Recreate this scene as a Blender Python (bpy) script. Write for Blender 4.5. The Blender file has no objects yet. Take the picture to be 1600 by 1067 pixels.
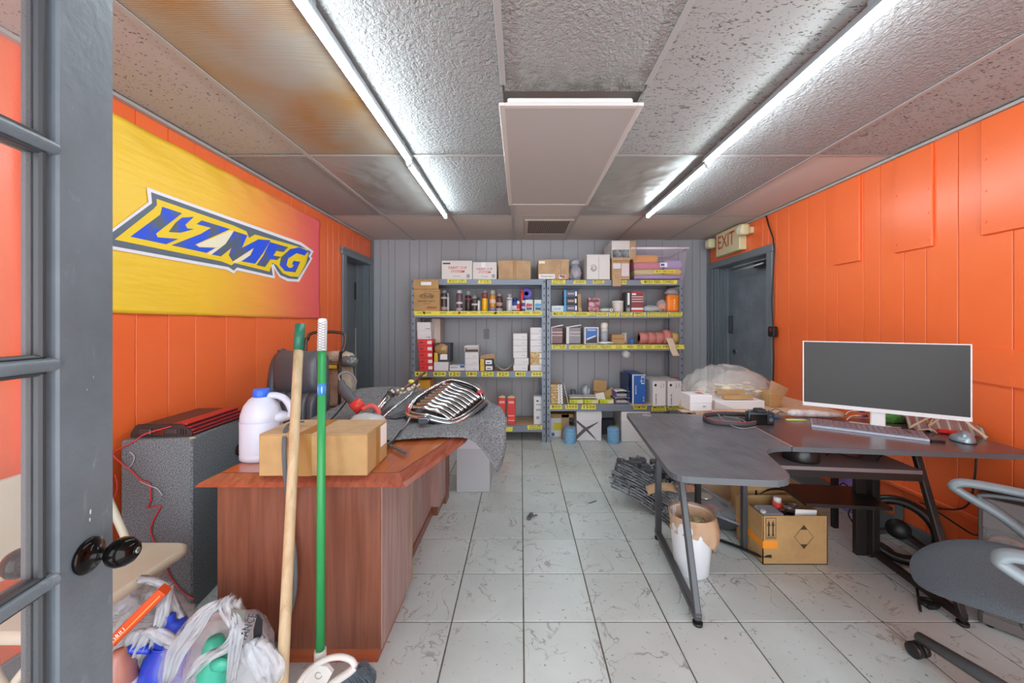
import bpy, bmesh, math, random
from mathutils import Vector, Matrix, noise
from mathutils.geometry import tessellate_polygon
R = math.radians
sc = bpy.context.scene
COL = sc.collection
random.seed(7)

# ---------------------------------------------------------------- camera, world, exposure
CX, CY, F, H = 814.0, 507.0, 578.0, 1.26          # principal point, focal length (px of 1600x1067), eye height
cam = bpy.data.objects.new('camera', bpy.data.cameras.new('camera'))
COL.objects.link(cam); sc.camera = cam
cam.location = (0, 0, H); cam.rotation_euler = (R(90), 0, 0)
cam.data.sensor_width = 36; cam.data.lens = F * 36 / 1600
cam.data.shift_x = -(CX - 800) / 1600; cam.data.shift_y = -(533.5 - CY) / 1600
cam.data.clip_start = 0.02
w = bpy.data.worlds.new('world'); sc.world = w; w.use_nodes = True
w.node_tree.nodes['Background'].inputs[0].default_value = (0.86, 0.94, 1.0, 1)
w.node_tree.nodes['Background'].inputs[1].default_value = 2.0
sc.view_settings.view_transform = 'Standard'; sc.view_settings.look = 'None'
sc.view_settings.gamma = 1; sc.view_settings.use_curve_mapping = False
sc.view_settings.exposure = 1.25
TUBE = 24.0                                        # emission of the ceiling tubes
sc.cycles.max_bounces = 10; sc.cycles.diffuse_bounces = 6; sc.cycles.transparent_max_bounces = 12
sc.cycles.use_denoising = True
try: sc.cycles.denoiser = 'OPENIMAGEDENOISE'
except Exception: pass

XL, XR, YB, ZC, YF = -1.777, 2.236, 4.40, 2.267, -1.0   # room: left, right, back, ceiling, open front

def at(px, py, Y):
    return Vector((Y * (px - CX) / F, Y, H - (py - CY) * Y / F))
def onz(px, py, Z=0.0):
    Y = (H - Z) * F / (py - CY)
    return Vector(((px - CX) * Y / F, Y, Z))
def wl(px, py, X=XL):
    Y = X * F / (px - CX)
    return Vector((X, Y, H - (py - CY) * Y / F))

# ---------------------------------------------------------------- materials
def lin(c):
    if isinstance(c, str):
        c = tuple(int(c[i:i+2], 16) / 255 for i in (0, 2, 4))
        c = tuple(x / 12.92 if x <= .04045 else ((x + .055) / 1.055) ** 2.4 for x in c)
    return (c[0], c[1], c[2], 1)
MATS = {}
class NT:
    def __init__(s, m):
        s.t = m.node_tree; s.n = s.t.nodes; s.b = s.n['Principled BSDF']; s.tc = None
    def new(s, t, **k):
        o = s.n.new(t)
        for a, v in k.items():
            if a.startswith('i_'): o.inputs[a[2:].replace('_', ' ')].default_value = v
            else: setattr(o, a, v)
        return o
    def l(s, a, b): s.t.links.new(a, b)
    def co(s, scale=(1, 1, 1), rnd=False, rot=(0, 0, 0)):
        tc = s.new('ShaderNodeTexCoord'); mp = s.new('ShaderNodeMapping')
        mp.inputs['Scale'].default_value = scale; mp.inputs['Rotation'].default_value = rot
        s.l(tc.outputs['Object'], mp.inputs['Vector'])
        if rnd:
            oi = s.new('ShaderNodeObjectInfo'); m = s.new('ShaderNodeMath', operation='MULTIPLY'); m.inputs[1].default_value = 37.0
            s.l(oi.outputs['Random'], m.inputs[0]); s.l(m.outputs[0], mp.inputs['Location'])
        return mp.outputs[0]
    def noise(s, vec, scale, detail=3, rough=.5, dist=0):
        n = s.new('ShaderNodeTexNoise'); n.inputs['Scale'].default_value = scale; n.inputs['Detail'].default_value = detail
        n.inputs['Roughness'].default_value = rough; n.inputs['Distortion'].default_value = dist
        s.l(vec, n.inputs['Vector']); return n.outputs['Fac']
    def ramp(s, fac, stops):
        r = s.new('ShaderNodeValToRGB'); e = r.color_ramp.elements
        while len(e) < len(stops): e.new(0.5)
        for i, (p, c) in enumerate(stops):
            e[i].position = p; e[i].color = lin(c) if not isinstance(c, (int, float)) else (c, c, c, 1)
        s.l(fac, r.inputs[0]); return r.outputs[0]
    def mix(s, fac, a, b):
        m = s.new('ShaderNodeMix', data_type='RGBA')
        for v, i in ((fac, 0), (a, 6), (b, 7)):
            if isinstance(v, (int, float)): m.inputs[i].default_value = v
            elif isinstance(v, (str, tuple)): m.inputs[i].default_value = lin(v)
            else: s.l(v, m.inputs[i])
        return m.outputs[2]
    def bump(s, h, strength=.3, dist=.005):
        b = s.new('ShaderNodeBump'); b.inputs['Strength'].default_value = strength; b.inputs['Distance'].default_value = dist
        s.l(h, b.inputs['Height']); s.l(b.outputs[0], s.b.inputs['Normal'])
def mat(name, col='808080', rough=.5, metal=0., fn=None, emit=0, alpha=None, spec=None, coat=0, trans=0, ior=None):
    if name in MATS: return MATS[name]
    m = bpy.data.materials.new(name); m.use_nodes = True; MATS[name] = m
    n = NT(m); b = n.b
    b.inputs['Base Color'].default_value = lin(col); b.inputs['Roughness'].default_value = rough; b.inputs['Metallic'].default_value = metal
    if emit: b.inputs['Emission Color'].default_value = lin(col); b.inputs['Emission Strength'].default_value = emit
    if alpha is not None: b.inputs['Alpha'].default_value = alpha
    if spec is not None: b.inputs['Specular IOR Level'].default_value = spec
    if coat: b.inputs['Coat Weight'].default_value = coat; b.inputs['Coat Roughness'].default_value = .1
    if trans: b.inputs['Transmission Weight'].default_value = trans
    if ior: b.inputs['IOR'].default_value = ior
    if fn: fn(n)
    return m
def f_speck(scale=200, a='000000', b='ffffff', lo=.4, hi=.6, bump=.3, bd=.003):
    def f(n):
        v = n.co(); x = n.noise(v, scale, 2)
        n.l(n.ramp(x, [(lo, a), (hi, b)]), n.b.inputs['Base Color']); n.bump(x, bump, bd)
    return f
def f_blotch(a, b, scale=6, lo=.35, hi=.65, bump=0, bs=60, bd=.002):
    def f(n):
        v = n.co(rnd=True); x = n.noise(v, scale, 5, .6)
        n.l(n.ramp(x, [(lo, a), (hi, b)]), n.b.inputs['Base Color'])
        if bump: n.bump(n.noise(v, bs, 3), bump, bd)
    return f
def f_bump(scale, st=.3, bd=.003, detail=3):
    def f(n): n.bump(n.noise(n.co(), scale, detail), st, bd)
    return f
def f_wood(a, b, axis=2, scale=1.0, c=None):
    def f(n):
        s = [26 * scale] * 3; s[axis] = 1.3 * scale
        v = n.co(tuple(s)); x = n.noise(v, 1.6, 6, .6, .6)
        st = [(.3, a), (.62, b)]
        n.l(n.ramp(x, st), n.b.inputs['Base Color']); n.bump(x, .06, .001)
    return f

# ---------------------------------------------------------------- mesh builder
class MB:
    def __init__(s): s.v = []; s.f = []; s.m = []; s.sm = []
    def add(s, vs, fs, mi=0, M=None, smooth=False):
        o = len(s.v)
        s.v += [(M @ Vector(v)) if M else Vector(v) for v in vs]
        for f in fs: s.f.append([i + o for i in f]); s.m.append(mi); s.sm.append(smooth)
        return s
    def bm(s, b, mi=0, M=None, smooth=False):
        b.verts.index_update(); s.add([v.co.copy() for v in b.verts], [[v.index for v in f.verts] for f in b.faces], mi, M, smooth); b.free(); return s
    def box(s, x0, x1, y0, y1, z0, z1, mi=0, M=None, bev=0, seg=1):
        x0, x1 = min(x0, x1), max(x0, x1); y0, y1 = min(y0, y1), max(y0, y1); z0, z1 = min(z0, z1), max(z0, z1)
        vs = [(x, y, z) for z in (z0, z1) for y in (y0, y1) for x in (x0, x1)]
        fs = [(0, 2, 3, 1), (4, 5, 7, 6), (0, 1, 5, 4), (2, 6, 7, 3), (0, 4, 6, 2), (1, 3, 7, 5)]
        if not bev: return s.add(vs, fs, mi, M)
        b = bmesh.new(); vv = [b.verts.new(v) for v in vs]
        for f in fs: b.faces.new([vv[i] for i in f])
        bmesh.ops.bevel(b, geom=list(b.edges), offset=min(bev, (x1-x0)*.45, (y1-y0)*.45, (z1-z0)*.45), segments=seg, affect='EDGES', profile=.6)
        return s.bm(b, mi, M, seg > 1)
    def bar(s, a, b, wx, wy, mi=0, up=(0, 0, 1), bev=0):
        a, b = Vector(a), Vector(b); d = b - a; L = d.length; d.normalize()
        u = Vector(up); 
        if abs(u.dot(d)) > .98: u = Vector((0, 1, 0))
        x = u.cross(d).normalized(); y = d.cross(x)
        M = Matrix((x, y, d)).transposed().to_4x4(); M.translation = a
        return s.box(-wx/2, wx/2, -wy/2, wy/2, 0, L, mi, M, bev)
    def tube(s, pts, r, n=8, mi=0, closed=False, cap=True, flat=1.0, up=(0, 0, 1), smooth=True):
        pts = [Vector(p) for p in pts]; k = len(pts); rs = r if isinstance(r, (list, tuple)) else [r] * k
        vs = []; px = None
        for i, p in enumerate(pts):
            if closed: t = pts[(i+1) % k] - pts[i-1]
            else: t = pts[min(i+1, k-1)] - pts[max(i-1, 0)]
            t.normalize()
            if px is None:
                u = Vector(up)
                if abs(u.dot(t)) > .95: u = Vector((0, 1, 0)) if abs(t.y) < .9 else Vector((1, 0, 0))
                x = u.cross(t).normalized()
            else:
                x = (px - t * px.dot(t)).normalized()
            px = x; y = t.cross(x)
            for j in range(n):
                a = 2 * math.pi * j / n
                vs.append(p + x * math.cos(a) * rs[i] + y * math.sin(a) * rs[i] * flat)
        fs = []
        for i in range(k if closed else k - 1):
            for j in range(n):
                q = ((i+1) % k) * n
                fs.append((i*n+j, i*n+(j+1) % n, q+(j+1) % n, q+j))
        s.add(vs, fs, mi, None, smooth)
        if cap and not closed:
            o = len(s.v) - len(vs)
            s.f.append([o + j for j in range(n)][::-1]); s.m.append(mi); s.sm.append(False)
            s.f.append([o + (k-1)*n + j for j in range(n)]); s.m.append(mi); s.sm.append(False)
        return s
    def lathe(s, prof, n=20, mi=0, M=None, smooth=True, sx=1, sy=1):
        vs = []; k = len(prof)
        for (r, z) in prof:
            for j in range(n):
                a = 2*math.pi*j/n; vs.append((r*math.cos(a)*sx, r*math.sin(a)*sy, z))
        fs = [(i*n+j, i*n+(j+1) % n, (i+1)*n+(j+1) % n, (i+1)*n+j) for i in range(k-1) for j in range(n)]
        s.add(vs, fs, mi, M, smooth); o = len(s.v) - len(vs)
        if prof[0][0] > 1e-4: s.f.append([o+j for j in range(n)][::-1]); s.m.append(mi); s.sm.append(False)
        if prof[-1][0] > 1e-4: s.f.append([o+(k-1)*n+j for j in range(n)]); s.m.append(mi); s.sm.append(False)
        return s
    def cyl(s, a, b, r, n=16, mi=0, r2=None):
        return s.tube([a, b], [r, r if r2 is None else r2], n, mi, smooth=n > 8)
    def prism(s, poly, fn, th, mi=0):
        """poly: 2D outline; fn maps (u,v)->3D; th: 3D thickness vector"""
        P = [Vector((a, b, 0)) for a, b in poly]; tr = tessellate_polygon([P]); n = len(P); th = Vector(th)
        A = [Vector(fn(a, b)) for a, b in poly]; B = [p + th for p in A]
        fs = [tuple(t) for t in tr] + [tuple(i + n for i in t)[::-1] for t in tr]
        fs += [(i, (i+1) % n, (i+1) % n + n, i + n) for i in range(n)]
        return s.add(A + B, fs, mi)
    def grid(s, fn, nu, nv, mi=0, smooth=True, close_u=False):
        vs = [fn(i/nu, j/nv) for j in range(nv+1) for i in range(nu+1)]
        fs = [(j*(nu+1)+i, j*(nu+1)+i+1, (j+1)*(nu+1)+i+1, (j+1)*(nu+1)+i) for j in range(nv) for i in range(nu)]
        return s.add(vs, fs, mi, None, smooth)
    def blob(s, c, r, sub=3, amp=.2, fr=3, seed=0, mi=0, sz=(1, 1, 1), flat_bottom=None, ridge=False):
        b = bmesh.new(); bmesh.ops.create_icosphere(b, subdivisions=sub, radius=1)
        for v in b.verts:
            d = v.co.normalized(); q = d * fr + Vector((seed*7.3, seed*3.1, seed))
            k = noise.noise(q) if not ridge else (.5 - abs(noise.noise(q))) * 1.4 + .5*noise.noise(q*2.7)
            v.co = d * (1 + amp * k)
            v.co = Vector((v.co.x*r*sz[0], v.co.y*r*sz[1], v.co.z*r*sz[2])) + Vector(c)
            if flat_bottom is not None and v.co.z < flat_bottom: v.co.z = flat_bottom
        return s.bm(b, mi, None, True)
    def text(s, txt, size, M, ext=.0004, mi=0, w=None):
        k = (txt,)
        if k not in TXT:
            c = bpy.data.curves.new('t', 'FONT'); c.body = txt; c.size = 1; c.align_x = 'CENTER'; c.align_y = 'CENTER'; c.resolution_u = 1
            c.offset = .008
            o = bpy.data.objects.new('t', c); me = bpy.data.meshes.new_from_object(o)
            TXT[k] = ([v.co.copy() for v in me.vertices], [list(p.vertices) for p in me.polygons])
            bpy.data.objects.remove(o); bpy.data.meshes.remove(me)
        vs, fs = TXT[k]
        if not vs: return s
        wx = max(v.x for v in vs) - min(v.x for v in vs); kx = (w / wx) if w else size
        vs2 = [Vector((v.x*kx, v.y*size, ext)) for v in vs]
        return s.add(vs2, fs, mi, M)
TXT = {}
def frontM(x, y, z, rz=0, rot=0):
    """text plane facing -Y (towards the camera) at x,y,z"""
    return Matrix.Translation((x, y, z)) @ Matrix.Rotation(rz, 4, 'Z') @ Matrix.Rotation(R(90), 4, 'X') @ Matrix.Rotation(rot, 4, 'Z')
def mk(name, mb, mats, parent=None, off=None, inv=None, solid=0):
    me = bpy.data.meshes.new(name)
    vs = mb.v
    if inv is not None: vs = [inv @ v for v in vs]
    if off is not None: vs = [v - off for v in vs]
    me.from_pydata([tuple(v) for v in vs], [], mb.f)
    mats = mats if isinstance(mats, (list, tuple)) else [mats]
    for m in mats: me.materials.append(m)
    for p, mi, sm in zip(me.polygons, mb.m, mb.sm): p.material_index = mi; p.use_smooth = sm
    me.update()
    b = bmesh.new(); b.from_mesh(me)
    bmesh.ops.recalc_face_normals(b, faces=b.faces); b.to_mesh(me); b.free()
    o = bpy.data.objects.new(name, me); COL.objects.link(o)
    if parent: o.parent = parent
    if solid: md = o.modifiers.new('s', 'SOLIDIFY'); md.thickness = solid
    return o
def tag(o, label=None, cat=None, group=None, kind=None):
    if label: o['label'] = label
    if cat: o['category'] = cat
    if group: o['group'] = group
    if kind: o['kind'] = kind
    return o
def solo(name, mb, mats, label, cat, group=None, kind=None, solid=0):
    lo = [min(v[i] for v in mb.v) for i in range(3)]; hi = [max(v[i] for v in mb.v) for i in range(3)]
    off = Vector(((lo[0]+hi[0])/2, (lo[1]+hi[1])/2, lo[2]))
    o = mk(name, mb, mats, off=off, solid=solid); o.location = off
    return tag(o, label, cat, group, kind)
class T:
    def __init__(s, name, label, cat, loc=(0, 0, 0), rz=0, group=None, kind=None):
        s.e = bpy.data.objects.new(name, None); COL.objects.link(s.e); s.e.empty_display_size = .1
        s.e.location = loc; s.e.rotation_euler = (0, 0, rz); tag(s.e, label, cat, group, kind)
        s.M = Matrix.Translation(loc) @ Matrix.Rotation(rz, 4, 'Z'); s.I = s.M.inverted()
    def p(s, name, mb, mats, world=False, parent=None, label=None, solid=0):
        o = mk(name, mb, mats, parent or s.e, inv=s.I if world else None, solid=solid)
        if label: o['label'] = label
        return o
def dup(root, loc, rz=None, label=None, group=None):
    def cp(o, par):
        c = o.copy(); COL.objects.link(c)
        if par: c.parent = par
        for ch in KIDS.get(o.name, []): cp(ch, c)
        return c
    KIDS = {}
    for o in bpy.data.objects:
        if o.parent: KIDS.setdefault(o.parent.name, []).append(o)
    r = cp(root, None); r.location = loc
    if rz is not None: r.rotation_euler = (0, 0, rz)
    if label: r['label'] = label
    if group: r['group'] = group
    return r

# common materials
def f_orange(n):
    v = n.co(); x = n.noise(v, 2.2, 4)
    n.l(n.ramp(x, [(.3, 'ee6a33'), (.7, 'f2743f')]), n.b.inputs['Base Color']); n.bump(n.noise(v, 90, 3), .12, .003)
ORANGE = mat('orange_gloss_paint', 'f25524', .3, fn=f_orange)
GREYP = mat('grey_wall_paint', 'a3a5aa', .42, fn=f_bump(80, .1, .003))
DARKG = mat('dark_grey_gloss_paint', '6c757b', .34, fn=f_bump(60, .22, .003))
def f_scuff(n):
    v = n.co(); x = n.noise(v, 5, 5, .6); s_ = n.noise(n.co((3, 3, 1.2), rot=(0, .5, 0)), 9, 6, .7, .8)
    base = n.ramp(x, [(.3, '68737a'), (.7, '7b8790')]); n.l(n.mix(n.ramp(s_, [(.60, 0.0), (.72, .55)]), base, '9aa5ad'), n.b.inputs['Base Color']); n.bump(n.noise(v, 45, 3), .3, .004)
DOORG = mat('scuffed_grey_door_paint', '6b747b', .36, fn=f_scuff)
BLACKP = mat('black_plastic', '1b1b1d', .45)
BLACKG = mat('black_gloss', '0c0c0d', .12)
CHROME = mat('chrome', 'd8dadd', .12, 1)
STEEL = mat('brushed_steel', 'a9abad', .32, 1)
WHITEP = mat('white_plastic', 'ecebea', .4)
WHITEC = mat('white_cardboard', 'dedbd8', .6)
CARD = mat('cardboard', 'c39a66', .75, fn=f_blotch('ad895a', 'bc9764', 9))
CARD2 = mat('pale_cardboard', 'c9a476', .75, fn=f_blotch('b59470', 'c6a680', 9))
TAPE = mat('brown_packing_tape', 'a87f45', .25)
YEL = mat('yellow_masking_tape', 'e6dc4e', .55)
INK = mat('black_ink', '2b2a22', .6)
RED = mat('red_print', 'd8262a', .4)
LRED = mat('red_carton', 'e0433c', .45)
SHELFM = mat('blue_grey_shelf_steel', '7e8794', .42, .2)
PARTB = mat('particle_board', 'c8a887', .7, fn=f_blotch('c2a180', 'd2b596', 40))
CLEAR = mat('clear_film', 'ffffff', .12, alpha=.28, fn=f_bump(28, .8, .02))
# ================================================================ SETTING
# ---- floor of stone-look tiles
def f_tile(n):
    v = n.co((1, 1, 1), rnd=True)
    d = n.noise(v, 2.0, 4, .6)
    w1 = n.new('ShaderNodeTexNoise'); w1.inputs['Scale'].default_value = 5.5; w1.inputs['Detail'].default_value = 6; w1.inputs['Distortion'].default_value = .9
    n.l(v, w1.inputs['Vector'])
    ab = n.new('ShaderNodeMath', operation='SUBTRACT'); ab.inputs[1].default_value = .5; n.l(w1.outputs['Fac'], ab.inputs[0])
    ab2 = n.new('ShaderNodeMath', operation='ABSOLUTE'); n.l(ab.outputs[0], ab2.inputs[0])
    vein = n.ramp(ab2.outputs[0], [(.0, 1.0), (.014, 0.0)])
    gate = n.ramp(n.noise(v, 8, 2), [(.44, 0.0), (.56, 1.0)])
    g = n.new('ShaderNodeMath', operation='MULTIPLY'); n.l(vein, g.inputs[0]); n.l(gate, g.inputs[1])
    base = n.ramp(d, [(.3, 'bfc6c3'), (.7, 'd3dad8')])
    sp = n.ramp(n.noise(v, 60, 2), [(.26, 1.0), (.32, 0.0)])
    base2 = n.mix(sp, base, '8d8b85')
    n.l(n.mix(g.outputs[0], base2, '94928e'), n.b.inputs['Base Color'])
TILE = mat('white_stone_tile', 'c8c8c2', .28, fn=f_tile)
GROUT = mat('dark_grout', '6b675e', .85, fn=f_blotch('57534c', '7b776c', 14))
mb = MB().box(XL-.3, XR+.4, YF, YB+.1, -.06, -.003)
floor = tag(mk('floor', mb, GROUT), kind='structure')
ts = .3048; g0 = .011; gy0 = 1.5685 - ts * 9
tiles = {}
for i in range(-6, 8):
    for j in range(0, 19):
        x0, x1 = g0 + i*ts, g0 + (i+1)*ts; y0, y1 = gy0 + j*ts, gy0 + (j+1)*ts
        x0, x1 = max(x0, XL), min(x1, XR); y0, y1 = max(y0, YF), min(y1, YB)
        if x1 - x0 < .03 or y1 - y0 < .03: continue
        k = (round(x1-x0, 3), round(y1-y0, 3))
        if k not in tiles:
            hx, hy = k[0]/2 - .0032, k[1]/2 - .0032
            o = mk('tile', MB().box(-hx, hx, -hy, hy, -.008, 0, bev=.0012), TILE, floor); tiles[k] = o
        else:
            o = tiles[k].copy(); COL.objects.link(o)
        o.parent = floor; o.location = ((x0+x1)/2, (y0+y1)/2, -random.random()*.0006); o.rotation_euler = (0, 0, 0)

# ---- walls of grooved boards
def boards(name, mat_, axis, pos, lo, hi, cuts, z0, z1, skip, back, th=.012):
    """axis 'x': the wall lies in a plane X=pos and runs along Y; skip: (a,b,z) openings"""
    mb = MB()
    def slab(a, b, za, zb):
        if zb == z1: zb = ZC + .13
        if axis == 'x': mb.box(pos, pos + back, a, b, za, zb)
        else: mb.box(a, b, pos, pos + back, za, zb)
    e = lo
    for (a, b, zt) in skip:
        slab(e, a, z0, z1); slab(a, b, zt, z1); e = b
    slab(e, hi, z0, z1)
    wall = tag(mk(name, mb, mat_), kind='structure')
    cs = [lo] + [c for c in cuts if lo + .02 < c < hi - .02] + [hi]; cs.sort()
    sg = -1 if back > 0 else 1
    for a, b in zip(cs, cs[1:]):
        za = z0
        segs = [(a, b, z0)]
        for (sa, sb, zt) in skip:
            new = []
            for (p, q, zz) in segs:
                if q <= sa or p >= sb: new.append((p, q, zz)); continue
                if p < sa: new.append((p, sa, zz))
                if q > sb: new.append((sb, q, zz))
                new.append((max(p, sa), min(q, sb), zt))
            segs = new
        for (p, q, zz) in segs:
            if q - p < .015: continue
            g = .0014
            m = MB(); d0, d1 = (pos, pos + sg*th)
            f0, f1 = (p+g, q-g), (p+g+.0018, q-g-.0018)
            dep = (d0 + sg*.004, d1 - sg*.0018, d1)
            ring = [(f0, dep[0]), (f0, dep[1]), (f1, dep[2])]
            vs = []
            for (ab, d) in ring:
                for (c, z) in ((ab[0], zz), (ab[1], zz), (ab[1], z1), (ab[0], z1)):
                    vs.append((d, c, z) if axis == 'x' else (c, d, z))
            fs = [(r*4+k, r*4+(k+1) % 4, (r+1)*4+(k+1) % 4, (r+1)*4+k) for r in range(2) for k in range(4)] + [(8, 9, 10, 11)]
            m.add(vs, fs); c = Vector(((dep[0], (p+q)/2, zz) if axis == 'x' else ((p+q)/2, dep[0], zz)))
            o = mk('board', m, mat_, wall, off=c); o.location = c
    return wall
def cutlist(seed, lo, hi, extra=()):
    r = random.Random(seed); c = []; x = hi
    pat = [.145, .2, .17, .105, .2, .11, .14, .12, .15, .21]
    i = 0
    while x > lo:
        x -= pat[i % 10] + r.uniform(-.015, .015); c.append(x); i += 1
    return c
yr = [1292.4 / (x - 814) for x in (1214, 1233, 1262, 1290, 1309, 1349, 1375, 1412, 1447, 1497, 1583)]
boards('wall_right', ORANGE, 'x', XR + .012, YF, YB, yr + [3.42, 3.6, 3.75, 3.95, 4.1, 4.25] + cutlist(3, YF, 1.55), 0, ZC, [(3.34, 4.34, 1.935)], .10)
yl = [1027.1 / (814 - x) for x in (212, 263, 305, 353, 400, 440, 520, 529)]
boards('wall_left', ORANGE, 'x', XL - .012, YF, YB, yl + [2.86, 3.05, 3.4, 3.75, 3.9, 4.05, 4.2] + cutlist(5, YF, 1.5), 0, ZC, [(3.72, 4.36, 1.985)], -.10)
bx = [(x - 814) / 578 * 4.4 for x in (594, 607, 617, 640, 655, 667, 690, 717, 744, 760, 776, 800, 815, 834, 860, 880, 903, 929, 951, 970, 990, 1010, 1035, 1060, 1082, 1094)]
boards('wall_back', GREYP, 'y', YB + .012, XL - .05, XR + .1, bx, 0, ZC, [], .1)
# corner trims, ceiling angles, baseboards, right wall rail
GRIDM = mat('ceiling_grid_white', 'aaa6a3', .4)
tag(mk('trim_1', MB().box(XR-.03, XR, YB-.035, YB, 0, ZC, bev=.006), DARKG), kind='structure')
tag(mk('trim_2', MB().box(XL, XL+.03, YB-.03, YB, 0, ZC, bev=.006), DARKG), kind='structure')
tag(mk('trim_3', MB().box(XR-.022, XR, YF, YB-.04, ZC-.02, ZC-.004, bev=.002), GRIDM), kind='structure')
tag(mk('trim_4', MB().box(XL, XL+.03, YF, YB-.04, ZC-.02, ZC-.004, bev=.002), GRIDM), kind='structure')
tag(mk('trim_5', MB().box(XR-.028, XR, YF, 3.2, .295, .325, bev=.008), ORANGE), kind='structure')
tag(mk('trim_6', MB().box(XL, XL+.035, 1.31, 1.352, 0, ZC-.02, bev=.008).box(XL, XL+.02, 1.352, 1.365, 0, ZC-.02, bev=.003), ORANGE), kind='structure')
bb = MB().box(XR-.016, XR, YF, 3.27, 0, .115, bev=.005).box(XR-.03, XR-.016, YF, 3.27, 0, .02, bev=.006)
tag(mk('baseboard_right', bb, DARKG), kind='structure')
tag(mk('baseboard_left', MB().box(XL, XL+.016, YF, 3.62, 0, .1, bev=.005), DARKG), kind='structure')
tag(mk('baseboard_back', MB().box(XL, XR, YB-.016, YB, 0, .1, bev=.005), DARKG), kind='structure')

# ---- suspended ceiling
def f_fiss(n):
    v = n.co((1, 1, 1), rnd=True); b = n.noise(v, 260, 2)
    vo = n.noise(n.co((26, 62, 26), rnd=True, rot=(0, 0, .6)), 1.0, 2, .5, 2.2)
    w = n.ramp(vo, [(.37, 1.0), (.40, 0.0)])
    n.l(n.mix(w, 'a5a3a0', '5f5b57'), n.b.inputs['Base Color']); n.bump(b, .3, .004)
def f_pin(n):
    v = n.co((1, 1, 1), rnd=True); a = n.noise(v, 95, 2, .5, .5)
    w = n.ramp(a, [(.32, 1.0), (.36, 0.0)])
    n.l(n.mix(w, 'b3aaa2', '5f544d'), n.b.inputs['Base Color']); n.bump(n.noise(v, 200, 2), .25, .003)
def f_stucco(n):
    v = n.co((1, 1, 1), rnd=True); a = n.noise(v, 60, 3, .6, .6); n.bump(a, 1.0, .02)
def f_prism(n):
    v = n.co(); wv = n.new('ShaderNodeTexWave'); wv.inputs['Scale'].default_value = 40; wv.bands_direction = 'Y'; n.l(v, wv.inputs['Vector'])
    x = n.noise(v, 2.2, 3); n.l(n.ramp(x, [(.35, '9d7647'), (.62, '9e9a90')]), n.b.inputs['Base Color']); n.bump(wv.outputs['Fac'], .35, .004)
FISS = mat('fissured_ceiling_tile', 'cbc7c4', .9, fn=f_fiss)
PIN = mat('pinhole_ceiling_tile', 'cdc4bd', .9, fn=f_pin)
STUC = mat('stucco_vinyl_ceiling_tile', '9c9b9a', .5, fn=f_stucco)
PRIS = mat('ribbed_prismatic_diffuser', 'b7a797', .28, spec=.8, fn=f_prism)
FOIL = mat('rippled_plastic_sheet', '9a9894', .3, spec=.9, fn=f_bump(4, .6, .04, 2))
PLAIN = mat('plain_ceiling_tile', 'cbc3bd', .8, fn=f_bump(120, .2, .003))
ceil = tag(mk('ceiling', MB().box(XL-.1, XR+.1, YF, YB+.1, ZC+.09, ZC+.13), PLAIN), kind='structure')
xs = [XL, -1.27, -.66, -.075, .53, 1.14, 1.75, XR]; ys = [YF, -.233, .986, 2.205, 3.424, YB]
kinds = {(0, 2): PIN, (1, 2): PRIS, (2, 2): STUC, (3, 2): STUC, (4, 2): FISS, (5, 2): STUC, (6, 2): FISS,
         (0, 3): STUC, (1, 3): FOIL, (2, 3): STUC, (3, 3): PLAIN, (4, 3): FOIL, (5, 3): STUC, (6, 3): PLAIN}
STN = mat('stucco_tile_with_mildew', 'c8c5c0', .5, fn=f_stucco)
def f_mild(n):
    v = n.co(); a = n.noise(n.co(rnd=True), 60, 3, .6, .6); n.bump(a, 1.0, .02)
    sx = n.new('ShaderNodeSeparateXYZ'); n.l(v, sx.inputs[0])
    m1 = n.new('ShaderNodeMapRange'); m1.inputs['From Min'].default_value = .03; m1.inputs['From Max'].default_value = -.03
    n.l(sx.outputs['Y'], m1.inputs['Value'])
    m3 = n.new('ShaderNodeMapRange'); m3.inputs['From Min'].default_value = -.2; m3.inputs['From Max'].default_value = .02
    n.l(sx.outputs['Y'], m3.inputs['Value'])
    mu = n.new('ShaderNodeMath', operation='MULTIPLY'); n.l(m1.outputs[0], mu.inputs[0]); n.l(m3.outputs[0], mu.inputs[1])
    nz = n.ramp(n.noise(v, 14, 4), [(.35, 0.0), (.65, 1.0)])
    m2 = n.new('ShaderNodeMath', operation='MULTIPLY'); n.l(mu.outputs[0], m2.inputs[0]); n.l(nz, m2.inputs[1])
    n.l(n.mix(m2.outputs[0], '9f9d9a', '5a553f'), n.b.inputs['Base Color'])
MILD = mat('stucco_tile_mildewed_edge', 'c8c5c0', .5, fn=f_mild)
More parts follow.
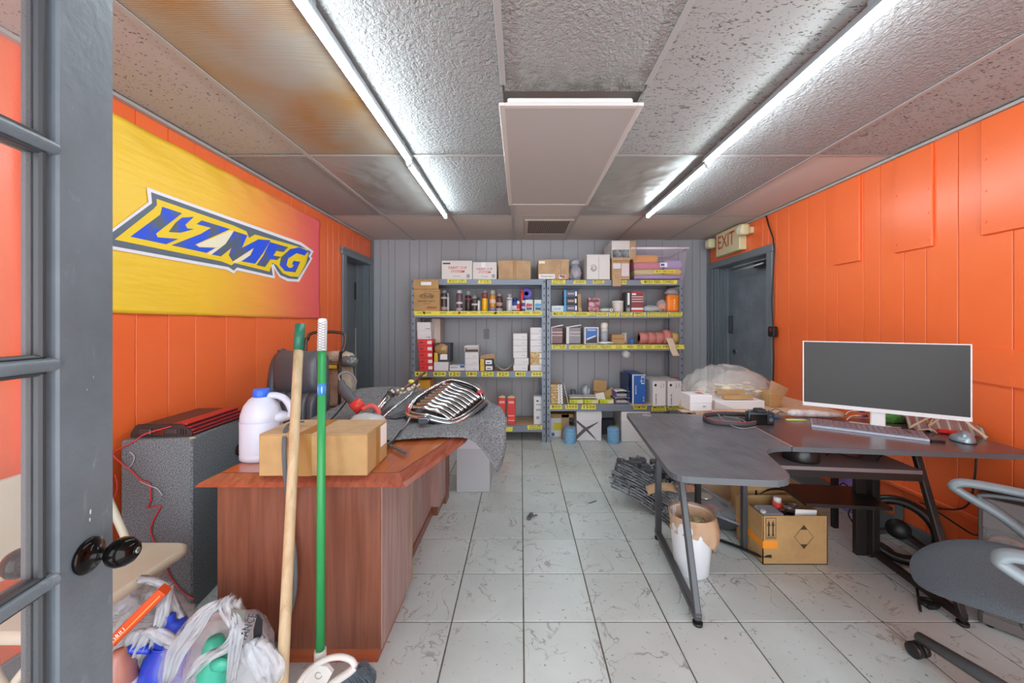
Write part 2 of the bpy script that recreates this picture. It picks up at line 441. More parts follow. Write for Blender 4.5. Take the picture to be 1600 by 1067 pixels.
for i in range(7):
    for j in range(5):
        m_ = kinds.get((i, j), STUC if j < 2 else PLAIN)
        x0, x1, y0, y1 = xs[i]+.004, xs[i+1]-.004, ys[j]+.004, ys[j+1]-.004
        if (i, j) == (3, 3): y0 = 2.9
        if (i, j) == (3, 2): y1 = 1.6; m_ = MILD
        if (i, j) == (4, 3): x1 -= .0
        cx, cy = (x0+x1)/2, (y0+y1)/2; hx, hy = (x1-x0)/2, (y1-y0)/2
        sag = random.uniform(.001, .006) if m_ is not FOIL else .018
        def fn(u, v, hx=hx, hy=hy, sag=sag, m_=m_):
            x, y = (u*2-1)*hx, (v*2-1)*hy
            z = -sag*(1-(2*u-1)**2)*(1-(2*v-1)**2)
            if m_ is FOIL: z += .006*noise.noise(Vector((x*6+cx, y*3, 0)))
            return Vector((x, y, z))
        m = MB().grid(fn, 6, 10); m.box(-hx, hx, -hy, hy, .004, .014)
        if m_ is MILD: # origin at the soiled end
            for v in m.v: v.y -= hy
            cy += hy
        o = mk('ceiling_tile', m, m_, ceil); o.location = (cx, cy, ZC + .002)
        if m_ is FOIL: o['label'] = 'glossy rippled plastic sheet'
        if m_ is PRIS: o['label'] = 'ribbed translucent diffuser panel with brownish tint'
        if (i, j) == (0, 2): o.rotation_euler = (R(.35), R(-.3), 0)
for x in xs[1:-1]:
    def bar_(x, y0, y1): 
        o = mk('grid_bar', MB().box(-.012, .012, y0, y1, -.0035, 0, bev=.001).box(-.0015, .0015, y0, y1, 0, .035), GRIDM, ceil); o.location = (x, 0, ZC)
    if abs(x - .53) < .01 or abs(x + .075) < .01: bar_(x, YF, 1.55); bar_(x, 2.86, YB)
    else: bar_(x, YF, YB)
for y in ys[1:-1]:
    for a, b in zip(xs, xs[1:]):
        if abs(y-2.205) < .01 and abs(a + .075) < .01: continue
        o = mk('grid_bar', MB().box(a+.012, b-.012, -.012, .012, -.003, 0, bev=.001), GRIDM, ceil); o.location = (0, y, ZC)

# ---- LED tubes (the room's lamps)
LAMP = mat('led_tube_glow', 'ffffff', .5, emit=TUBE)
LAMP.node_tree.nodes['Principled BSDF'].inputs['Emission Color'].default_value = (.80, .95, 1.0, 1)
CAPM = mat('tube_end_cap', 'd9dde0', .4)
ALU = mat('aluminium_channel', 'b9bfc4', .35, .6)
def tube_light(x, y0, y1, label, group):
    t = T('tube_light', label, 'light', (x, (y0+y1)/2, ZC-.062), 0, group)
    h = (y1-y0)/2
    t.p('housing', MB().box(-.016, .016, -h, h, .022, .050, bev=.004).box(-.022, -.016, -h, h, .016, .030), ALU)
    t.p('tube', MB().tube([(0, -h+.02, .008), (0, h-.02, .008)], .0125, 12, cap=False), LAMP)
    t.p('end_cap', MB().tube([(0, -h, .008), (0, -h+.02, .008)], .0145, 12), CAPM)
    t.p('end_cap', MB().tube([(0, h-.02, .008), (0, h, .008)], .0145, 12), CAPM)
    [t.p('mounting_clip', MB().box(-.018, .018, q-.01, q+.01, .020, .060), ALU) for q in (-h+.16, h-.16)]
G_ = 'ceiling tube lights'
tube_light(-.655, .98, 2.185, 'long glowing white tube light on ceiling, left row, nearer of the two in view', G_)
tube_light(-.668, 2.20, 3.30, 'glowing white tube light on ceiling, left row, farther one near grey back wall', G_)
tube_light(1.095, .98, 2.19, 'long glowing white tube light on ceiling, right row, nearer of the two in view', G_)
tube_light(1.12, 2.21, 3.28, 'glowing white tube light on ceiling, right row, farther one beside open gap in tiles', G_)

# ---- unlit flat panel light hanging slightly below the grid
PANELW = mat('panel_diffuser_white', 'c0bab6', .35)
t = T('panel_light', 'unlit white rectangular flat panel light hanging at centre of ceiling', 'light', (.212, 2.21, 2.185))
t.p('diffuser', MB().box(-.282, .282, -.632, .632, -.001, .004), PANELW)
fr = MB().box(-.305, -.28, -.655, .655, -.004, .010, bev=.002).box(.28, .305, -.655, .655, -.004, .010, bev=.002).box(-.28, .28, -.655, -.63, -.004, .010, bev=.002).box(-.28, .28, .63, .655, -.004, .010, bev=.002)
t.p('frame', fr, mat('panel_frame_white', 'd9d2ce', .3))
t.p('housing', MB().box(-.27, .27, -.62, .62, .010, .052, bev=.006), WHITEP)
# ---- air vent
VD = mat('vent_dark', '2c2422', .7); VM = mat('vent_painted_metal', 'b8aaa2', .45)
t = T('ceiling_vent', 'square ceiling air vent grille with dark slats near back wall', 'vent', (.272, 3.80, ZC-.012))
t.p('backing', MB().box(-.21, .21, -.25, .25, .002, .006), VD)
t.p('frame', MB().box(-.235, -.205, -.28, .28, -.004, .008, bev=.002).box(.205, .235, -.28, .28, -.004, .008, bev=.002).box(-.205, .205, -.28, -.25, -.004, .008, bev=.002).box(-.205, .205, .25, .28, -.004, .008, bev=.002), VM)
for k in range(24):
    x = -.2 + k*.4/23
    t.p('slat', MB().bar((x, -.25, -.001), (x, .25, -.001), .007, .0015), VM)

# ================================================================ DOORS
# ---- glazed door in the foreground (hinged left of the camera, standing open)
GLASS = mat('pane_glass', 'ffffff', .02, alpha=.07, spec=1.0)
MULL = DOORG
dr = T('door_1', None, None, (-.573 - .0, -.077, 0), math.atan2(.9777, -.2099), kind='structure')
W_, th = .76, .018
def dbox(x0, x1, z0, z1, y=th): return MB().box(x0, x1, -y + .0, y, z0, z1, bev=.003)
dy = .018   # shift so that the visible face lies on the measured plane
def sh(m): 
    for v in m.v: v.y += dy
    return m
dr.p('stile', sh(dbox(W_-.1, W_, .012, 2.03)), DOORG)
dr.p('stile', sh(dbox(0, .1, .012, 2.03)), DOORG)
dr.p('rail', sh(dbox(.1, W_-.1, .012, .215)), DOORG)
dr.p('rail', sh(dbox(.1, W_-.1, 1.855, 2.03)), DOORG)
zs = [.539, .869, 1.199, 1.53]
mould = mat('dark_glazing_bead', '3f4347', .4)
for z in zs:
    m = MB().box(.1, W_-.1, -.012, .012, z-.011, z+.011)
    m.tube([(.1, -.012, z), (W_-.1, -.012, z)], .0105, 10, cap=False); m.tube([(.1, .012, z), (W_-.1, .012, z)], .0105, 10, cap=False)
    dr.p('muntin', sh(m), DOORG)
for x in (.28, .48):
    m = MB().box(x-.011, x+.011, -.0115, .0115, .215, 1.855)
    m.tube([(x, -.011, .215), (x, -.011, 1.855)], .010, 10, cap=False); m.tube([(x, .011, .215), (x, .011, 1.855)], .010, 10, cap=False)
    dr.p('muntin', sh(m), DOORG)
zz = [.215] + zs + [1.855]; xx = [.1, .28, .48, .66]
for a, b in zip(zz, zz[1:]):
    for c, d in zip(xx, xx[1:]):
        dr.p('pane', sh(MB().box(c+.004, d-.004, -.0015, .0015, a+.004, b-.004)), GLASS)
        e = .011
        bead = MB()
        for (p0, p1, q0, q1) in ((c+.008, c+.008+e, a+.008, b-.008), (d-.008-e, d-.008, a+.008, b-.008), (c+.008, d-.008, a+.008, a+.008+e*.7), (c+.008, d-.008, b-.008-e*.7, b-.008)):
            bead.box(p0, p1, -.013, -.0015, q0, q1, bev=.003).box(p0, p1, .0015, .013, q0, q1, bev=.003)
        dr.p('glazing_bead', sh(bead), mould)
kx, kz = .7075, .876
rose = [(.0, 0), (.031, 0), (.033, .004), (.031, .008), (.024, .011), (.013, .016), (.0105, .026), (.0105, .034)]
kn = [(.0105, .032), (.016, .036), (.024, .044), (.0275, .055), (.026, .066), (.021, .075), (.013, .081), (.008, .082), (.007, .079), (0, .079)]
KM = mat('black_bronze_knob', '1a1614', .14, .7)
for sgn, nm in ((1, 'near'), (-1, 'far')):
    Mk = Matrix.Translation((kx, dy - sgn*.018, kz)) @ Matrix.Scale(.86, 4) @ Matrix.Rotation(R(90)*sgn, 4, 'X')
    k_ = dr.p('door_knob', MB().lathe(rose, 28, 0, Mk), KM, label='dark bronze round knob with backplate')
    dr.p('knob_grip', MB().lathe(kn, 28, 0, Mk), KM, parent=k_)
    dr.p('key_cylinder', MB().lathe([(0, .0815), (.006, .0815), (.006, .0835), (0, .0835)], 14, 0, Mk), STEEL, parent=k_)
# paint chips: small scuffs of white on the stile
m = MB(); rr = random.Random(4)
for (px, py, L, a) in ((135, 800, .012, 1.3), (139, 812, .008, 1.5), (163, 608, .004, .3), (112, 590, .004, .2), (127, 862, .003, 1)):
    c = at(px, py, .62); 
    lx = ((c - Vector((-.573, -.077, 0))).dot(Vector((-.2099, .9777, 0))))
    lx = min(max(lx, .67), .75)
    m.blob((lx, -.0003, c.z), L*.5, 1, .5, 3, rr.random()*9, sz=(.35, .1, 1))
dr.p('paint_chip', m, mat('bare_primer', 'c4ccd2', .5), label='small pale paint chips on the stile')
# closer pin at the top corner of the door
# ---- far left doorway
t = T('door_2', None, None, (XL, 4.04, 0), 0, kind='structure')
t.p('casing', MB().box(XL, XL+.022, 3.655, 3.735, 0, 1.97, bev=.005), DARKG, True)
t.p('casing', MB().box(XL, XL+.022, 4.335, 4.395, 0, 1.97, bev=.005), DARKG, True)
t.p('head_casing', MB().box(XL, XL+.026, 3.63, 4.395, 1.955, 2.025, bev=.006).box(XL, XL+.034, 3.62, 4.395, 2.0, 2.03, bev=.004), DARKG, True)
t.p('jamb', MB().box(XL-.26, XL, 4.33, 4.37, 0, 1.985).box(XL-.18, XL-.13, 4.315, 4.33, 0, 1.97, bev=.003).box(XL-.08, XL-.05, 4.322, 4.33, 0, 1.97, bev=.003), DARKG, True)
t.p('jamb', MB().box(XL-.26, XL, 3.70, 3.735, 0, 1.985), DARKG, True)
t.p('jamb_head', MB().box(XL-.26, XL, 3.735, 4.33, 1.955, 1.985), DARKG, True)
t.p('door_leaf', MB().box(XL-.19, XL-.15, 3.735, 4.325, .01, 1.95, bev=.003).box(XL-.15, XL-.146, 3.735, 4.325, 1.07, 1.076), DARKG, True)
t.p('weather_strip', MB().box(XL-.15, XL-.14, 4.295, 4.308, .02, 1.22, bev=.002), mat('pale_strip', 'b9b8ad', .5), True, label='pale strip down the edge of the door')
t.p('bolt', MB().box(XL-.15, XL-.137, 4.28, 4.3, 1.55, 1.75, bev=.003), BLACKP, True)
# ---- exit door on the right wall
RX = XR
t = T('door_3', None, None, (RX, 3.82, 0), 0, kind='structure')
t.p('casing', MB().box(RX-.022, RX, 3.265, 3.345, 0, 1.93, bev=.005), DARKG, True)
t.p('casing', MB().box(RX-.022, RX, 4.29, 4.37, 0, 1.93, bev=.005), DARKG, True)
t.p('head_casing', MB().box(RX-.026, RX, 3.25, 4.37, 1.905, 1.975, bev=.006), DARKG, True)
t.p('jamb', MB().box(RX, RX+.22, 4.28, 4.34, 0, 1.935).box(RX+.03, RX+.06, 4.265, 4.28, 0, 1.92, bev=.004).box(RX+.1, RX+.15, 4.262, 4.28, 0, 1.92, bev=.004), DARKG, True)
t.p('jamb', MB().box(RX, RX+.22, 3.31, 3.35, 0, 1.935), DARKG, True)
t.p('jamb_head', MB().box(RX, RX+.22, 3.35, 4.28, 1.905, 1.935), DARKG, True)
DL = mat('dark_door_leaf_paint', '74808a', .38, fn=f_blotch('6b757e', '808b94', 6, .3, .7, .15, 40))
t.p('door_leaf', MB().box(RX+.155, RX+.2, 3.352, 4.262, .01, 1.9, bev=.003), DL, True)
t.p('latch_plate', MB().box(RX+.13, RX+.156, 4.17, 4.225, 1.16, 1.36, bev=.004).box(RX+.12, RX+.14, 4.18, 4.2, 1.2, 1.33, bev=.003), mat('grey_latch', '4a5158', .35, .4), True)
t.p('knob_bore', MB().cyl((RX+.15, 4.14, .96), (RX+.157, 4.14, .96), .035, 18).cyl((RX+.146, 4.14, .96), (RX+.151, 4.14, .96), .016, 14, 1), [STEEL, BLACKP], True)
t.p('door_closer', MB().box(RX+.09, RX+.15, 3.42, 3.7, 1.82, 1.88, bev=.006), mat('closer_dark_metal', '3e4448', .4, .5), True)
t.p('closer_arm', MB().tube([(RX+.06, 3.5, 1.845), (RX-.0, 3.62, 1.82), (RX+.05, 3.98, 1.83)], .009, 8), mat('pale_arm', 'b5b9bb', .3, .4), True, label='pale metal arm of the door closer')
# ---- exit sign
CRM = mat('aged_cream_plastic', 'd8cfa4', .5)
t = T('exit_sign', 'cream EXIT sign with red letters and twin emergency lamps above grey door', 'sign', (RX-.03, 3.88, 2.0))
t.p('housing', MB().box(RX-.075, RX-.0, 3.66, 4.10, 2.005, 2.255, bev=.006), CRM, True)
Mx = Matrix.Translation((RX-.0755, 3.905, 2.14)) @ Matrix.Rotation(R(-90), 4, 'Z') @ Matrix.Rotation(R(90), 4, 'X')
t.p('lettering', MB().text('EXIT', .2, Mx, .0004, 0, w=.31), mat('exit_red', 'c8452f', .5), True)
for y, s in ((4.19, 1), (3.575, -1)):
    l_ = t.p('lamp_head', MB().box(RX-.13, RX-.05, y-.05, y+.05, 2.12, 2.225, bev=.02, seg=2).box(RX-.06, RX, y-.03, y+.03, 2.14, 2.2, bev=.004), CRM, True)
    t.p('lens', MB().cyl((RX-.133, y, 2.17), (RX-.125, y, 2.17), .038, 18), mat('lamp_lens', 'e7e0c8', .15), True, parent=l_)
# ---- power cord beside the exit door
m = MB(); pts = [wl(1197, 337, RX-.012), wl(1201, 352, RX-.016), wl(1208, 372, RX-.03), wl(1210, 395, RX-.03), wl(1208, 430, RX-.03), wl(1206, 470, RX-.03), wl(1208, 515, RX-.03), wl(1209, 560, RX-.03), wl(1208, 600, RX-.03), wl(1210, 690, RX-.03)]
m.tube(pts, .006, 7)
solo('power_cord', m, BLACKP, 'black power cord running down wall beside the exit door frame', 'cord')
c = wl(1208, 518, RX-.03)
t = T('plug_adapter', 'dark plug adapter on cord beside exit door frame', 'adapter', c)
t.p('body', MB().box(-.02, .02, -.035, .045, -.045, .045, bev=.008), BLACKP)
t.p('switch', MB().box(-.024, -.019, -.012, .012, .0, .03, bev=.002), mat('red_switch', '8e2320', .3))
# ---- patch boards on right wall
def patch(a, b, z0, z1, label, rivets=()):
    t = T('wall_patch_board', label, 'panel', (RX-.0, (a+b)/2, z0))
    t.p('panel', MB().box(RX-.014, RX, a, b, z0, z1, bev=.003), ORANGE, True)
    for (y, z) in rivets: t.p('screw', MB().cyl((RX-.0175, y, z), (RX-.014, y, z), .006, 8), ORANGE, True)
patch(2.43, 2.632, 1.68, ZC-.022, 'narrow orange painted board patch hanging from ceiling edge on right wall, farthest one')
patch(2.0, 2.205, 1.685, ZC-.022, 'narrow orange board patch with screws on right wall, middle one', [(2.02, 1.72), (2.19, 1.73), (2.02, 2.0), (2.19, 2.02), (2.02, 1.87)])
patch(1.2, 1.79, 1.69, ZC-.022, 'wide orange board patch with screws high on right wall, nearest one', [(1.77, 1.75), (1.77, 1.9), (1.77, 2.05), (1.4, 1.73)])
t = T('wall_plate', 'small orange painted cover plate with screws low on right wall beside monitor', 'panel', (RX, 1.77, .99))
t.p('panel', MB().prism([(1.62, 1.145), (1.86, 1.14), (1.86, .985), (1.62, .975)], lambda u, v: (RX, u, v), (-.014, 0, 0)), ORANGE, True)
for (y, z) in ((1.84, 1.12), (1.68, 1.115), (1.84, 1.01), (1.68, 1.01)): t.p('screw', MB().cyl((RX-.0175, y, z), (RX-.014, y, z), .006, 8), ORANGE, True)
t = T('wall_outlet', 'grey painted outlet plate on back wall behind left shelf', 'outlet', (-.41, YB, 1.09))
t.p('plate', MB().box(-.443, -.378, YB-.007, YB, 1.09, 1.205, bev=.003), DARKG, True)
t.p('socket', MB().box(-.424, -.397, YB-.009, YB-.006, 1.11, 1.14, bev=.002).box(-.424, -.397, YB-.009, YB-.006, 1.155, 1.185, bev=.002), DARKG, True)

# ---- banner on the left wall
def f_ban(n):
    v = n.co(); s_ = n.new('ShaderNodeSeparateXYZ'); n.l(v, s_.inputs[0])
    nz = n.noise(v, 1.5, 2); ad = n.new('ShaderNodeMath', operation='MULTIPLY_ADD'); ad.inputs[1].default_value = .25
    n.l(nz, ad.inputs[0]); n.l(s_.outputs['Y'], ad.inputs[2])
    mr = n.new('ShaderNodeMapRange'); mr.inputs['From Min'].default_value = -.8; mr.inputs['From Max'].default_value = 1.1; n.l(ad.outputs[0], mr.inputs['Value'])
    n.l(n.ramp(mr.outputs[0], [(.0, 'f0cc38'), (.36, 'f2bf32'), (.6, 'f59c48'), (.8, 'f07458'), (1.0, 'ea5a68')]), n.b.inputs['Base Color'])
    n.bump(n.noise(n.co((3, 1.2, 6), rot=(.7, 0, 0)), 3, 2), .25, .02)
BAN = mat('banner_print', 'f3a52c', .45, fn=f_ban)
by0, by1, bz0, bz1 = 1.42, 3.25, 1.31, 2.175
t = T('banner', 'yellow to orange fabric banner with blue LZMFG lettering on left wall', 'banner', (XL+.02, (by0+by1)/2, bz0))
def bf(u, v):
    y = by0 + u*(by1-by0); z = bz0 + v*(bz1-bz0)
    e = max(0, 1 - v*5) + max(0, (v-.82)*5) + max(0, (u-.93)*10)*.3
    x = XL + .008 + .004*e*(1+math.sin(u*38 + v*22 + 3*noise.noise(Vector((u*4, v*4, 0)))))
    return Vector((x, y, z))
t.p('cloth', MB().grid(bf, 90, 44), BAN, True, solid=.002)
def L_(u, v, d=.0125):
    p = wl(170 + u/4.848, 280 + v/4.848, XL + .012); return Vector((XL + d, p.y, p.z))
PW = mat('print_white', 'e9e6ee', .5); PG = mat('print_grey', '5e6a78', .5); PY = mat('print_yellow', 'f2cd1e', .5)
PB = mat('print_blue', '2c55c8', .5, fn=f_blotch('56606e', '2451dc', 7, .44, .56))
def lay(name, polys, d, m_, lab=None):
    mb = MB()
    for po in polys: mb.prism(po, lambda u, v: L_(u, v, d), (-.0006, 0, 0))
    return t.p(name, mb, m_, True, label=lab)
white = [(285, 60), (545, 155), (1455, 478), (1550, 545), (1528, 588), (1542, 598), (1440, 778), (1350, 772), (1290, 742), (1250, 672), (1258, 752), (968, 690), (945, 715), (893, 686), (20, 530), (-130, 500), (-90, 462), (15, 385), (300, 172)]
grey = [(318, 98), (1450, 500), (1530, 550), (1512, 582), (1525, 603), (1428, 758), (1360, 752), (1300, 728), (1272, 690), (1247, 640), (1228, 650), (1240, 730), (970, 668), (945, 692), (905, 665), (20, 505), (-70, 488), (15, 410), (325, 182)]
yel = [(358, 148), (940, 350), (1040, 395), (1060, 445), (1105, 418), (1395, 500), (1500, 530), (1510, 560), (1490, 640), (1435, 740), (1370, 735), (1315, 712), (1268, 650), (1235, 632), (1215, 700), (950, 635), (925, 652), (850, 622), (40, 457), (335, 225), (362, 195)]
lay('printed_outline', [white], .0132, PW, 'white outline of the lettering'); lay('printed_shadow', [grey], .0140, PG, 'grey outline of the lettering'); lay('printed_field', [yel], .0148, PY, 'yellow field behind the letters')
LET = {'L': [(400, 208), (550, 258), (352, 412), (365, 440), (522, 452), (430, 493), (158, 435), (385, 268)],
 'swoosh': [(550, 290), (640, 285), (575, 345), (590, 372), (640, 378), (540, 405), (448, 400), (500, 330)],
 'Z': [(700, 312), (915, 378), (650, 495), (680, 515), (805, 520), (735, 558), (470, 500), (690, 415), (770, 368), (660, 340)],
 'M': [(945, 392), (1045, 425), (1005, 520), (1130, 455), (1222, 462), (1165, 560), (1105, 640), (1000, 622), (1070, 575), (1095, 520), (935, 622), (905, 575), (925, 520), (845, 585), (775, 570), (880, 490)],
 'F': [(1215, 475), (1355, 515), (1320, 552), (1265, 543), (1243, 578), (1302, 588), (1270, 612), (1222, 606), (1180, 665), (1115, 650), (1165, 580)],
 'G': [(1440, 515), (1510, 545), (1480, 578), (1420, 560), (1355, 600), (1342, 650), (1362, 672), (1385, 670), (1400, 650), (1385, 645), (1397, 618), (1448, 625), (1410, 705), (1330, 695), (1290, 650), (1302, 590), (1370, 530)]}
for k, po in LET.items(): lay('letter' if k != 'swoosh' else 'swoosh', [po], .0156, PB)
# white gusset between Z and M
lay('printed_gleam', [[(905, 395), (940, 385), (900, 480), (770, 572), (745, 565), (800, 522), (830, 515), (680, 512), (665, 495)], [(935, 628), (1085, 530), (1060, 580), (990, 625), (960, 632)]], .0152, mat('print_cream', 'ece4c6', .5))
# ================================================================ SHELVING
SY = 3.96
HOLE = mat('hole_dark', '2a2d33', .8)
def X_(px, Y): return (px - CX) * Y / F
def Z_(py, Y): return H - (py - CY) * Y / F
def shelving(label, x0, x1, ztop, levels, tapes, name='shelving_unit'):
    t = T(name, label, 'shelf', ((x0+x1)/2, SY+.2, 0))
    yb = YB - .03
    for (x, y, sx, sy) in ((x0, SY, 1, 1), (x1, SY, -1, 1), (x0, yb, 1, -1), (x1, yb, -1, -1)):
        m = MB().box(x, x+sx*.042, y, y+sy*.003, 0, ztop).box(x, x+sx*.003, y, y+sy*.036, 0, ztop).box(x, x+sx*.05, y-.002*sy, y+sy*.042, 0, .012, 0)
        if sy > 0:
            z = .06
            while z < ztop - .03:
                m.box(x+sx*.014, x+sx*.024, y-.0012, y+.001, z, z+.02, 1); z += .075
        t.p('post', m, [SHELFM, HOLE], True)
    for (z, bh) in levels:
        t.p('beam', MB().box(x0+.036, x1-.036, SY+.004, SY+.02, z-bh, z, bev=.002).box(x0+.036, x1-.036, SY+.001, SY+.006, z-bh*.5-.003, z-bh*.5+.003), SHELFM, True)
        t.p('beam', MB().box(x0+.036, x1-.036, yb-.02, yb-.004, z-bh, z, bev=.002), SHELFM, True)
        t.p('side_rail', MB().box(x0+.004, x0+.02, SY+.02, yb-.02, z-bh, z-.005), SHELFM, True)
        t.p('side_rail', MB().box(x1-.02, x1-.004, SY+.02, yb-.02, z-bh, z-.005), SHELFM, True)
        t.p('shelf_board', MB().box(x0+.021, x1-.021, SY+.021, yb-.021, z-.016, z-.002), PARTB, True)
    for tp in tapes:
        a, b, ya, yb_, txt = tp[:5]; yl_ = SY - .0015 if len(tp) < 6 else SY-.0045
        xa, xb = X_(a, SY), X_(b, SY); za, zb = Z_(yb_, SY), Z_(ya, SY)
        rr = random.Random(a); sk = rr.uniform(-.012, .012)
        m = MB().prism([(xa+sk, za), (xb-sk*.5, za+rr.uniform(-.002, .002)), (xb+sk*.4, zb), (xa-sk*.3, zb)], lambda u, v: (u, yl_, v), (0, .001, 0))
        lines = txt.split('|') if txt else []
        for i, ln in enumerate(lines):
            zc = zb - (zb-za)*(i+.5)/len(lines)
            m.text(ln, (zb-za)/len(lines)*1.0, frontM((xa+xb)/2, yl_-.0002, zc), .0004, 1, w=(xb-xa)*.8)
        t.p('label_tape', m, [YEL, INK], True)
    return t
UL = (X_(642.5, SY), X_(853, SY)); UR = (X_(854, SY), X_(1068, SY))
tapesL = [(699, 729, 436, 442, 'BODY CUPS'), (748, 767, 437, 443, 'ST CUPS'), (647, 847, 486, 493, ''),
 (648, 667, 581, 588, '40+'), (677, 697, 581, 588, '80+'), (701, 719, 581, 588, '120'), (728, 745, 581, 588, '180'), (752, 771, 581, 588, '220'), (777, 795, 581, 588, '320'), (805, 821, 581, 588, '400'), (831, 847, 581, 588, '600'),
 (786, 801, 667, 674, ''), (824, 847, 664, 671, 'GLUE|TAPES')]
words = ['BODY', 'CLAMPS', 'CLEAR', 'COATS', 'PRIMER', 'SPRAY', 'SHINE', 'CLEANER', 'OIL', 'POLISH', 'SEALER', 'THINNER']
for i, wd in enumerate([(657, 'CAST'), (668, 'CLEANER'), (693, 'SPRAY'), (712, 'GLUE'), (724, 'BLACK'), (741, 'PAINT'), (756, 'YELLOW'), (769, 'POLISH'), (780, 'OIL'), (793, 'WHITE'), (806, 'BOND'), (822, 'THINNER'), (838, 'RESIN')]):
    tapesL.append((wd[0]-7, wd[0]+7, 487, 490.5, wd[1], 1))
shelving('left blue-grey steel shelving unit with five shelves and yellow tape labels', UL[0], UL[1], Z_(436, SY), [(Z_(436, SY), .062), (Z_(486, SY), .07), (Z_(580, SY), .068), (Z_(665, SY), .07)], tapesL)
tapesR = [(862, 883, 437, 444, 'SAND|BLASTERS'), (897, 915, 438, 443.5, 'ADHESIVE'), (926, 944, 438, 443.5, 'MASK|PAPER'), (968, 979, 438, 444, 'GUN'), (1001, 1058, 437.5, 443.5, 'MICRO FIBER - TOWELS'),
 (863, 882, 487, 494, 'MASK DISKS'), (882, 898, 487, 494, 'SCOTCH'), (898.5, 919, 487.5, 494, 'BLENDING'), (919.5, 930, 487, 493, 'BOLT|CLIPS'), (932, 950, 488, 494, 'RAZORS'), (951, 968, 488, 494.5, 'STRIPE|CLIPS'), (970, 988, 488, 494.5, 'PAINT|BRUSH'), (991, 1009, 488, 494.5, 'MED|GLOVE'), (1012, 1027, 488, 494.5, 'MASKING|BLADES'), (1028, 1044, 488, 494.5, 'SPREADER|TOOLS'), (1045, 1066, 488, 494.5, 'SAND PAPER|DISCS'),
 (862, 885, 538.5, 545, 'KITTY FILLER'), (890, 912, 538.5, 545, 'BONDO-LIGHT'), (912.5, 936, 538.5, 545, 'FIBERGLASS'), (936.5, 957, 538.5, 545, 'PEELINGS'), (957.5, 1069, 538.5, 545, ''),
 (860, 878, 632, 639, '800'), (883, 903, 632, 639, '1000'), (909, 931, 632, 639.5, '1500'), (989, 1011, 633, 639.5, 'FOAM TAPE'), (1018, 1041, 635, 642.5, 'MASK|ROLLS'), (1043, 1064, 634, 640.5, 'MASK|DISCS')]
for a, wd in ((967, 'ROLL|SAND'), (985, 'RED'), (1000, 'MED|FILLER'), (1013, 'SAND|GRIT'), (1028, 'LONG'), (1041, 'P80'), (1056, '36+')): tapesR.append((a-6, a+6, 539, 544.5, wd, 1))
shelving('right blue-grey steel shelving unit with four shelves, plastic tote on top', UR[0], UR[1], Z_(437, SY), [(Z_(437, SY), .062), (Z_(487, SY), .07), (Z_(538, SY), .066), (Z_(632, SY), .072)], tapesR)
L1, L2, L3, L4 = Z_(436, SY)+.001, Z_(486, SY)+.001, Z_(580, SY)+.001, Z_(665, SY)+.001
R1, R2, R3, R4 = Z_(437, SY)+.001, Z_(487, SY)+.001, Z_(538, SY)+.001, Z_(632, SY)+.001

# ---------------------------------------------------------------- shelf goods
def carton(a, b, top, z0, label, Y=4.0, d=.25, m_=CARD, name='cardboard_box', cat='box', group=None, texts=(), panels=(), seam=None, ztop=None, lid=True, bev=.003):
    """box whose front face spans photo columns a..b with its top at row top; texts: (u,v,size,w,string,material), panels: (u0,u1,v0,v1,material)"""
    xa, xb = X_(a, Y), X_(b, Y); z1 = Z_(top, Y) if ztop is None else ztop
    t = T(name, label, cat, ((xa+xb)/2, Y+d/2, z0), 0, group); hw, hd, h = (xb-xa)/2, d/2, z1-z0
    t.p('body', MB().box(-hw, hw, -hd, hd, 0, h, bev=bev), m_)
    if lid: t.p('top_flap', MB().box(-hw+.002, hw-.002, -hd+.002, -.002, h, h+.003).box(-hw+.002, hw-.002, .002, hd-.002, h, h+.003), m_)
    if seam == 'v': t.p('tape_strip', MB().box(-.018, .018, -hd-.0008, -hd, 0, h, 0), TAPE)
    if seam == 'line': t.p('seam', MB().box(-.001, .001, -hd-.0006, -hd, 0, h, 0), INK)
    for i, (u0, u1, v0, v1, pm) in enumerate(panels):
        t.p('printed_label', MB().box(-hw+u0*2*hw, -hw+u1*2*hw, -hd-.0006-.0002*i, -hd, v0*h, v1*h), pm)
    if texts:
        ms = []; m = MB()
        for (u, v, s_, wd, tx, im) in texts:
            if im not in ms: ms.append(im)
            m.text(tx, s_*h, frontM(-hw+u*2*hw, -hd-.0022, v*h), .0004, ms.index(im), w=wd*2*hw)
        t.p('lettering', m, ms)
    return t
WL = mat('white_label', 'f0efee', .5); GRYL = mat('grey_label', '9a9a9c', .5); NAVY = mat('navy_print', '27406e', .4); BLU = mat('blue_print', '1f66b8', .35); LBLU = mat('light_blue_print', '4aa3d6', .4)
BRN = mat('brown_print', '5b3c24', .6); PINKB = mat('pink_print', 'c98c92', .45)
# top of the left unit
t = carton(690, 737.5, 407.5, L1, 'dented white carton reading PAINT CUP SYSTEM, leftmost on left shelf top', m_=WHITEC, d=.3,
       texts=[(.53, .62, .2, .6, 'PAINT CUP', RED), (.53, .42, .2, .45, 'SYSTEM', RED), (.5, .17, .07, .24, 'CUPS', INK)], panels=[(.82, .93, .08, .28, GRYL)])
t.p('torn_corner', MB().box(-.15, -.07, -.152, -.15, .165, .18), mat('torn_dark', '4b423a', .8))
carton(738.5, 776, 410, L1, 'white carton reading PAINT CUP SYSTEM beside the plain brown box on shelf top', m_=WHITEC, d=.3,
       texts=[(.5, .6, .19, .66, 'PAINT CUP', RED), (.5, .42, .19, .5, 'SYSTEM', RED), (.5, .16, .07, .3, 'CUPS', INK)], panels=[(.8, .93, .1, .3, GRYL), (.36, .54, .7, 1.0, WL)])
carton(778.5, 829.5, 407, L1, 'plain brown cardboard box with centre tape on left shelf top', m_=CARD2, d=.32, seam='v', bev=.004)
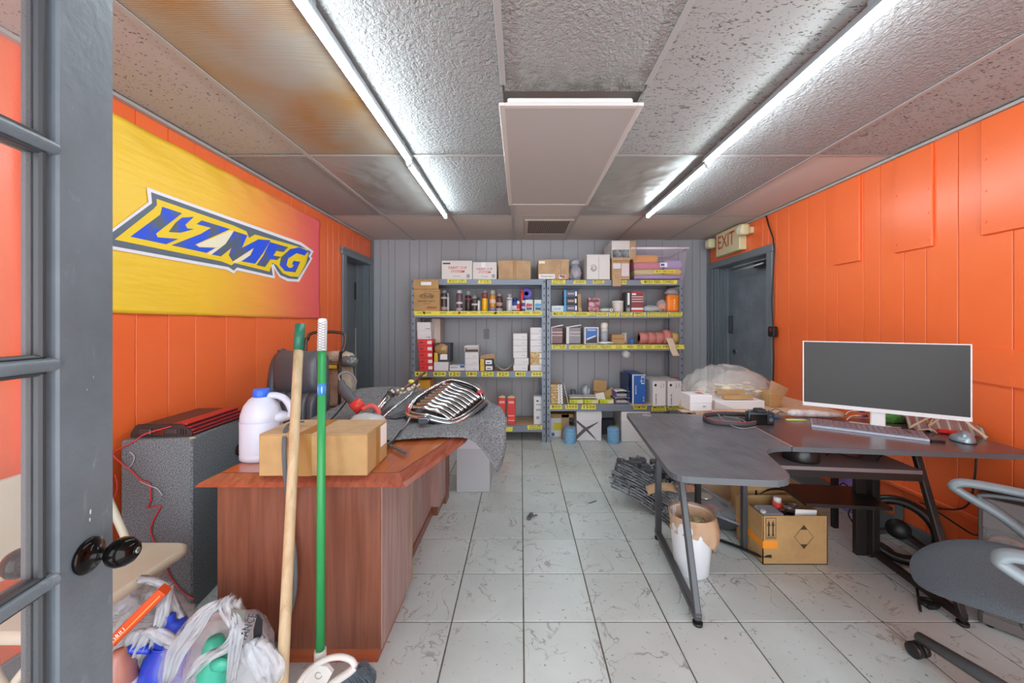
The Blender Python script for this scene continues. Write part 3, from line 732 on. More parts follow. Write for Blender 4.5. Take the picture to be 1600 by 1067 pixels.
t = carton(841, 889, 405.5, L1+.001, 'brown cardboard box with address label and small flag sticker on shelf tops', Y=3.99, m_=CARD2, d=.34, panels=[(.02, .22, .8, .92, WL), (.02, .54, .02, .26, WL), (.68, .9, .03, .22, WL), (.76, .885, .05, .2, mat('flag_red', 'c4585c', .5)), (.70, .77, .12, .2, NAVY)],
       texts=[(.28, .14, .1, .42, 'TRADESH', INK)])
t.p('seam', MB().box(.075, .077, -.172, -.17, 0, .2), BRN)
# right unit top
def bag(name, label, cat, c, r, sz, col, group=None, seed=1, amp=.35, alpha=.55, fb=None, inner=None, sub=4, fr=2.2):
    t = T(name, label, cat, (c[0], c[1], c[2]), 0, group)
    m_ = mat('film_%s_%s' % (col, alpha), col, .18, alpha=alpha, spec=.8, fn=f_bump(34, .7, .012))
    t.p('film', MB().blob((0, 0, r*sz[2]*.92), r, sub, amp, fr, seed, sz=sz, flat_bottom=0.001, ridge=True), m_)
    return t
p = at(899, 434, 4.06)
t = bag('plastic_wrap_bundle', 'crumpled grey plastic wrap bundle between cartons on right shelf top', 'bundle', (p.x, 4.1, R1), .062, (1, 1, 1.45), 'b9b8c4', alpha=.85, seed=3)
t.p('tied_top', MB().blob((0, -.01, .205), .038, 3, .4, 3, 5, sz=(1.3, 1, .8), ridge=True), MATS['film_b9b8c4_0.85'])
t = carton(917, 953, 398, R1, 'white carton with dark swirl logo on right shelf top', Y=3.94, d=.4, m_=WHITEC, bev=.002)
m = MB()
for k in range(4):
    r_ = .012 + k*.008; m.tube([(-.055+math.cos(a)*r_, -.2015, .12+math.sin(a)*r_) for a in [R(40 + k*70 + q*25) for q in range(11)]], .0018, 5)
t.p('swirl_logo', m, mat('grey_print', '77757a', .6)); t.p('seam', MB().box(.004, .006, -.2015, -.2, 0, .24), INK)
t = carton(956, 984, 405, R1, 'open brown carton with white packet and hanging flap under tube carton', Y=3.94, d=.4, m_=CARD2, lid=False)
t.p('hanging_flap', MB().box(-.092, -.0, -.215, -.209, -.075, .085, bev=.002), CARD2); t.p('white_packet', MB().box(.002, .085, -.214, -.203, .03, .17, bev=.003), mat('pinkish_white_packet', 'e0ced0', .35)); t.p('white_packet', MB().box(-.088, -.005, -.219, -.214, .11, .17, bev=.002), WHITEC)
xa, xb = X_(956, 3.93), X_(984, 3.93); z0 = R1 + Z_(405, 3.94) - R1 + .003; z1 = Z_(376, 3.93)
t = T('tube_carton', 'white carton with two grey tubes and open brown flap near the ceiling', 'box', ((xa+xb)/2, 4.12, z0)); hw = (xb-xa)/2; h = min(z1, ZC-.03) - z0
t.p('body', MB().box(-hw, hw, -.19, .19, h*.5, h, bev=.003).box(-hw, -hw+.004, -.19, .19, 0, h*.5).box(hw-.004, hw, -.19, .19, 0, h*.5).box(-hw, hw, .18, .19, 0, h*.5), WHITEC)
t.p('tray', MB().box(-hw, hw, -.19, .19, 0, .008).box(-hw-.002, hw, -.2, -.19, -.02, .012), CARD2)
for sx in (-1, 1):
    tb = t.p('tube', MB().lathe([(.041, -.185), (.045, -.185), (.045, .17), (.041, .17), (.041, -.185)], 24, 0, Matrix.Translation((sx*.046, 0, .056)) @ Matrix.Rotation(R(90), 4, 'X')), mat('grey_tube', 'b5b6b8', .35))
t.p('side_flap', MB().bar((hw, -.19, h*.45), (hw+.05, -.24, h*.45), .003, h*1.0, 0), CARD2)
# tote
TOTE = mat('tote_lilac_plastic', 'cdbfd4', .2, alpha=.2)
xa, xb = X_(988, 3.9), X_(1074, 3.9); zt = Z_(388, 3.9); t = T('storage_tote', 'clear lilac plastic tote of folded cloths on right shelf top', 'tote', ((xa+xb)/2, 4.12, R1)); hw = (xb-xa)/2; h = zt-R1-.0
def ring(hw_, hd_, z): return [(-hw_, -hd_, z), (hw_, -hd_, z), (hw_, hd_, z), (-hw_, hd_, z)]
m = MB(); o1 = ring(hw-.03, .19, .002) + ring(hw, .22, h) + ring(hw-.034, .186, .006) + ring(hw-.004, .216, h)
m.add(o1, [(0, 1, 5, 4), (1, 2, 6, 5), (2, 3, 7, 6), (3, 0, 4, 7), (0, 3, 2, 1)])
t.p('tub', m, TOTE)
t.p('rim', MB().tube([(-hw-.008, -.228, h), (hw+.008, -.228, h), (hw+.008, .228, h), (-hw-.008, .228, h)], .011, 8, closed=True), mat('tote_rim', 'e3dbe6', .3))
t.p('printed_label', MB().box(-.06, .16, -.2245, -.223, .062, .092), YEL); t.p('lettering', MB().text('MICRO FIBER Towels', .024, frontM(.05, -.2255, .077), .0004, 0, w=.19), INK)
t.p('sticker', MB().box(.0, .075, -.2275, -.2262, .125, .17), WL); t.p('sticker_print', MB().box(.008, .045, -.2285, -.2276, .135, .16), BLU)
cols = [('pink_towel', 'd9808e'), ('yellow_towel', 'dcca6a'), ('orange_towel', 'f0a83c'), ('red_towel', 'd6606a'), ('lilac_towel', 'b59ccc'), ('purple_towel', 'a889c6')]
def towel(nm, col, x0, x1, z0, z1, lab):
    def f(u, v):
        a = v*math.pi; x = x0 + u*(x1-x0); zc = (z0+z1)/2; hh = (z1-z0)/2 * (1 - .5*abs(2*u-1)**6)
        return Vector((tx0 + x, 4.12 - .165 + .02*(1-math.sin(a)) , R1 + zc - hh*math.cos(a)*(1+.06*noise.noise(Vector((u*9, v*3, z0*50))))))
    m = MB().grid(f, 20, 10); m.box(tx0+x0+.004, tx0+x1-.004, 4.12-.15, 4.12+.15, R1+z0+.001, R1+z1-.001, bev=.006)
    solo('folded_towel', m, mat(nm, col, .95), lab, 'towel', 'folded cloths in the plastic tote')
tx0 = (xa+xb)/2
towel('purple_towel', 'b093cc', -.25, .25, .008, .05, 'purple folded cloth at the bottom of lilac plastic tote')
towel('yellow_towel', 'd8cc84', -.25, .06, .051, .11, 'pale yellow folded cloth, left side of lilac plastic tote')
towel('gold_towel', 'efc25a', .065, .25, .051, .115, 'golden folded cloth, right side of lilac plastic tote')
towel('pink_towel', 'd87f8c', -.255, .06, .111, .185, 'pink folded cloth, left side of lilac plastic tote')
towel('lilac_towel', 'b7a0d2', .065, .26, .116, .21, 'lilac folded cloth, right side of lilac plastic tote')
towel('orange_towel', 'f2a93f', -.262, -.0, .186, .265, 'bright orange folded cloth on top in lilac plastic tote')

# second shelf left: brown carton and cans
t = carton(646.5, 687, 452, L2, 'brown cardboard BRAKE PARTS carton with raised flap at left shelf edge', Y=3.955, d=.3, m_=CARD, bev=.003,
       texts=[(.5, .68, .2, .5, "O'Reilly", BRN), (.5, .45, .1, .66, 'BRAKE PARTS', BRN), (.5, .33, .05, .3, 'CLEANER', BRN), (.76, .9, .05, .34, 'DISC BRAKE', BRN)], panels=[(.5, .88, .1, .21, mat('carton_stamp', 'a5643c', .7))])
t.p('raised_flap', MB().box(-.142, .128, -.155, -.151, .235, .335), CARD); t.p('torn_label', MB().box(-.06, .05, -.1565, -.155, .275, .31), WL); t.p('logo_outline', MB().tube([(.0+math.cos(a)*.075, -.1515, .16+math.sin(a)*.026) for a in [k*math.pi/10 for k in range(20)]], .0015, 5, closed=True), BRN)
def can(px, top, z0, Y, label, body, cap=('8d9196', .4), r=.033, capH=.045, neck=True, group='spray cans and bottles on second left shelf', bands=(), name='spray_can', cat='can', cone=False):
    x = X_(px, Y); h = Z_(top, Y) - z0
    t = T(name, label, cat, (x, Y+r, z0), 0, group)
    bt = h - capH
    prof = [(0, 0), (r*.94, 0), (r, .004), (r, bt-.012), (r*.82, bt)]
    t.p('body', MB().lathe(prof, 20), mat('can_' + body, body, .3, .15))
    for (v0, v1, c, a0) in bands:
        t.p('printed_band', MB().lathe([(r+.0006, bt*v0), (r+.0006, bt*v1)], 20, 0), mat('band_' + c, c, .4))
    if cone: cp = [(r*.8, bt), (r*.55, bt+capH*.5), (r*.25, bt+capH*.8), (r*.25, h), (0, h)]
    else: cp = [(r*.8, bt-.002), (r*.8, bt+capH*.75), (r*.7, h), (0, h)]
    t.p('cap', MB().lathe(cp, 18), mat('cap_' + cap[0], cap[0], cap[1]))
    return t
cY = 3.99
for a in [
 (693, 453, '46393c', 'dark brown spray can with white stripe beside the brake parts carton', '7d8088', [(.05, .25, 'a99aa0', 0), (.68, .8, 'b8b0b2', 0)]),
 (698, 458, 'd8d6d4', 'slim white can just behind the dark brown spray can', 'c8c8c8', []),
 (717, 453, '6a5560', 'mauve grey spray can with pale grey cap', 'c4c8c8', [(.0, .18, 'b8a6ac', 0), (.4, .52, 'e0dcdc', 0)]),
 (731, 454, '33292c', 'black bottle with red collar and grey neck', '8e9a98', [(.72, .8, 'c83c3c', 0)]),
 (741, 461, '4b4648', 'short black and white can with cone top', 'a9abad', [(.45, .6, 'dcdad8', 0)]),
 (747, 464, 'e2e0de', 'narrow white bottle behind the cone topped can', '44423f', []),
 (757, 453, 'e6b420', 'yellow spray can with grey cap', '7b7f84', [(.72, 1.0, '8c4a4e', 0)]),
 (769.5, 453, 'c98f35', 'gold labelled bottle with clear pump neck', 'b4b2ac', [(.0, .25, '8a86a8', 0), (.45, .72, 'e6c9b8', 0)]),
 (780, 458, '5a3133', 'dark red brown bottle with silver cap', '8d8c8e', [(.35, .6, 'bf9b86', 0), (.0, .2, 'a8a6b8', 0)]),
 (796, 459, 'cfcdd0', 'plain silver white can right of the dark red bottle', 'a59ea2', [(.8, .86, '8a6f78', 0)]),
 (804.5, 465, '27478e', 'dark blue bottle left of the red tube', '1f3f86', [(.1, .55, 'd8d2dc', 0)]),
 (809.5, 470, 'cf3438', 'short red can in front of the dark blue bottle', 'd4d4d6', [(.2, .3, 'f0eef0', 0)]),
 ]:
    can(a[0], a[1], L2, cY + (.05 if 'behind' in a[3] else 0.0), a[3] + (' on second left shelf' if len(a[3].split()) < 12 else ''), a[2], (a[4], .4), bands=a[5], cone='cone' in a[3], r=.034 if a[0] not in (809.5, 747, 698) else .024, capH=.05 if 'neck' in a[3] else .035)
can(815.5, 452, L2, 4.03, 'tall thin bright red tube beside purple roll on second left shelf', 'e23c34', ('e23c34', .4), r=.015, capH=.03, group=None)
t = T('tape_roll', 'purple tape roll standing behind thinner cans on second left shelf', 'roll', (X_(822.5, 4.12), 4.12, L2))
t.p('roll', MB().lathe([(.022, -.02), (.068, -.02), (.068, .02), (.022, .02), (.022, -.02)], 28, 0, Matrix.Translation((0, 0, .2)) @ Matrix.Rotation(R(90), 4, 'X')), mat('purple_tape', '6f63c8', .4))
t.p('stand_box', MB().box(-.06, .06, -.03, .1, 0, .131, bev=.003), mat('navy_box', '2a3562', .5))
can(818, 469, L2, 3.985, 'small purple white bottle in front of the red tube', '5d4a8e', ('e6e2ea', .4), r=.022, capH=.03, group=None, bands=[(.3, .6, 'd8d0e2', 0)])
for (px, c1, lb) in ((827, 'c8323a', 'white rectangular thinner can with red label on second left shelf'), (841, '3f9fd4', 'white rectangular thinner can with blue label at right end of shelf')):
    xa, xb = X_(px-6.5, cY), X_(px+6.0, cY); hh = Z_(468, cY)-L2
    t = T('thinner_can', lb, 'can', ((xa+xb)/2, cY+.03, L2), 0, 'rectangular thinner cans')
    t.p('body', MB().box(-(xb-xa)/2, (xb-xa)/2, -.03, .03, 0, hh, bev=.005), mat('tin_white', 'c9d6d4', .35))
    t.p('cap', MB().cyl((0, 0, hh), (0, 0, hh+.016), .015, 14), mat('teal_cap', '5f8f9c', .4))
    m = MB().prism([(-.032, .045), (.03, .05), (.034, .075), (-.02, .085), (-.034, .07)], lambda u, v: (u, -.0308, v), (0, .0005, 0)); t.p('printed_label', m, mat('lbl_' + c1, c1, .4)); t.p('lettering', MB().box(-.03, .03, -.0306, -.03, .012, .04), NAVY)
# third shelf left
sY = 3.985
G = 'sandpaper boxes on the third left shelf'
def sbox(a, b, ya, yb, zb, label, m_, texts=(), panels=(), d=.16, group=G, Y=sY, tilt=0, name='sandpaper_box'):
    z1 = zb + (yb-ya)*Y/F
    t = carton(a, b, 0, zb, label, Y=Y, d=d, m_=m_, name=name, group=group, texts=texts, panels=panels, ztop=z1-.001, lid=False, bev=.002)
    return z1
WB = mat('white_gloss_box', 'dddbdc', .4); RB = mat('red_gloss_box', 'e23a3e', .35)
ordn = ['bottom', 'second from the bottom', 'middle', 'fourth from the bottom', 'top']
z = L3
for k in range(5):
    z = sbox(655.5-k*.6, 676.5-k*.3, 0, 9.9, z, 'red sandpaper box at left end, %s of the red stack' % ordn[k], RB, panels=[(.66, .96, .25, .75, WL), (.1, .35, .42, .55, INK)])
for k, nm in ((0, 'lower'), (1, 'upper')):
    z = sbox(652-k*.6, 673.5-k*.6, 0, 13.3, z, '%s of two white boxes on top of the red stack' % nm, WB, panels=[(.6, .85, .22, .26, INK), (.84, .9, .16, .3, INK)])
carton(674, 688, 498, L3, 'tall beige carton behind the red and white box stack', Y=4.14, d=.2, m_=mat('beige_carton', 'c9b8ab', .6), name='tall_carton', panels=[(.1, .3, .8, .85, INK), (.1, .3, .5, .55, INK)])
z = sbox(678, 700.5, 0, 14, L3, 'white box under the black carton holding a brown bag', WB)
t = carton(678.5, 704, 0, z, 'black and yellow open carton stuffed with brown bag on white box', Y=sY, d=.16, m_=mat('black_carton', '3c3c42', .5), name='open_carton', ztop=z+.20, lid=False, panels=[(0, .22, 0, .5, mat('yellow_print', 'e2b82c', .45)), (.36, .8, .12, .42, WL)])
t.p('brown_bag', MB().blob((-.01, -.075, .135), .05, 3, .35, 3, 2, sz=(1.35, .35, 1.05), ridge=True), mat('brown_glossy_bag', 'a98857', .2))
t = carton(702.5, 726, 570.5, L3, 'flat white box with blue print on third left shelf', Y=sY, d=.16, m_=WB, name='sandpaper_box', group=G, lid=False, texts=[(.3, .6, .25, .5, 'ABRASIVES', NAVY)], panels=[(.7, .98, .55, .95, BLU)])
z = L3
for k in range(3):
    z = sbox(726.5, 748.5-k*.5, 0, 9.6, z, 'white box above the 180 label, %s of three' % ['lowest', 'middle', 'uppermost'][k], WB, panels=[(.58, .8, .3, .36, GRYL)])
t = T('open_tray_box', 'open white tray with dark inside topping the stack above 180 label', 'box', (X_(737, sY), sY+.08, z)); 
t.p('body', MB().box(-.078, -.074, -.08, .08, 0, .07).box(.07, .074, -.08, .08, 0, .085).box(-.078, .074, .074, .08, 0, .07).box(-.078, .074, -.08, .08, 0, .004).box(-.078, .074, -.082, -.078, .055, .07), WB)
t.p('inside', MB().box(-.07, .066, -.06, .07, .005, .02), mat('dark_brown_inside', '6b5145', .8))
z = L3
BB = mat('black_yellow_box', '46444a', .45)
for k in range(2):
    z = sbox(750.5, 771-k*1.0, 0, 9.2, z, 'black and yellow sandpaper box above the 220 label, %s one' % ['lower', 'upper'][k], BB, panels=[(0, .3, 0, 1, MATS['yellow_print']), (.42, .92, .15, .82, WL), (.5, .8, .35, .5, NAVY)])
solo('cardboard_scrap', MB().bar((X_(751, 4.0), 4.0, z+.004), (X_(772, 4.0), 4.1, z+.02), .003, .07), CARD2, 'folded tan cardboard scrap lying on black and yellow boxes', 'cardboard')
m = MB().grid(lambda u, v: Vector((X_(773, 4.0) + u*.2, 3.985 + v*.12, L3 + .004 + .075*abs(2*u-1)**1.5*(1-.4*v) + .02*abs(noise.noise(Vector((u*9, v*7, 1)))))), 26, 16)
solo('plastic_bag', m, mat('film_pinkish', 'dccfc8', .15, alpha=.75, fn=f_bump(60, .8, .01)), 'crumpled clear plastic bag above the 320 label', 'bag', solid=.004)
z = L3
for k in range(6):
    off = [0, 1.6, 0, 0, 0, 0][k]
    z = sbox(802+off, 824.5+off-(k > 1)*.8, 0, [9.6, 10.6, 9.6, 9.6, 9.6, 9.6][k], z, 'white box in the six-high stack above the 400 label, %s' % ['lowest', 'second up and shifted right', 'third up', 'fourth up', 'fifth up', 'topmost'][k], WB, panels=[(.62, .88, .4, .46, GRYL)])
z = L3
GOLD = mat('gold_print_box', 'c0944c', .4, fn=f_blotch('a87a34', 'e0c48c', 30))
for k in range(7):
    gold = k in (1, 2)
    z = sbox(828.5, 849, 0, 9.7, z, '%s box in the seven-high stack above the 600 label, %s' % (['gold' if gold else 'white'][0], ['lowest', 'lower gold', 'upper gold', 'fourth up', 'fifth up', 'sixth up', 'topmost'][k]), GOLD if gold else WB, panels=[(.72, .98, .1, .9, WL)] if gold else [(.62, .88, .4, .46, GRYL)])
# bottom shelf left
for k, (a, b, ly) in enumerate(((778.5, 790.5, 4.05), (792.5, 805, 4.0))):
    xa, xb = X_(a, ly), X_(b, ly); hh = Z_(618, ly) - L4
    t = T('red_tin', 'tall red rectangular tin with cream top on bottom left shelf, %s of two' % ['left', 'right'][k], 'can', ((xa+xb)/2, ly+.03, L4), 0, 'red tins')
    t.p('body', MB().box(-(xb-xa)/2, (xb-xa)/2, -.03, .03, 0, hh-.03, bev=.006), LRED)
    t.p('top', MB().box(-(xb-xa)/2+.004, (xb-xa)/2-.004, -.026, .026, hh-.03, hh-.012, bev=.006).cyl((0, 0, hh-.012), (0, 0, hh), .016, 14), CRM)
    t.p('printed_label', MB().box(-.03, .03, -.0308, -.03, hh-.085, hh-.06).box(-.034, .034, -.0308, -.03, .04, .05).box(-.034, .034, -.0308, -.03, .09, .1), mat('pale_pink_print', 'f0b4ac', .5))
t = carton(834, 848.5, 620, L4, 'pale grey white bottle-shaped box at right end of bottom left shelf', Y=4.0, d=.1, m_=WB, name='tall_white_box', panels=[(.25, .6, .2, .3, GRYL), (.25, .8, .7, .74, GRYL), (.3, .5, .82, .88, INK), (.25, .8, .5, .56, GRYL)])
t.p('grey_lid', MB().box(-.05, .045, -.04, .04, .268, .29, bev=.004), STEEL)
carton(653.5, 672, 594, L4, 'tall orange yellow carton on bottom left shelf behind chrome grille', Y=4.05, d=.2, m_=mat('orange_yellow_carton', 'e8a83a', .5), name='tall_yellow_carton')

# ---------------- right unit, second shelf
z = R2
t = carton(861.5, 881, 477.5, R2, 'flat white box with blue print above MASK DISKS label', Y=4.0, d=.18, m_=mat('pale_blue_white', 'd3dfe4', .4), name='flat_white_box', lid=False, texts=[(.5, .45, .35, .5, 'FILLER', BLU)])
BB2 = mat('dark_blue_box', '2e4668', .4)
for k in range(3):
    z = sbox(881.3, 902-(k == 1)*.5, 0, 11.3, z, 'dark blue and black box right of the flat white box, %s of three' % ['bottom', 'middle', 'top'][k], BB2 if k != 1 else BLACKP, panels=[(0, .16, 0, 1, mat('sky_print', '3d9cd8', .4)), (.28, .78, .35, .65, mat('pink_grey_print', 'b59a9c', .5)), (.84, .97, .2, .8, WL)], group='dark blue boxes on second right shelf', name='abrasive_box')
t = carton(902.5, 908, 459, R2, 'thin beige carton standing right of dark blue boxes', Y=4.05, d=.2, m_=CARD2, name='thin_carton', lid=False)
solo('small_cream_block', MB().box(X_(903, 4), X_(909, 4), 3.99, 4.04, R2, R2+.04, bev=.004), CARD2, 'small tan cardboard block beside dark blue boxes', 'block')
m = MB().box(X_(919, 4), X_(938, 4), 4.0, 4.07, R2, Z_(465, 4), bev=.012, seg=2)
t = T('packet', 'maroon and pink packet standing on second right shelf', 'packet', (X_(928.5, 4), 4.03, R2)); t.p('pouch', m, mat('maroon_packet', '9c5a66', .35, fn=f_blotch('8a4454', 'd6a4ac', 26, .45, .6)), True)
t.p('header', MB().box(X_(921, 4), X_(936, 4), 3.998, 4.0, Z_(472, 4), Z_(468, 4)), mat('dark_maroon', '6e2c3a', .4), True)
bag('clear_packet', 'small crumpled clear packet between maroon packet and white roll', 'packet', (X_(946, 4.02), 4.03, R2), .05, (1.3, .7, .42), 'dadfe0', alpha=.8, seed=8, sub=3)
t = T('nozzle', 'small white nozzle with black hole beside white roll', 'nozzle', (X_(955, 3.99), 4.0, R2)); t.p('body', MB().cyl((0, -.02, .018), (0, .03, .018), .017, 14), WHITEP); t.p('hole', MB().cyl((0, -.0215, .018), (0, -.019, .018), .008, 10), BLACKP)
t = T('white_jar', 'round white jar in the middle of second right shelf', 'jar', (X_(966, 4.05), 4.07, R2)); t.p('body', MB().lathe([(0, 0), (.058, 0), (.06, .004), (.06, .112), (.054, .12), (0, .12)], 24), mat('pearl_white', 'd8d2cb', .25)); t.p('lid', MB().lathe([(.061, .098), (.061, .118), (.055, .122), (0, .122)], 24), WHITEP)
t = carton(977.5, 986, 456, R2, 'narrow black and white box left of the red box on second right shelf', Y=4.02, d=.15, m_=mat('charcoal_box', '3a3f42', .5), name='narrow_box', lid=False, panels=[(.35, .75, .35, .95, WL), (.2, .8, .02, .2, GRYL)])
t = carton(986.5, 1005, 456, R2, 'red and brown box with white print on second right shelf', Y=4.0, d=.15, m_=mat('dark_red_box', '8c3f44', .45), name='red_box', lid=False, panels=[(0, 1, .96, 1, RED), (.05, .4, .84, .93, WL), (0, 1, .74, .77, WL), (0, 1, .62, .65, WL), (0, 1, .5, .53, WL), (0, 1, .1, .2, WL), (0, 1, 0, .08, RED)])
bag('clear_glove_pack', 'low crumpled grey clear packet right of the red box', 'packet', (X_(1018, 4.02), 4.06, R2), .07, (1.3, .8, .5), 'c2cccd', alpha=.85, seed=12, sub=3)
t = bag('orange_pack', 'small clear bag with orange canister left of tall orange pouch', 'bag', (X_(1035, 4.02), 4.04, R2), .052, (1, .7, 1.25), 'd8cfd0', alpha=.4, seed=13, sub=3)
t.p('orange_band', MB().lathe([(.04, .03), (.042, .035), (.042, .075), (.04, .08)], 18), mat('orange_plastic', 'f08226', .35))
t = T('orange_pouch', 'tall bright orange pouch with clear crumpled top on second right shelf', 'pouch', (X_(1052, 4.0), 4.03, R2)); t.p('pouch', MB().box(-.066, .066, -.035, .035, 0, .185, bev=.02, seg=2), mat('bright_orange', 'f58420', .3)); t.p('clear_top', MB().blob((.0, 0, .215), .06, 3, .4, 3, 9, sz=(1.1, .5, .6), ridge=True), mat('film_smoke', 'a9a0a2', .15, alpha=.7)); t.p('lettering', MB().text('XTRA', .03, Matrix.Translation((0.01, -.0358, .08)) @ Matrix.Rotation(R(90), 4, 'X') @ Matrix.Rotation(R(90), 4, 'Z'), .0004, 0, w=.12), mat('cream_print', 'f6d9b0', .5))
# third shelf right
def pail(px0, px1, top, label, wht, band):
    xa, xb = X_(px0, 4.0), X_(px1, 4.0); r = (xb-xa)/2; h = Z_(top+4, 4.0)-R3
    t = T('filler_tin', label, 'can', ((xa+xb)/2, 4.0+r, R3), 0, 'body filler tins')
    t.p('body', MB().box(-r, r, -.05, .05, 0, h, bev=.008), mat('tin_'+band, band, .35, .2)); t.p('side_panel', MB().box(-r-.001, -r+.03 if wht else -r+.008, -.0515, 0, 0, h), WHITEC)
    t.p('lid', MB().add([(-r-.003, -.054, h), (r+.003, -.054, h+.028), (r+.003, .054, h+.028), (-r-.003, .054, h), (-r-.003, -.054, h-.01), (r+.003, -.054, h+.018), (r+.003, .054, h+.018), (-r-.003, .054, h-.01)], [(0, 1, 2, 3), (4, 5, 6, 7), (0, 1, 5, 4), (1, 2, 6, 5), (2, 3, 7, 6), (3, 0, 4, 7)]), WHITEP)
    t.p('printed_label', MB().box(-r+.035 if wht else -r+.01, r-.006, -.052, -.0505, h*.66, h*.72).box(-r+.035 if wht else -r+.01, r-.006, -.052, -.0505, h*.48, h*.53), mat('pinkish_print', 'd9c4c2', .5))
pail(861.5, 880, 507, 'dark maroon tin with tilted white lid at left end of third right shelf', False, '6b4a4e')
pail(885.5, 908.5, 507, 'grey brown tin with white side panel and tilted white lid', True, '77737a')
t = carton(913, 935.5, 511, R3, 'white and bright blue box with dark diagonal band on third right shelf', Y=4.0, d=.12, m_=WHITEC, name='blue_white_box', lid=False)
t.p('printed_panel', MB().box(-.062, .062, -.0608, -.06, .01, .17), BLU); t.p('printed_band', MB().prism([(-.062, .01), (.062, .01), (.062, .08), (-.062, .03)], lambda u, v: (u, -.0618, v), (0, .0006, 0)), mat('dark_print', '3a3034', .5)); t.p('printed_stripe', MB().prism([(-.05, .045), (.045, .085), (.045, .095), (-.05, .06)], lambda u, v: (u, -.0624, v), (0, .0005, 0)), WL); t.p('lettering', MB().text('FINISH', .028, frontM(0, -.0622, .15), .0004, 0, w=.09), WL)
t = T('roll_bottle', 'white bottle with rounded cap on third right shelf', 'bottle', (X_(945.5, 4), 4.04, R3)); t.p('body', MB().lathe([(0, 0), (.036, 0), (.038, .004), (.038, .165), (.036, .17), (0, .17)], 20), mat('pale_grey_white', 'd4d6d0', .35)); t.p('cap', MB().lathe([(.038, .168), (.041, .18), (.041, .215), (.03, .232), (0, .236)], 20), mat('ivory_cap', 'e2e2d4', .35)); t.p('printed_label', MB().lathe([(.0386, .03), (.0386, .14)], 20), mat('grey_blue_print', 'aab2bb', .5))
bag('crumpled_tissue', 'white crumpled packing around the white bottle base', 'packing', (X_(946, 4), 3.99, R3), .05, (1.5, .5, .3), 'dcdfe4', alpha=.95, seed=21, sub=3)
t = carton(956, 976, 523, R3, 'small tan cardboard box right of white bottle on third right shelf', Y=4.0, d=.1, m_=CARD, name='small_tan_box', panels=[(0, 1, .55, .6, BRN)])
t = T('silver_tape_roll', 'silver white tape roll standing behind small tan box', 'roll', (X_(977, 4.03), 4.03, R3)); t.p('roll', MB().lathe([(.05, -.028), (.062, -.028), (.062, .028), (.05, .028), (.05, -.028)], 30, 0, Matrix.Translation((0, .04, .063)) @ Matrix.Rotation(R(70), 4, 'Z') @ Matrix.Rotation(R(90), 4, 'X')), mat('silver_tape', 'c6c9cc', .4)); t.p('core', MB().lathe([(.046, -.027), (.05, -.027), (.05, .027), (.046, .027), (.046, -.027)], 30, 0, Matrix.Translation((0, .04, .063)) @ Matrix.Rotation(R(70), 4, 'Z') @ Matrix.Rotation(R(90), 4, 'X')), CARD2)
solo('blue_tag', MB().box(X_(984.5, 3.99), X_(990, 3.99), 3.985, 4.0, R3, R3+.06, bev=.004), BLU, 'small bright blue plug beside silver tape roll', 'plug')
PINKR = mat('pink_sandpaper', 'd08078', .8, fn=f_speck(500, 'c46c66', 'dc9a90', .4, .6, .2)); TANR = mat('tan_sandpaper', 'd6ac6c', .8)
spec = [(1001, 1014, 519, PINKR, 'pink sandpaper roll, leftmost of the lying row on third right shelf'), (1014.5, 1026, 519, PINKR, 'pink sandpaper roll, second from left in the lying row'), (1026.5, 1038, 519, PINKR, 'pink sandpaper roll, third from left in the lying row'), (1038.5, 1050, 515.5, PINKR, 'largest pink sandpaper roll with hanging tail, fourth in the row'), (1050.5, 1062, 519.5, TANR, 'tan sandpaper roll at right end of the lying row')]
for (a, b, tp, m_, lb) in spec:
    r = (Z_(tp, 4.05)-R3)/2; xa, xb = X_(a, 4.0), X_(b, 4.0)
    t = T('sandpaper_roll', lb, 'roll', ((xa+xb)/2, 4.06, R3), 0, 'sandpaper rolls'); hl = (xb-xa)/2
    Mr = Matrix.Translation((0, 0, r)) @ Matrix.Rotation(R(90), 4, 'Y')
    t.p('roll', MB().lathe([(r*.6, -hl), (r, -hl), (r, hl), (r*.6, hl), (r*.6, -hl)], 30, 0, Mr), m_); t.p('core', MB().lathe([(r*.54, -hl+.002), (r*.6, -hl+.002), (r*.6, hl-.002), (r*.54, hl-.002), (r*.54, -hl+.002)], 24, 0, Mr), CRM)
    if 'tail' in lb: t.p('loose_end', MB().grid(lambda u, v: Vector((hl*(2*u-1)*.9 + v*v*.05, -r-.02-.02*v - .035*min(1, v*3), r*.9 - v*.19)), 6, 12), mat('sandpaper_back', 'ddc9ae', .8), solid=.001)
bag('glass_knob', 'clear crumpled plastic ball hanging under third right shelf', 'ball', (X_(978, 3.95), 3.94, Z_(559, 3.95)), .038, (1, .8, 1), 'cfd3d2', alpha=.7, seed=31, sub=3)
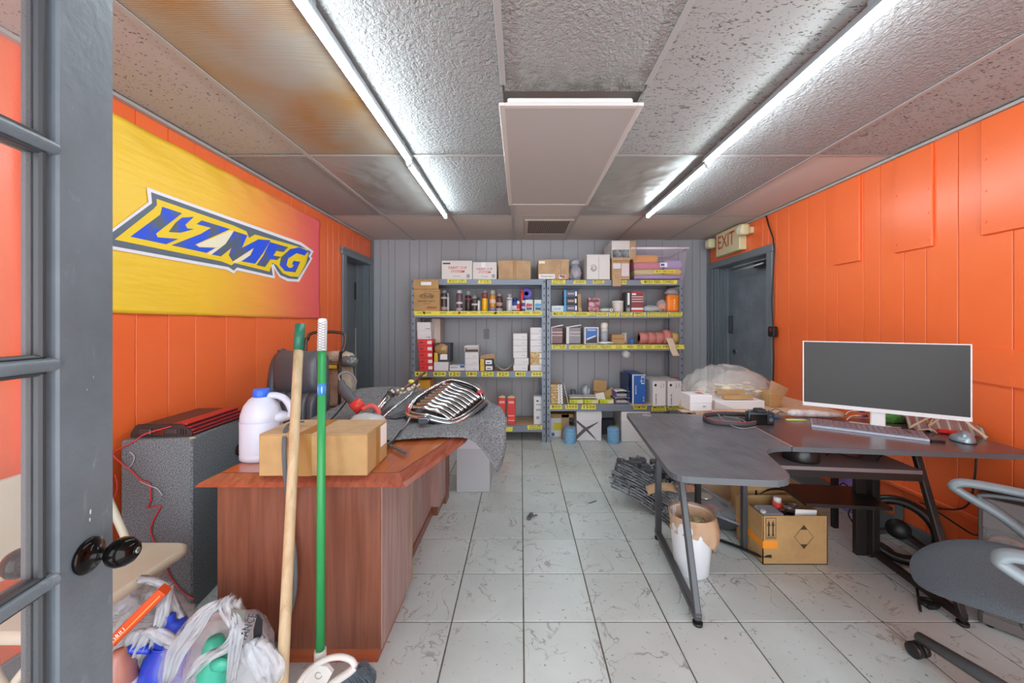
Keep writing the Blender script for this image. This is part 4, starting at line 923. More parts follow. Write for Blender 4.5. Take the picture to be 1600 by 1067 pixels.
# bottom shelf right
z = R4
for k in range(7):
    z = sbox(860.5, 879.5-k*.2, 0, 4.35, z, 'gold and white sandpaper box above the 800 label, %s' % ['lowest of seven', 'second up', 'third up', 'middle one', 'fifth up', 'sixth up', 'topmost under the cream corner'][k], GOLD, panels=[(.62, 1, .05, .95, WL), (.74, .84, .3, .7, INK)], group='gold and white boxes above the 800 label', name='sandpaper_box')
solo('leaning_plate', MB().bar((X_(888, 3.99), 3.99, R4), (X_(880.5, 3.99), 4.0, Z_(599, 3.99)), .008, .07, up=(0, 1, 0)), mat('silver_plate', 'b7b5b8', .35), 'thin silver plate leaning against gold box stack', 'plate')
GY = mat('green_yellow_box', 'c4cc3a', .45)
for k, (a, b, nm) in enumerate(((890, 912, 'left'), (913, 935.5, 'middle'), (937, 959.5, 'right'))):
    t = carton(a, b, 624, R4, 'low lime yellow box above the 1000 and 1500 labels, %s of three' % nm, Y=4.0, d=.16, m_=GY, name='lime_box', group='lime yellow boxes', lid=False, panels=[(.55, .95, .12, .7, mat('cream_pink_print', 'ddd2c0', .5)), (.12, .3, .3, .6, mat('olive_print', '9aa02a', .5))])
    if k < 2: t.p('white_lid', MB().box(-.078, .078, -.083, .08, .058, .07, bev=.003), WHITEC)
    else: t.p('white_paper', MB().bar((-.11, -.05, .06), (-.02, -.06, .085), .002, .08), WHITEC)
t = T('open_tan_carton', 'open tan cardboard tray with raised lid behind lime boxes', 'box', (X_(943, 4.1), 4.2, R4)); t.p('tray', MB().box(-.085, .08, -.02, .1, 0, .09), CARD); t.p('raised_lid', MB().bar((-.015, .02, .09), (-.005, .04, .215), .145, .004, up=(0, 1, 0)), CARD); t.p('side_flap', MB().bar((.06, -.04, .12), (.1, -.06, .065), .12, .003, up=(0, 1, 0)), CARD)
t = T('tape_roll', 'pale blue grey tape roll lying behind middle lime box', 'roll', (X_(918, 4.15), 4.22, R4)); t.p('roll', MB().lathe([(.045, -.025), (.06, -.025), (.06, .025), (.045, .025), (.045, -.025)], 28, 0, Matrix.Translation((0, 0, .1)) @ Matrix.Rotation(R(60), 4, 'Z') @ Matrix.Rotation(R(90), 4, 'X')), mat('pale_blue_tape', 'b7c2cc', .4)); t.p('stand', MB().box(-.06, .06, -.05, .05, 0, .045, bev=.003), WHITEC)
solo('grey_canister', MB().lathe([(0, 0), (.03, 0), (.03, .11), (0, .11)], 18, 0, Matrix.Translation((X_(896, 4.2), 4.22, R4))), mat('dark_grey_canister', '5f6166', .4), 'dark grey canister behind left lime box', 'canister')
for k in range(2):
    xa, xb = X_(961+k*.6, 3.99), X_(984, 3.99); zz0 = R4 + k*.07
    t = T('purple_tray_box', 'open purple and white tray box, %s of two beside blue box' % ['lower', 'upper'][k], 'box', ((xa+xb)/2, 4.07, zz0), 0, 'purple tray boxes'); hw = (xb-xa)/2
    t.p('body', MB().box(-hw, -hw+.012, -.08, .1, 0, .064).box(hw-.004, hw, -.08, .1, 0, .064).box(-hw, hw, .096, .1, 0, .064).box(-hw, hw, -.08, .1, 0, .004), mat('purple_print', '6c4fae', .45))
    t.p('contents', MB().box(-hw+.014, hw-.006, -.07, .09, .005, .035, bev=.006), mat('beige_grey_discs', 'b7b2a4', .6)); t.p('curved_lid', MB().grid(lambda u, v: Vector((-hw + u*2*hw, -.085 + v*.18, .064 + .008*math.sin(u*math.pi))), 10, 2), WHITEP, solid=.004)
solo('wood_board', MB().box(X_(985, 3.93), X_(1018, 3.93), 3.9, 4.3, R4, R4+.012, bev=.002), PARTB, 'thin tan board lying under the blue box', 'board')
t = carton(988, 1008.5, 585, R4+.013, 'tall blue box with white edge and emblem on bottom right shelf', Y=3.93, d=.36, m_=mat('blue_gloss_box', '2a62b0', .35), name='tall_blue_box', lid=False, panels=[(0, .1, 0, 1, WHITEC), (0, 1, .965, 1, WHITEC), (.68, .93, .68, .93, WL), (.71, .9, .71, .9, mat('blue_p2', '2a62b0', .35))])
t.p('lettering', MB().text('>>', .03, frontM(.018*1.5, -.183, .24), .0004, 0).text('MASKING', .02, Matrix.Translation((-.032, -.1815, .15)) @ Matrix.Rotation(R(90), 4, 'X') @ Matrix.Rotation(R(90), 4, 'Z'), .0004, 0, w=.09).text('BLUE', .02, Matrix.Translation((.05, -.1815, .05)) @ Matrix.Rotation(R(90), 4, 'X') @ Matrix.Rotation(R(90), 4, 'Z'), .0004, 0, w=.05), WL)
t.p('hand_cut_flap', MB().box(-.11, -.105, -.16, .16, .02, .3), mat('navy_side', '33476a', .5))
for (a, b, nm) in ((1020, 1040.5, 'left'), (1043.5, 1065, 'right')):
    t = carton(a, b, 596, Z_(634.5, 3.88), 'white upright carton with grey print on bottom right shelf, %s one' % nm, Y=3.88, d=.4, m_=mat('worn_white_carton', 'e6e4e2', .55), name='white_upright_carton', group='white upright cartons', bev=.004)
    t.p('printed_emblem', MB().blob((-.04, -.2, .22), .014, 2, .4, 3, 2, sz=(1, .08, 1)), INK)
    t.p('lettering', MB().text('PREMIUM', .016, Matrix.Translation((-.035, -.2015, .07)) @ Matrix.Rotation(R(90), 4, 'X') @ Matrix.Rotation(R(90), 4, 'Z'), .0004, 0, w=.11).text('disc', .014, Matrix.Translation((.015, -.2015, .215)) @ Matrix.Rotation(R(90), 4, 'X') @ Matrix.Rotation(R(90), 4, 'Z'), .0004, 0, w=.06).text('HD', .014, Matrix.Translation((.045, -.2015, .22)) @ Matrix.Rotation(R(90), 4, 'X') @ Matrix.Rotation(R(90), 4, 'Z'), .0004, 0, w=.05), mat('dark_grey_print', '4c4a4c', .5))
solo('red_packet', MB().blob((X_(1056, 4.1), 4.12, Z_(594, 4.0)+.002), .05, 3, .3, 3, 4, sz=(1.3, 1, .3), flat_bottom=Z_(596, 3.88)+.002), mat('pinkish_red_packet', 'c4696a', .4), 'crumpled pinkish red packet on top of right upright carton', 'packet')
# floor goods below the right unit
t = carton(860, 877, 653, .0, 'white and brown carton with yellow label on floor under right shelf', Y=4.15, d=.2, m_=WHITEC, name='labelled_carton', panels=[(.3, 1.0, .35, .75, mat('yellow_label', 'd8c828', .5)), (.1, .38, .05, .22, BLU)], lid=False)
t.p('brown_half', MB().box(.061, .15, -.1, .1, 0, .255, bev=.003), CARD2); t.p('brown_top', MB().box(-.061, .2, -.1, .1, .213, .256, bev=.003), CARD)
bag('bag_of_pellets', 'tied clear plastic bag with brown contents on floor behind blue tape rolls', 'bag', (X_(889, 4.0), 4.0, .0), .07, (.95, .6, 1.0), 'c9a08c', alpha=.6, seed=41)
TM = mat('blue_masking_tape', '3ba3d6', .45)
for (px, lb) in ((891, 'left shrink-wrapped stack of blue masking tape rolls on floor'), (959.5, 'right shrink-wrapped stack of blue masking tape rolls on floor')):
    Y = 3.93; x = X_(px, Y); t = T('tape_roll_stack', lb, 'tape', (x, Y+.03, 0), 0, 'stacks of blue masking tape')
    for k in range(5): t.p('tape_roll', MB().lathe([(.036, k*.031+.001), (.062, k*.031+.001), (.063, k*.031+.004), (.063, k*.031+.027), (.062, k*.031+.03), (.036, k*.031+.03), (.036, k*.031+.001)], 26), TM)
    t.p('shrink_film', MB().lathe([(.064, .0), (.0655, .01), (.0655, .15), (.05, .17), (.02, .165)], 26), mat('shrink_film', 'e8f4fa', .08, alpha=.22, fn=f_bump(40, .7, .01)))
def xbox(a, b, top, Y, label, d):
    xa, xb = X_(a, Y), X_(b, Y); h = Z_(top, Y); hw = (xb-xa)/2
    t = T('white_carton', label, 'box', ((xa+xb)/2, Y+d/2, 0)); t.p('body', MB().box(-hw, hw, -d/2, d/2, 0, h, bev=.006), WB); t.p('top_band', MB().box(-hw-.001, hw+.001, -d/2-.002, -d/2+.01, h*.7, h*.99, bev=.002), mat('satin_white', 'e4e2e2', .35)); return t, hw, h
t, hw, h = xbox(901, 940, 642, 4.0, 'glossy white carton with large grey X mark on floor under right shelf', .3)
m = MB()
m.prism([(-.92*hw-.01, .62*h), (-.3*hw, .36*h), (.52*hw, 0.02), (.66*hw, 0.005), (-.2*hw, .44*h), (-.92*hw-.01, .70*h)], lambda u, v: (u, -.1545, v), (0, .002, 0))
m.prism([(-hw, .02), (-.3*hw, .33*h), (.72*hw, .62*h), (.7*hw, .64*h), (-.45*hw, .42*h), (-hw, .2*h)], lambda u, v: (u, -.156, v), (0, .002, 0))
t.p('printed_mark', m, mat('grey_x_print', '5d5b5d', .4))
t = carton(941, 962, 656, 0, 'dark grey plastic crate at back of floor under right shelf', Y=4.25, d=.1, m_=mat('dark_crate', '3b3f44', .5), name='dark_crate', lid=False)
t, hw, h = xbox(971, 1016, 643, 3.97, 'glossy white carton on floor behind black desk corner', .33)
t.p('beige_side', MB().box(-hw-.004, -hw-.001, -.15, .15, .01, h-.01), mat('beige_grey_side', 'b5afa8', .5)); t.p('yellow_sticker', MB().box(-hw-.0055, -hw-.004, -.06, .02, .07, .15), mat('yellow_label', 'd8c828', .5))
# scrap on the floor
t = T('floor_scrap', 'small dark grey plastic clip lying on the floor tiles', 'scrap', onz(828, 809), R(-20)); t.p('clip', MB().box(-.012, .012, -.035, .035, 0, .02, bev=.003), mat('grey_clip', '5e6064', .5)); t.p('wing', MB().bar((.005, .0, .01), (.04, .03, .012), .012, .004), mat('grey_clip', '5e6064', .5))
t = T('floor_scrap', 'thin dark plastic strip lying on floor tiles near bumper parts', 'scrap', onz(926, 785)); t.p('strip', MB().bar((-.03, -.02, .003), (.03, .02, .003), .005, .004), mat('grey_clip', '5e6064', .5))
# ================================================================ LEFT SIDE: executive desk and what is around it
f_w1 = f_wood('7e3f22', '9a5433', 2, .8)
WOODV = mat('mahogany_veneer_vertical', '8a4a2e', .32, fn=f_wood('693a29', '84503c', 2, .9))
WOODT = mat('mahogany_top', 'a5552c', .18, coat=.5, fn=f_wood('a04a22', 'c06a3a', 1, .5))
WOODE = mat('mahogany_edge', '8a3c28', .22, coat=.4, fn=f_wood('85402e', 'a35a44', 1, .9))
WOODR = mat('mahogany_side_painted_sheen', '9a7870', .25, fn=f_wood('8f6a60', 'a9877e', 2, .9))  # greyish pink tone puts the glossy side's reflection into the wood colour
t = T('executive_desk', 'reddish brown wooden executive desk with inlaid top edge and broom leaning on it', 'desk', (-.8, 2.06, 0))
outer = [(-1.145, 1.295), (-.405, 1.295), (-.27, 1.78), (-.24, 2.05), (-.27, 2.32), (-.405, 2.80), (-1.145, 2.80)]
def inset(po, k): 
    cx = sum(p[0] for p in po)/len(po); cy = sum(p[1] for p in po)/len(po); o = []
    n = len(po)
    for i in range(n):
        a, b, c = Vector(po[i-1]), Vector(po[i]), Vector(po[(i+1) % n]); d1 = (b-a).normalized(); d2 = (c-b).normalized()
        n1 = Vector((-d1.y, d1.x)); n2 = Vector((-d2.y, d2.x)); bis = (n1+n2).normalized(); o.append(tuple(b + bis * k / max(.3, bis.dot(n1))))
    return o
def plate(lo, hi, z0, z1): 
    n = len(lo); m = MB(); m.add([(x, y, z0) for x, y in lo] + [(x, y, z1) for x, y in hi], [tuple(range(n))[::-1], tuple(range(n, 2*n))] + [(i, (i+1) % n, n+(i+1) % n, n+i) for i in range(n)]); return m
i1, i2, i3 = inset(outer, .012), inset(outer, .05), inset(outer, .03)
t.p('top', plate(i1, i2, .702, .7205), WOODE, True)
m = plate(i3, outer, .685, .690); m2 = plate(outer, i1, .690, .702); m.add(m2.v, m2.f)
t.p('edge_moulding', m, WOODE, True)
t.p('inlay_line', plate(i2, i2, .7205, .7208), mat('dark_inlay', '54301f', .4), True)
t.p('top_panel', plate(inset(outer, .054), inset(outer, .054), .7206, .7212), WOODT, True)
m = MB().box(-1.118, -.514, 1.36, 1.735, .065, .685, bev=.003)
t.p('pedestal', m, WOODV, True); t.p('pedestal_side', MB().box(-.5145, -.511, 1.362, 1.735, .066, .684), WOODR, True)
t.p('plinth', MB().box(-1.10, -.535, 1.38, 1.72, 0, .066), mat('mahogany_plinth', '8c4526', .35, fn=f_wood('8a3f22', 'a0522e', 0, .9)), True)
t.p('pedestal', MB().box(-1.118, -.53, 2.42, 2.74, .065, .685, bev=.003), WOODR, True); t.p('plinth', MB().box(-1.10, -.55, 2.44, 2.72, 0, .066), WOODV, True)
t.p('corner_post', MB().box(-.60, -.525, 2.60, 2.70, 0, .685, bev=.002), WOODV, True)
t.p('modesty_panel', MB().box(-.61, -.59, 1.74, 2.60, .01, .685), WOODR, True); t.p('modesty_trim', MB().box(-.60, -.582, 1.74, 2.6, 0, .05, bev=.003), WOODV, True)
t.p('brass_strip', MB().box(-.516, -.509, 1.733, 1.738, .066, .684), mat('dull_brass', 'a88b52', .4, .5), True)
DT = .7213
# white/grey carton standing behind the desk
t = T('grey_white_carton', 'pale grey carton standing on floor past the desk end, under hanging felt', 'box', (-.36, 2.95, 0)); t.p('body', MB().box(-.125, .125, -.17, .17, 0, .45, bev=.004), mat('satin_grey_box', 'b3b2b5', .35)); t.p('lid', MB().box(-.127, .127, -.172, .172, .325, .455, bev=.003), mat('satin_lilac_grey', 'c9c5cb', .35))
# cardboard box on the desk
c0 = onz(401, 746, DT)
bxm = T('cardboard_box', 'brown taped cardboard box on front of desk behind the broom handles', 'box', (-.74, 1.415, DT), R(.5))
bxm.p('body', MB().box(-.192, .192, -.1, .1, 0, .147, bev=.003), CARD)
bxm.p('top_flap', MB().box(-.191, .191, -.1, -.002, .147, .1495, bev=.001).box(-.191, .191, .002, .1, .147, .1495, bev=.001), CARD2)
bxm.p('tape_strip', MB().box(-.055, -.005, -.1008, -.1, 0, .147).box(-.055, -.005, -.1, .1, .1496, .1500), TAPE)
bxm.p('tape_strip', MB().box(.192, .1928, -.02, .015, 0, .147), TAPE)
bxm.p('shipping_label', MB().box(.192, .1932, .03, .09, .06, .14), WL)
# bleach jug
def jug(name, label, loc, rz, col, capc, sc_=1.0):
    t = T(name, label, 'jug', loc, rz); m_ = mat('jug_' + col, col, .35, spec=.6)
    P = [(.0, .0), (.068, 0), (.075, .006), (.076, .02), (.074, .025), (.0755, .03), (.0755, .15), (.0735, .154), (.075, .158), (.073, .18), (.062, .215), (.044, .24), (.028, .252), (.026, .262), (0, .262)]
    t.p('body', MB().lathe([(r*sc_, z*sc_) for r, z in P], 32, 0, Matrix.Diagonal((1, .78, 1, 1))), m_)
    hp = [(.020, .250), (.05, .252), (.082, .238), (.104, .205), (.108, .178), (.092, .160), (.062, .157)]
    pts = []
    for i in range(len(hp)-1):
        for k in range(4):
            u = k/4; p0, p1, p2, p3 = hp[max(i-1, 0)], hp[i], hp[i+1], hp[min(i+2, len(hp)-1)]
            f = [.5*((2*p1[q]) + (-p0[q]+p2[q])*u + (2*p0[q]-5*p1[q]+4*p2[q]-p3[q])*u*u + (-p0[q]+3*p1[q]-3*p2[q]+p3[q])*u**3) for q in (0, 1)]
            pts.append((f[0]*sc_, 0, f[1]*sc_))
    pts.append((hp[-1][0]*sc_, 0, hp[-1][1]*sc_))
    t.p('handle', MB().tube(pts, .0145*sc_, 12, flat=.9), m_)
    t.p('shoulder', MB().blob((.055*sc_, 0, .165*sc_), .045*sc_, 3, .0, 1, 0, sz=(1.15, .75, .55)), m_)
    cp = t.p('cap', MB().lathe([(.029*sc_, .249*sc_), (.030*sc_, .252*sc_), (.029*sc_, .278*sc_), (.027*sc_, .28*sc_), (0, .28*sc_)], 28), mat('cap_' + capc, capc, .35))
    t.p('cap_ribs', MB().tube([(math.cos(a)*.0298*sc_, math.sin(a)*.0298*sc_, .256*sc_) for a in [k*math.pi/12 for k in range(24)]], .0012*sc_, 5, closed=True), mat('cap_' + capc, capc, .35), parent=cp)
    return t
t = jug('bleach_jug', 'white plastic bleach jug with bright blue cap standing on desk corner', (-1.045, 1.49, DT), R(12), 'c8ccdb', '2a66d8')
t.p('embossed_seam', MB().tube([(math.cos(a)*.0762, math.sin(a)*.0595, .154) for a in [k*math.pi/16 for k in range(32)]], .001, 5, closed=True), mat('jug_line', 'c5c8d8', .4))
# grey felt liner draped over the desk
FELT = mat('grey_felt', '64676b', .95, fn=f_speck(150, '505356', '93969a', .35, .65, .5, .004))
fx0, fx1 = -1.14, -.30
rr = random.Random(2)
def near(u): return 1.66 + .03*math.sin(u*5) + (.10*max(0, u-.5)/.3) - .10*max(0, .25-u)
EC = [(0, (-.118, 1.89, .517)), (.06, (-.105, 1.93, .54)), (.15, (-.083, 2.0, .60)), (.28, (-.07, 2.1, .715)), (.45, (-.13, 2.2, .77)), (.65, (-.2, 2.4, .775)), (1, (-.32, 2.84, .745))]
def edge_c(v):
    for (a, p), (b, q) in zip(EC, EC[1:]):
        if v <= b: return Vector(p).lerp(Vector(q), (v-a)/(b-a))
    return Vector(EC[-1][1])
def felt(u, v):
    e = .8
    def on(uu):
        x = fx0 + uu/e*(-.315 - fx0); y0 = near(uu); y = y0 + v*(2.84 - y0)
        hump = .045*math.exp(-((v-.75)/.3)**2) + .03*math.exp(-((uu-.2)/.2)**2)*v + 0
        hump = .05*math.exp(-((v-.8)/.16)**2) + .03*math.exp(-((uu-.15)/.2)**2)*v + .045*max(0, (uu-.45)/.35)**2*min(1, max(0, (v-.5)*4))
        nz = .007*noise.noise(Vector((uu*5, v*4, 2.2))) + .006*noise.noise(Vector((uu*13, v*11, 5)))
        z = DT + .012 + max(0, nz + .010) + hump*min(1, v*4)
        if v < .05: z = max(DT + .004, z - (.05-v)*.12)
        return Vector((x, y, z))
    if u <= e: return on(u)
    k = (u-e)/(1-e); B = on(e); E = edge_c(v); p = B.lerp(E, k)
    p.z += (B.z-E.z)*(k*(1-k))*.75 + .012*math.sin(k*5 + v*9)*k*(1-v); p.x += .008*math.sin(v*18)*k
    if v < .3: p.z += .03*math.sin(k*math.pi)*(.3-v)
    return p
solo('felt_liner', MB().grid(felt, 70, 60), FELT, 'grey felt liner draped over the brown desk and hanging off its edge', 'felt', solid=.005)
# chrome grille resting on the felt
t = T('car_grille', 'chrome kidney car grille with vertical slats lying on grey felt', 'grille', (-.42, 2.12, .80))
Aq = [at(637, 643, 2.0), at(652, 622, 2.12), at(692, 598, 2.3), at(714, 595, 2.36), at(745, 606, 2.36), at(757, 624, 2.28), at(752, 634, 2.2), at(722, 656, 2.0), at(700, 661, 1.95), at(668, 654, 1.93), at(642, 650, 1.95)]
def cr(P, n=4, closed=True):
    o = []; k = len(P)
    for i in range(k if closed else k-1):
        g = lambda j: P[j % k] if closed else P[min(max(j, 0), k-1)]
        p0, p1, p2, p3 = g(i-1), g(i), g(i+1), g(i+2)
        for q in range(n):
            u = q/n; o.append(.5*((2*p1) + (p2-p0)*u + (2*p0-5*p1+4*p2-p3)*u*u + (-p0+3*p1-3*p2+p3)*u**3))
    if not closed: o.append(P[-1])
    return o
up_ = Vector((.05, -.35, .9)).normalized()
t.p('frame', MB().tube(cr(Aq), .0125, 10, closed=True), CHROME, True)
inner = [p + (Vector((-.42, 2.13, .84)) - p)*.07 + up_*.012 for p in Aq]
t.p('inner_rim', MB().tube(cr(inner), .006, 8, closed=True), CHROME, True)
for k in range(9):
    u = k/8; S = at(645, 636, 2.0).lerp(at(692, 600, 2.3), u); E = at(706, 655, 1.96).lerp(at(750, 622, 2.26), u); Mi = (S+E)/2 + up_*.022
    pts = cr([S, S.lerp(Mi, .5) + up_*.010, Mi, E.lerp(Mi, .5) + up_*.014, E], 4, False)
    t.p('slat', MB().tube(pts, .0145, 8, flat=.45, up=tuple(up_)), CHROME, True)
back = [p - up_*.035 for p in Aq]
m = MB().tube(cr(back), .012, 8, closed=True)
for k in range(12):
    p = cr(back)[k*3]; m.blob(tuple(p), .018, 2, .5, 4, k, sz=(1.3, 1, .8))
t.p('black_backing', m, mat('dark_plastic_backing', '2a2b2e', .3), True)
m = MB(); c = sum(Aq, Vector())/len(Aq) - up_*.03
m.add([tuple(p - up_*.02) for p in Aq] + [tuple(c)], [(i, (i+1) % 11, 11) for i in range(11)])
t.p('black_mesh', m, BLACKP, True)
t.p('red_clip', MB().tube([at(636, 634, 2.0), at(639, 645, 1.98), at(642, 655, 1.95)], .007, 7), mat('red_clip', 'b8323c', .35), True)
t.p('orange_marker', MB().blob(tuple(at(659, 652, 1.9)), .014, 2, .1, 2, 0, sz=(1.6, .5, .6)), mat('amber_marker', 'b86a3c', .3), True)
t.p('red_marker', MB().blob(tuple(at(750, 613, 2.3)), .02, 2, .1, 2, 0, sz=(1.2, .5, .7)), mat('red_clip', 'b8323c', .35), True)
t.p('sensor_bracket', MB().box(-.52, -.47, 1.86, 1.90, .755, .79, bev=.006), mat('grey_bracket', '70757c', .25, .6), True)
# wiper arm
t = T('wiper_arm', 'grey chrome wiper arm with cross piece hanging over the desk top', 'wiper', (-.55, 1.65, DT))
P = [at(641, 651, 1.93), at(633, 672, 1.85), at(622, 693, 1.75), at(610, 710, 1.66), at(598, 722, 1.58), at(587, 735, 1.5)]
for q in P: q.z = max(q.z, DT + (.012 if q.y < 1.66 else .030))
t.p('arm', MB().tube(cr(P, 4, False), [.007]*21, 8, flat=.6), STEEL, True); t.p('blade', MB().tube([q + Vector((.012, 0, .006)) for q in P[2:]], .005, 8), mat('dark_rubber', '3a3c3f', .4), True)
a_, b_ = at(598, 702, 1.66), at(637, 725, 1.5); a_.z = max(a_.z, DT+.014); b_.z = DT + .014
t.p('cross_piece', MB().bar(a_, b_, .012, .008, bev=.002), mat('grey_bracket', '70757c', .25, .6), True)
t.p('pivot', MB().blob(tuple(at(611, 708, 1.64)), .011, 2, 0, 1, 0), CHROME, True); t.p('pivot', MB().blob(tuple(at(597, 727, 1.56) + Vector((0, 0, .004))), .009, 2, 0, 1, 0), CHROME, True)
# chrome rods and cylinder behind the box
t = T('metal_linkage', 'bundle of chrome rods with small yellow valve lying on grey felt', 'linkage', (-.9, 2.2, .8))
t.p('rod', MB().tube([at(588, 662, 1.95), at(612, 640, 2.05), at(640, 618, 2.2), at(650, 605, 2.25)], .007, 8), CHROME, True)
t.p('rod', MB().tube([at(598, 655, 2.0), at(622, 630, 2.1), at(652, 612, 2.3)], .005, 8), STEEL, True)
t.p('rod', MB().tube([at(620, 617, 2.3), at(640, 600, 2.4), at(664, 582, 2.6)], .008, 8), mat('rusty_pink_metal', '9a7670', .4, .7), True)
t.p('cylinder', MB().tube([at(587, 645, 2.05), at(600, 628, 2.15), at(612, 614, 2.25)], .022, 14), CHROME, True)
t.p('cylinder_collar', MB().tube([at(610, 616, 2.235), at(614, 612, 2.26)], .027, 14), STEEL, True)
t.p('yellow_valve', MB().blob(tuple(at(643, 596, 2.35)), .02, 2, .3, 3, 3, sz=(1, 1, .7)), mat('yellow_valve', 'd9cf5c', .4), True)
m = MB(); rr = random.Random(9)
for k in range(16):
    x, y = 616 + k*2.6, 617 - k*.9 + rr.uniform(-5, 5); m.blob(tuple(at(x, y, 2.28)), rr.uniform(.008, .016), 1, .4, 3, k)
t.p('fittings', m, mat('cream_fittings', 'cfc8b4', .35, .3), True)
m = MB(); a0 = at(603, 652, 2.0)
t.p('flat_bracket', MB().prism([(0, 0), (.18, .1), (.24, .13), (.2, .09), (.05, -.01)], lambda u, v: (a0.x+u, a0.y+v*1.6, a0.z+v*.35), (0, .004, .008)), mat('grey_bracket', '70757c', .25, .6), True)
# polisher: black hose and handle, red collar, clear/white body
t = T('sprayer_gun', 'power polisher with red collars, clear head and black hose', 'tool', (-.95, 1.9, .8))
t.p('clear_head', MB().blob(tuple(at(574, 657, 1.9)), .075, 3, .12, 2, 4, sz=(1.25, .8, .5)), mat('milky_plastic', 'c8cbcc', .15, alpha=.85, fn=f_bump(30, .4, .01)), True)
t.p('red_collar', MB().tube([at(551, 640, 1.97), at(566, 628, 2.0)], .034, 14), mat('bright_red_plastic', 'd83a32', .35), True)
t.p('red_band', MB().tube(cr([at(566, 640, 1.95), at(580, 634, 1.96), at(591, 642, 1.95), at(590, 656, 1.93)], 4, False), .013, 10), mat('pinkish_red_plastic', 'cf5a54', .35), True)
t.p('grip', MB().tube(cr([at(555, 632, 2.0), at(546, 620, 2.05), at(537, 608, 2.08), at(533, 596, 2.1)], 4, False), [.02, .022, .024, .026, .03, .032, .03, .03, .028, .024, .02, .018, .016], 12), mat('dark_grey_rubber', '50535a', .5), True)
t.p('hose', MB().tube(cr([at(534, 600, 2.1), at(529, 588, 2.12), at(536, 582, 2.14), at(547, 583, 2.16), at(556, 594, 2.16), at(552, 608, 2.14), at(545, 618, 2.1)], 5, False), .006, 8), mat('grey_hose', '77787e', .4), True)
t.p('hose', MB().tube(cr([at(543, 625, 2.1), at(527, 645, 2.0), at(512, 660, 1.95), at(500, 668, 1.9)], 5, False), .004, 8), BLACKP, True)
t.p('head_ring', MB().tube([at(586+math.cos(a)*5, 655+math.sin(a)*9, 1.9) for a in [k*math.pi/8 for k in range(16)]], .004, 6, closed=True), STEEL, True)
# grey strap hanging behind the wooden handle
STRAP = mat('worn_grey_strap', '5e6266', .8)
P = [at(600, 655, 1.62), at(470, 665, 1.5), at(450, 678, 1.38), at(444, 692, 1.298), at(446, 745, 1.292), at(452, 800, 1.335), at(461, 870, 1.34), at(460, 930, 1.34), at(445, 980, 1.345), at(434, 1015, 1.35)]
P = P[2:]; P[0].z = .885; P.insert(0, P[0] + Vector((.03, .05, .0)))
solo('hanging_strap', MB().tube(cr(P, 5, False), .0075, 8, flat=.45).blob(tuple(at(432, 1018, 1.33)), .018, 2, .5, 3, 1, sz=(.8, .3, 1.9)), STRAP, 'worn grey strap hanging over box and down the front of desk', 'strap')
# --- leather chair
LEA = mat('black_leather', '50545b', .3, fn=f_bump(70, .3, .004))
t = T('leather_chair', 'high-back dark grey leather office chair behind the desk', 'chair', (-1.40, 2.36, 0), R(-14))
def cush(cx, cz, w_, h_, d_, y, n=14):
    m = MB()
    def f(u, v, s=1):
        a, b = u*2-1, v*2-1
        k = max(0, 1-abs(a)**3.2)**.5 * max(0, 1-abs(b)**3.2)**.5
        wv = w_*(1 - .10*max(0, b)**2)
        return Vector((cx + a*wv/2, y - s*(d_*.5*k), cz + b*h_/2))
    m.grid(lambda u, v: f(u, v, 1), n, n); m.grid(lambda u, v: f(u, v, -1), n, n); return m
t.p('backrest', MB().box(-.18, .18, -.01, .045, .50, 1.07, bev=.035, seg=3), LEA)
t.p('head_cushion', cush(0, .96, .37, .27, .13, -.02), LEA)
for k in range(5): t.p('back_cushion', cush(-.124 + k*.062, .70, .068, .30, .11, -.02, 8), LEA)
for s in (-1, 1): t.p('side_bolster', MB().tube(cr([Vector((s*.165, -.03, .50)), Vector((s*.19, -.035, .66)), Vector((s*.195, -.03, .85)), Vector((s*.17, -.02, 1.02)), Vector((s*.12, 0, 1.08))], 4, False), .034, 10), LEA)
t.p('seat', MB().box(-.24, .24, -.34, .06, .42, .51, bev=.04, seg=3), LEA)
for s in (-1, 1): t.p('armrest', MB().tube([(s*.25, .03, .46), (s*.27, .02, .63), (s*.27, -.22, .64), (s*.26, -.26, .48)], .018, 10).box(s*.27-.028, s*.27+.028, -.22, .02, .635, .66, bev=.01), BLACKP)
t.p('gas_lift', MB().cyl((0, -.08, .08), (0, -.08, .42), .025, 14), BLACKP)
for k in range(5):
    a = k*2*math.pi/5 + .3; ex, ey = .25*math.cos(a), -.08+.25*math.sin(a)
    lg = t.p('leg', MB().bar((0, -.08, .1), (ex, ey, .07), .045, .03, bev=.006), BLACKP)
    t.p('caster', MB().cyl((ex-.02*math.sin(a), ey+.02*math.cos(a), .03), (ex+.02*math.sin(a), ey-.02*math.cos(a), .03), .03, 14).cyl((ex, ey, .03), (ex, ey, .075), .007, 8), BLACKP, parent=lg)
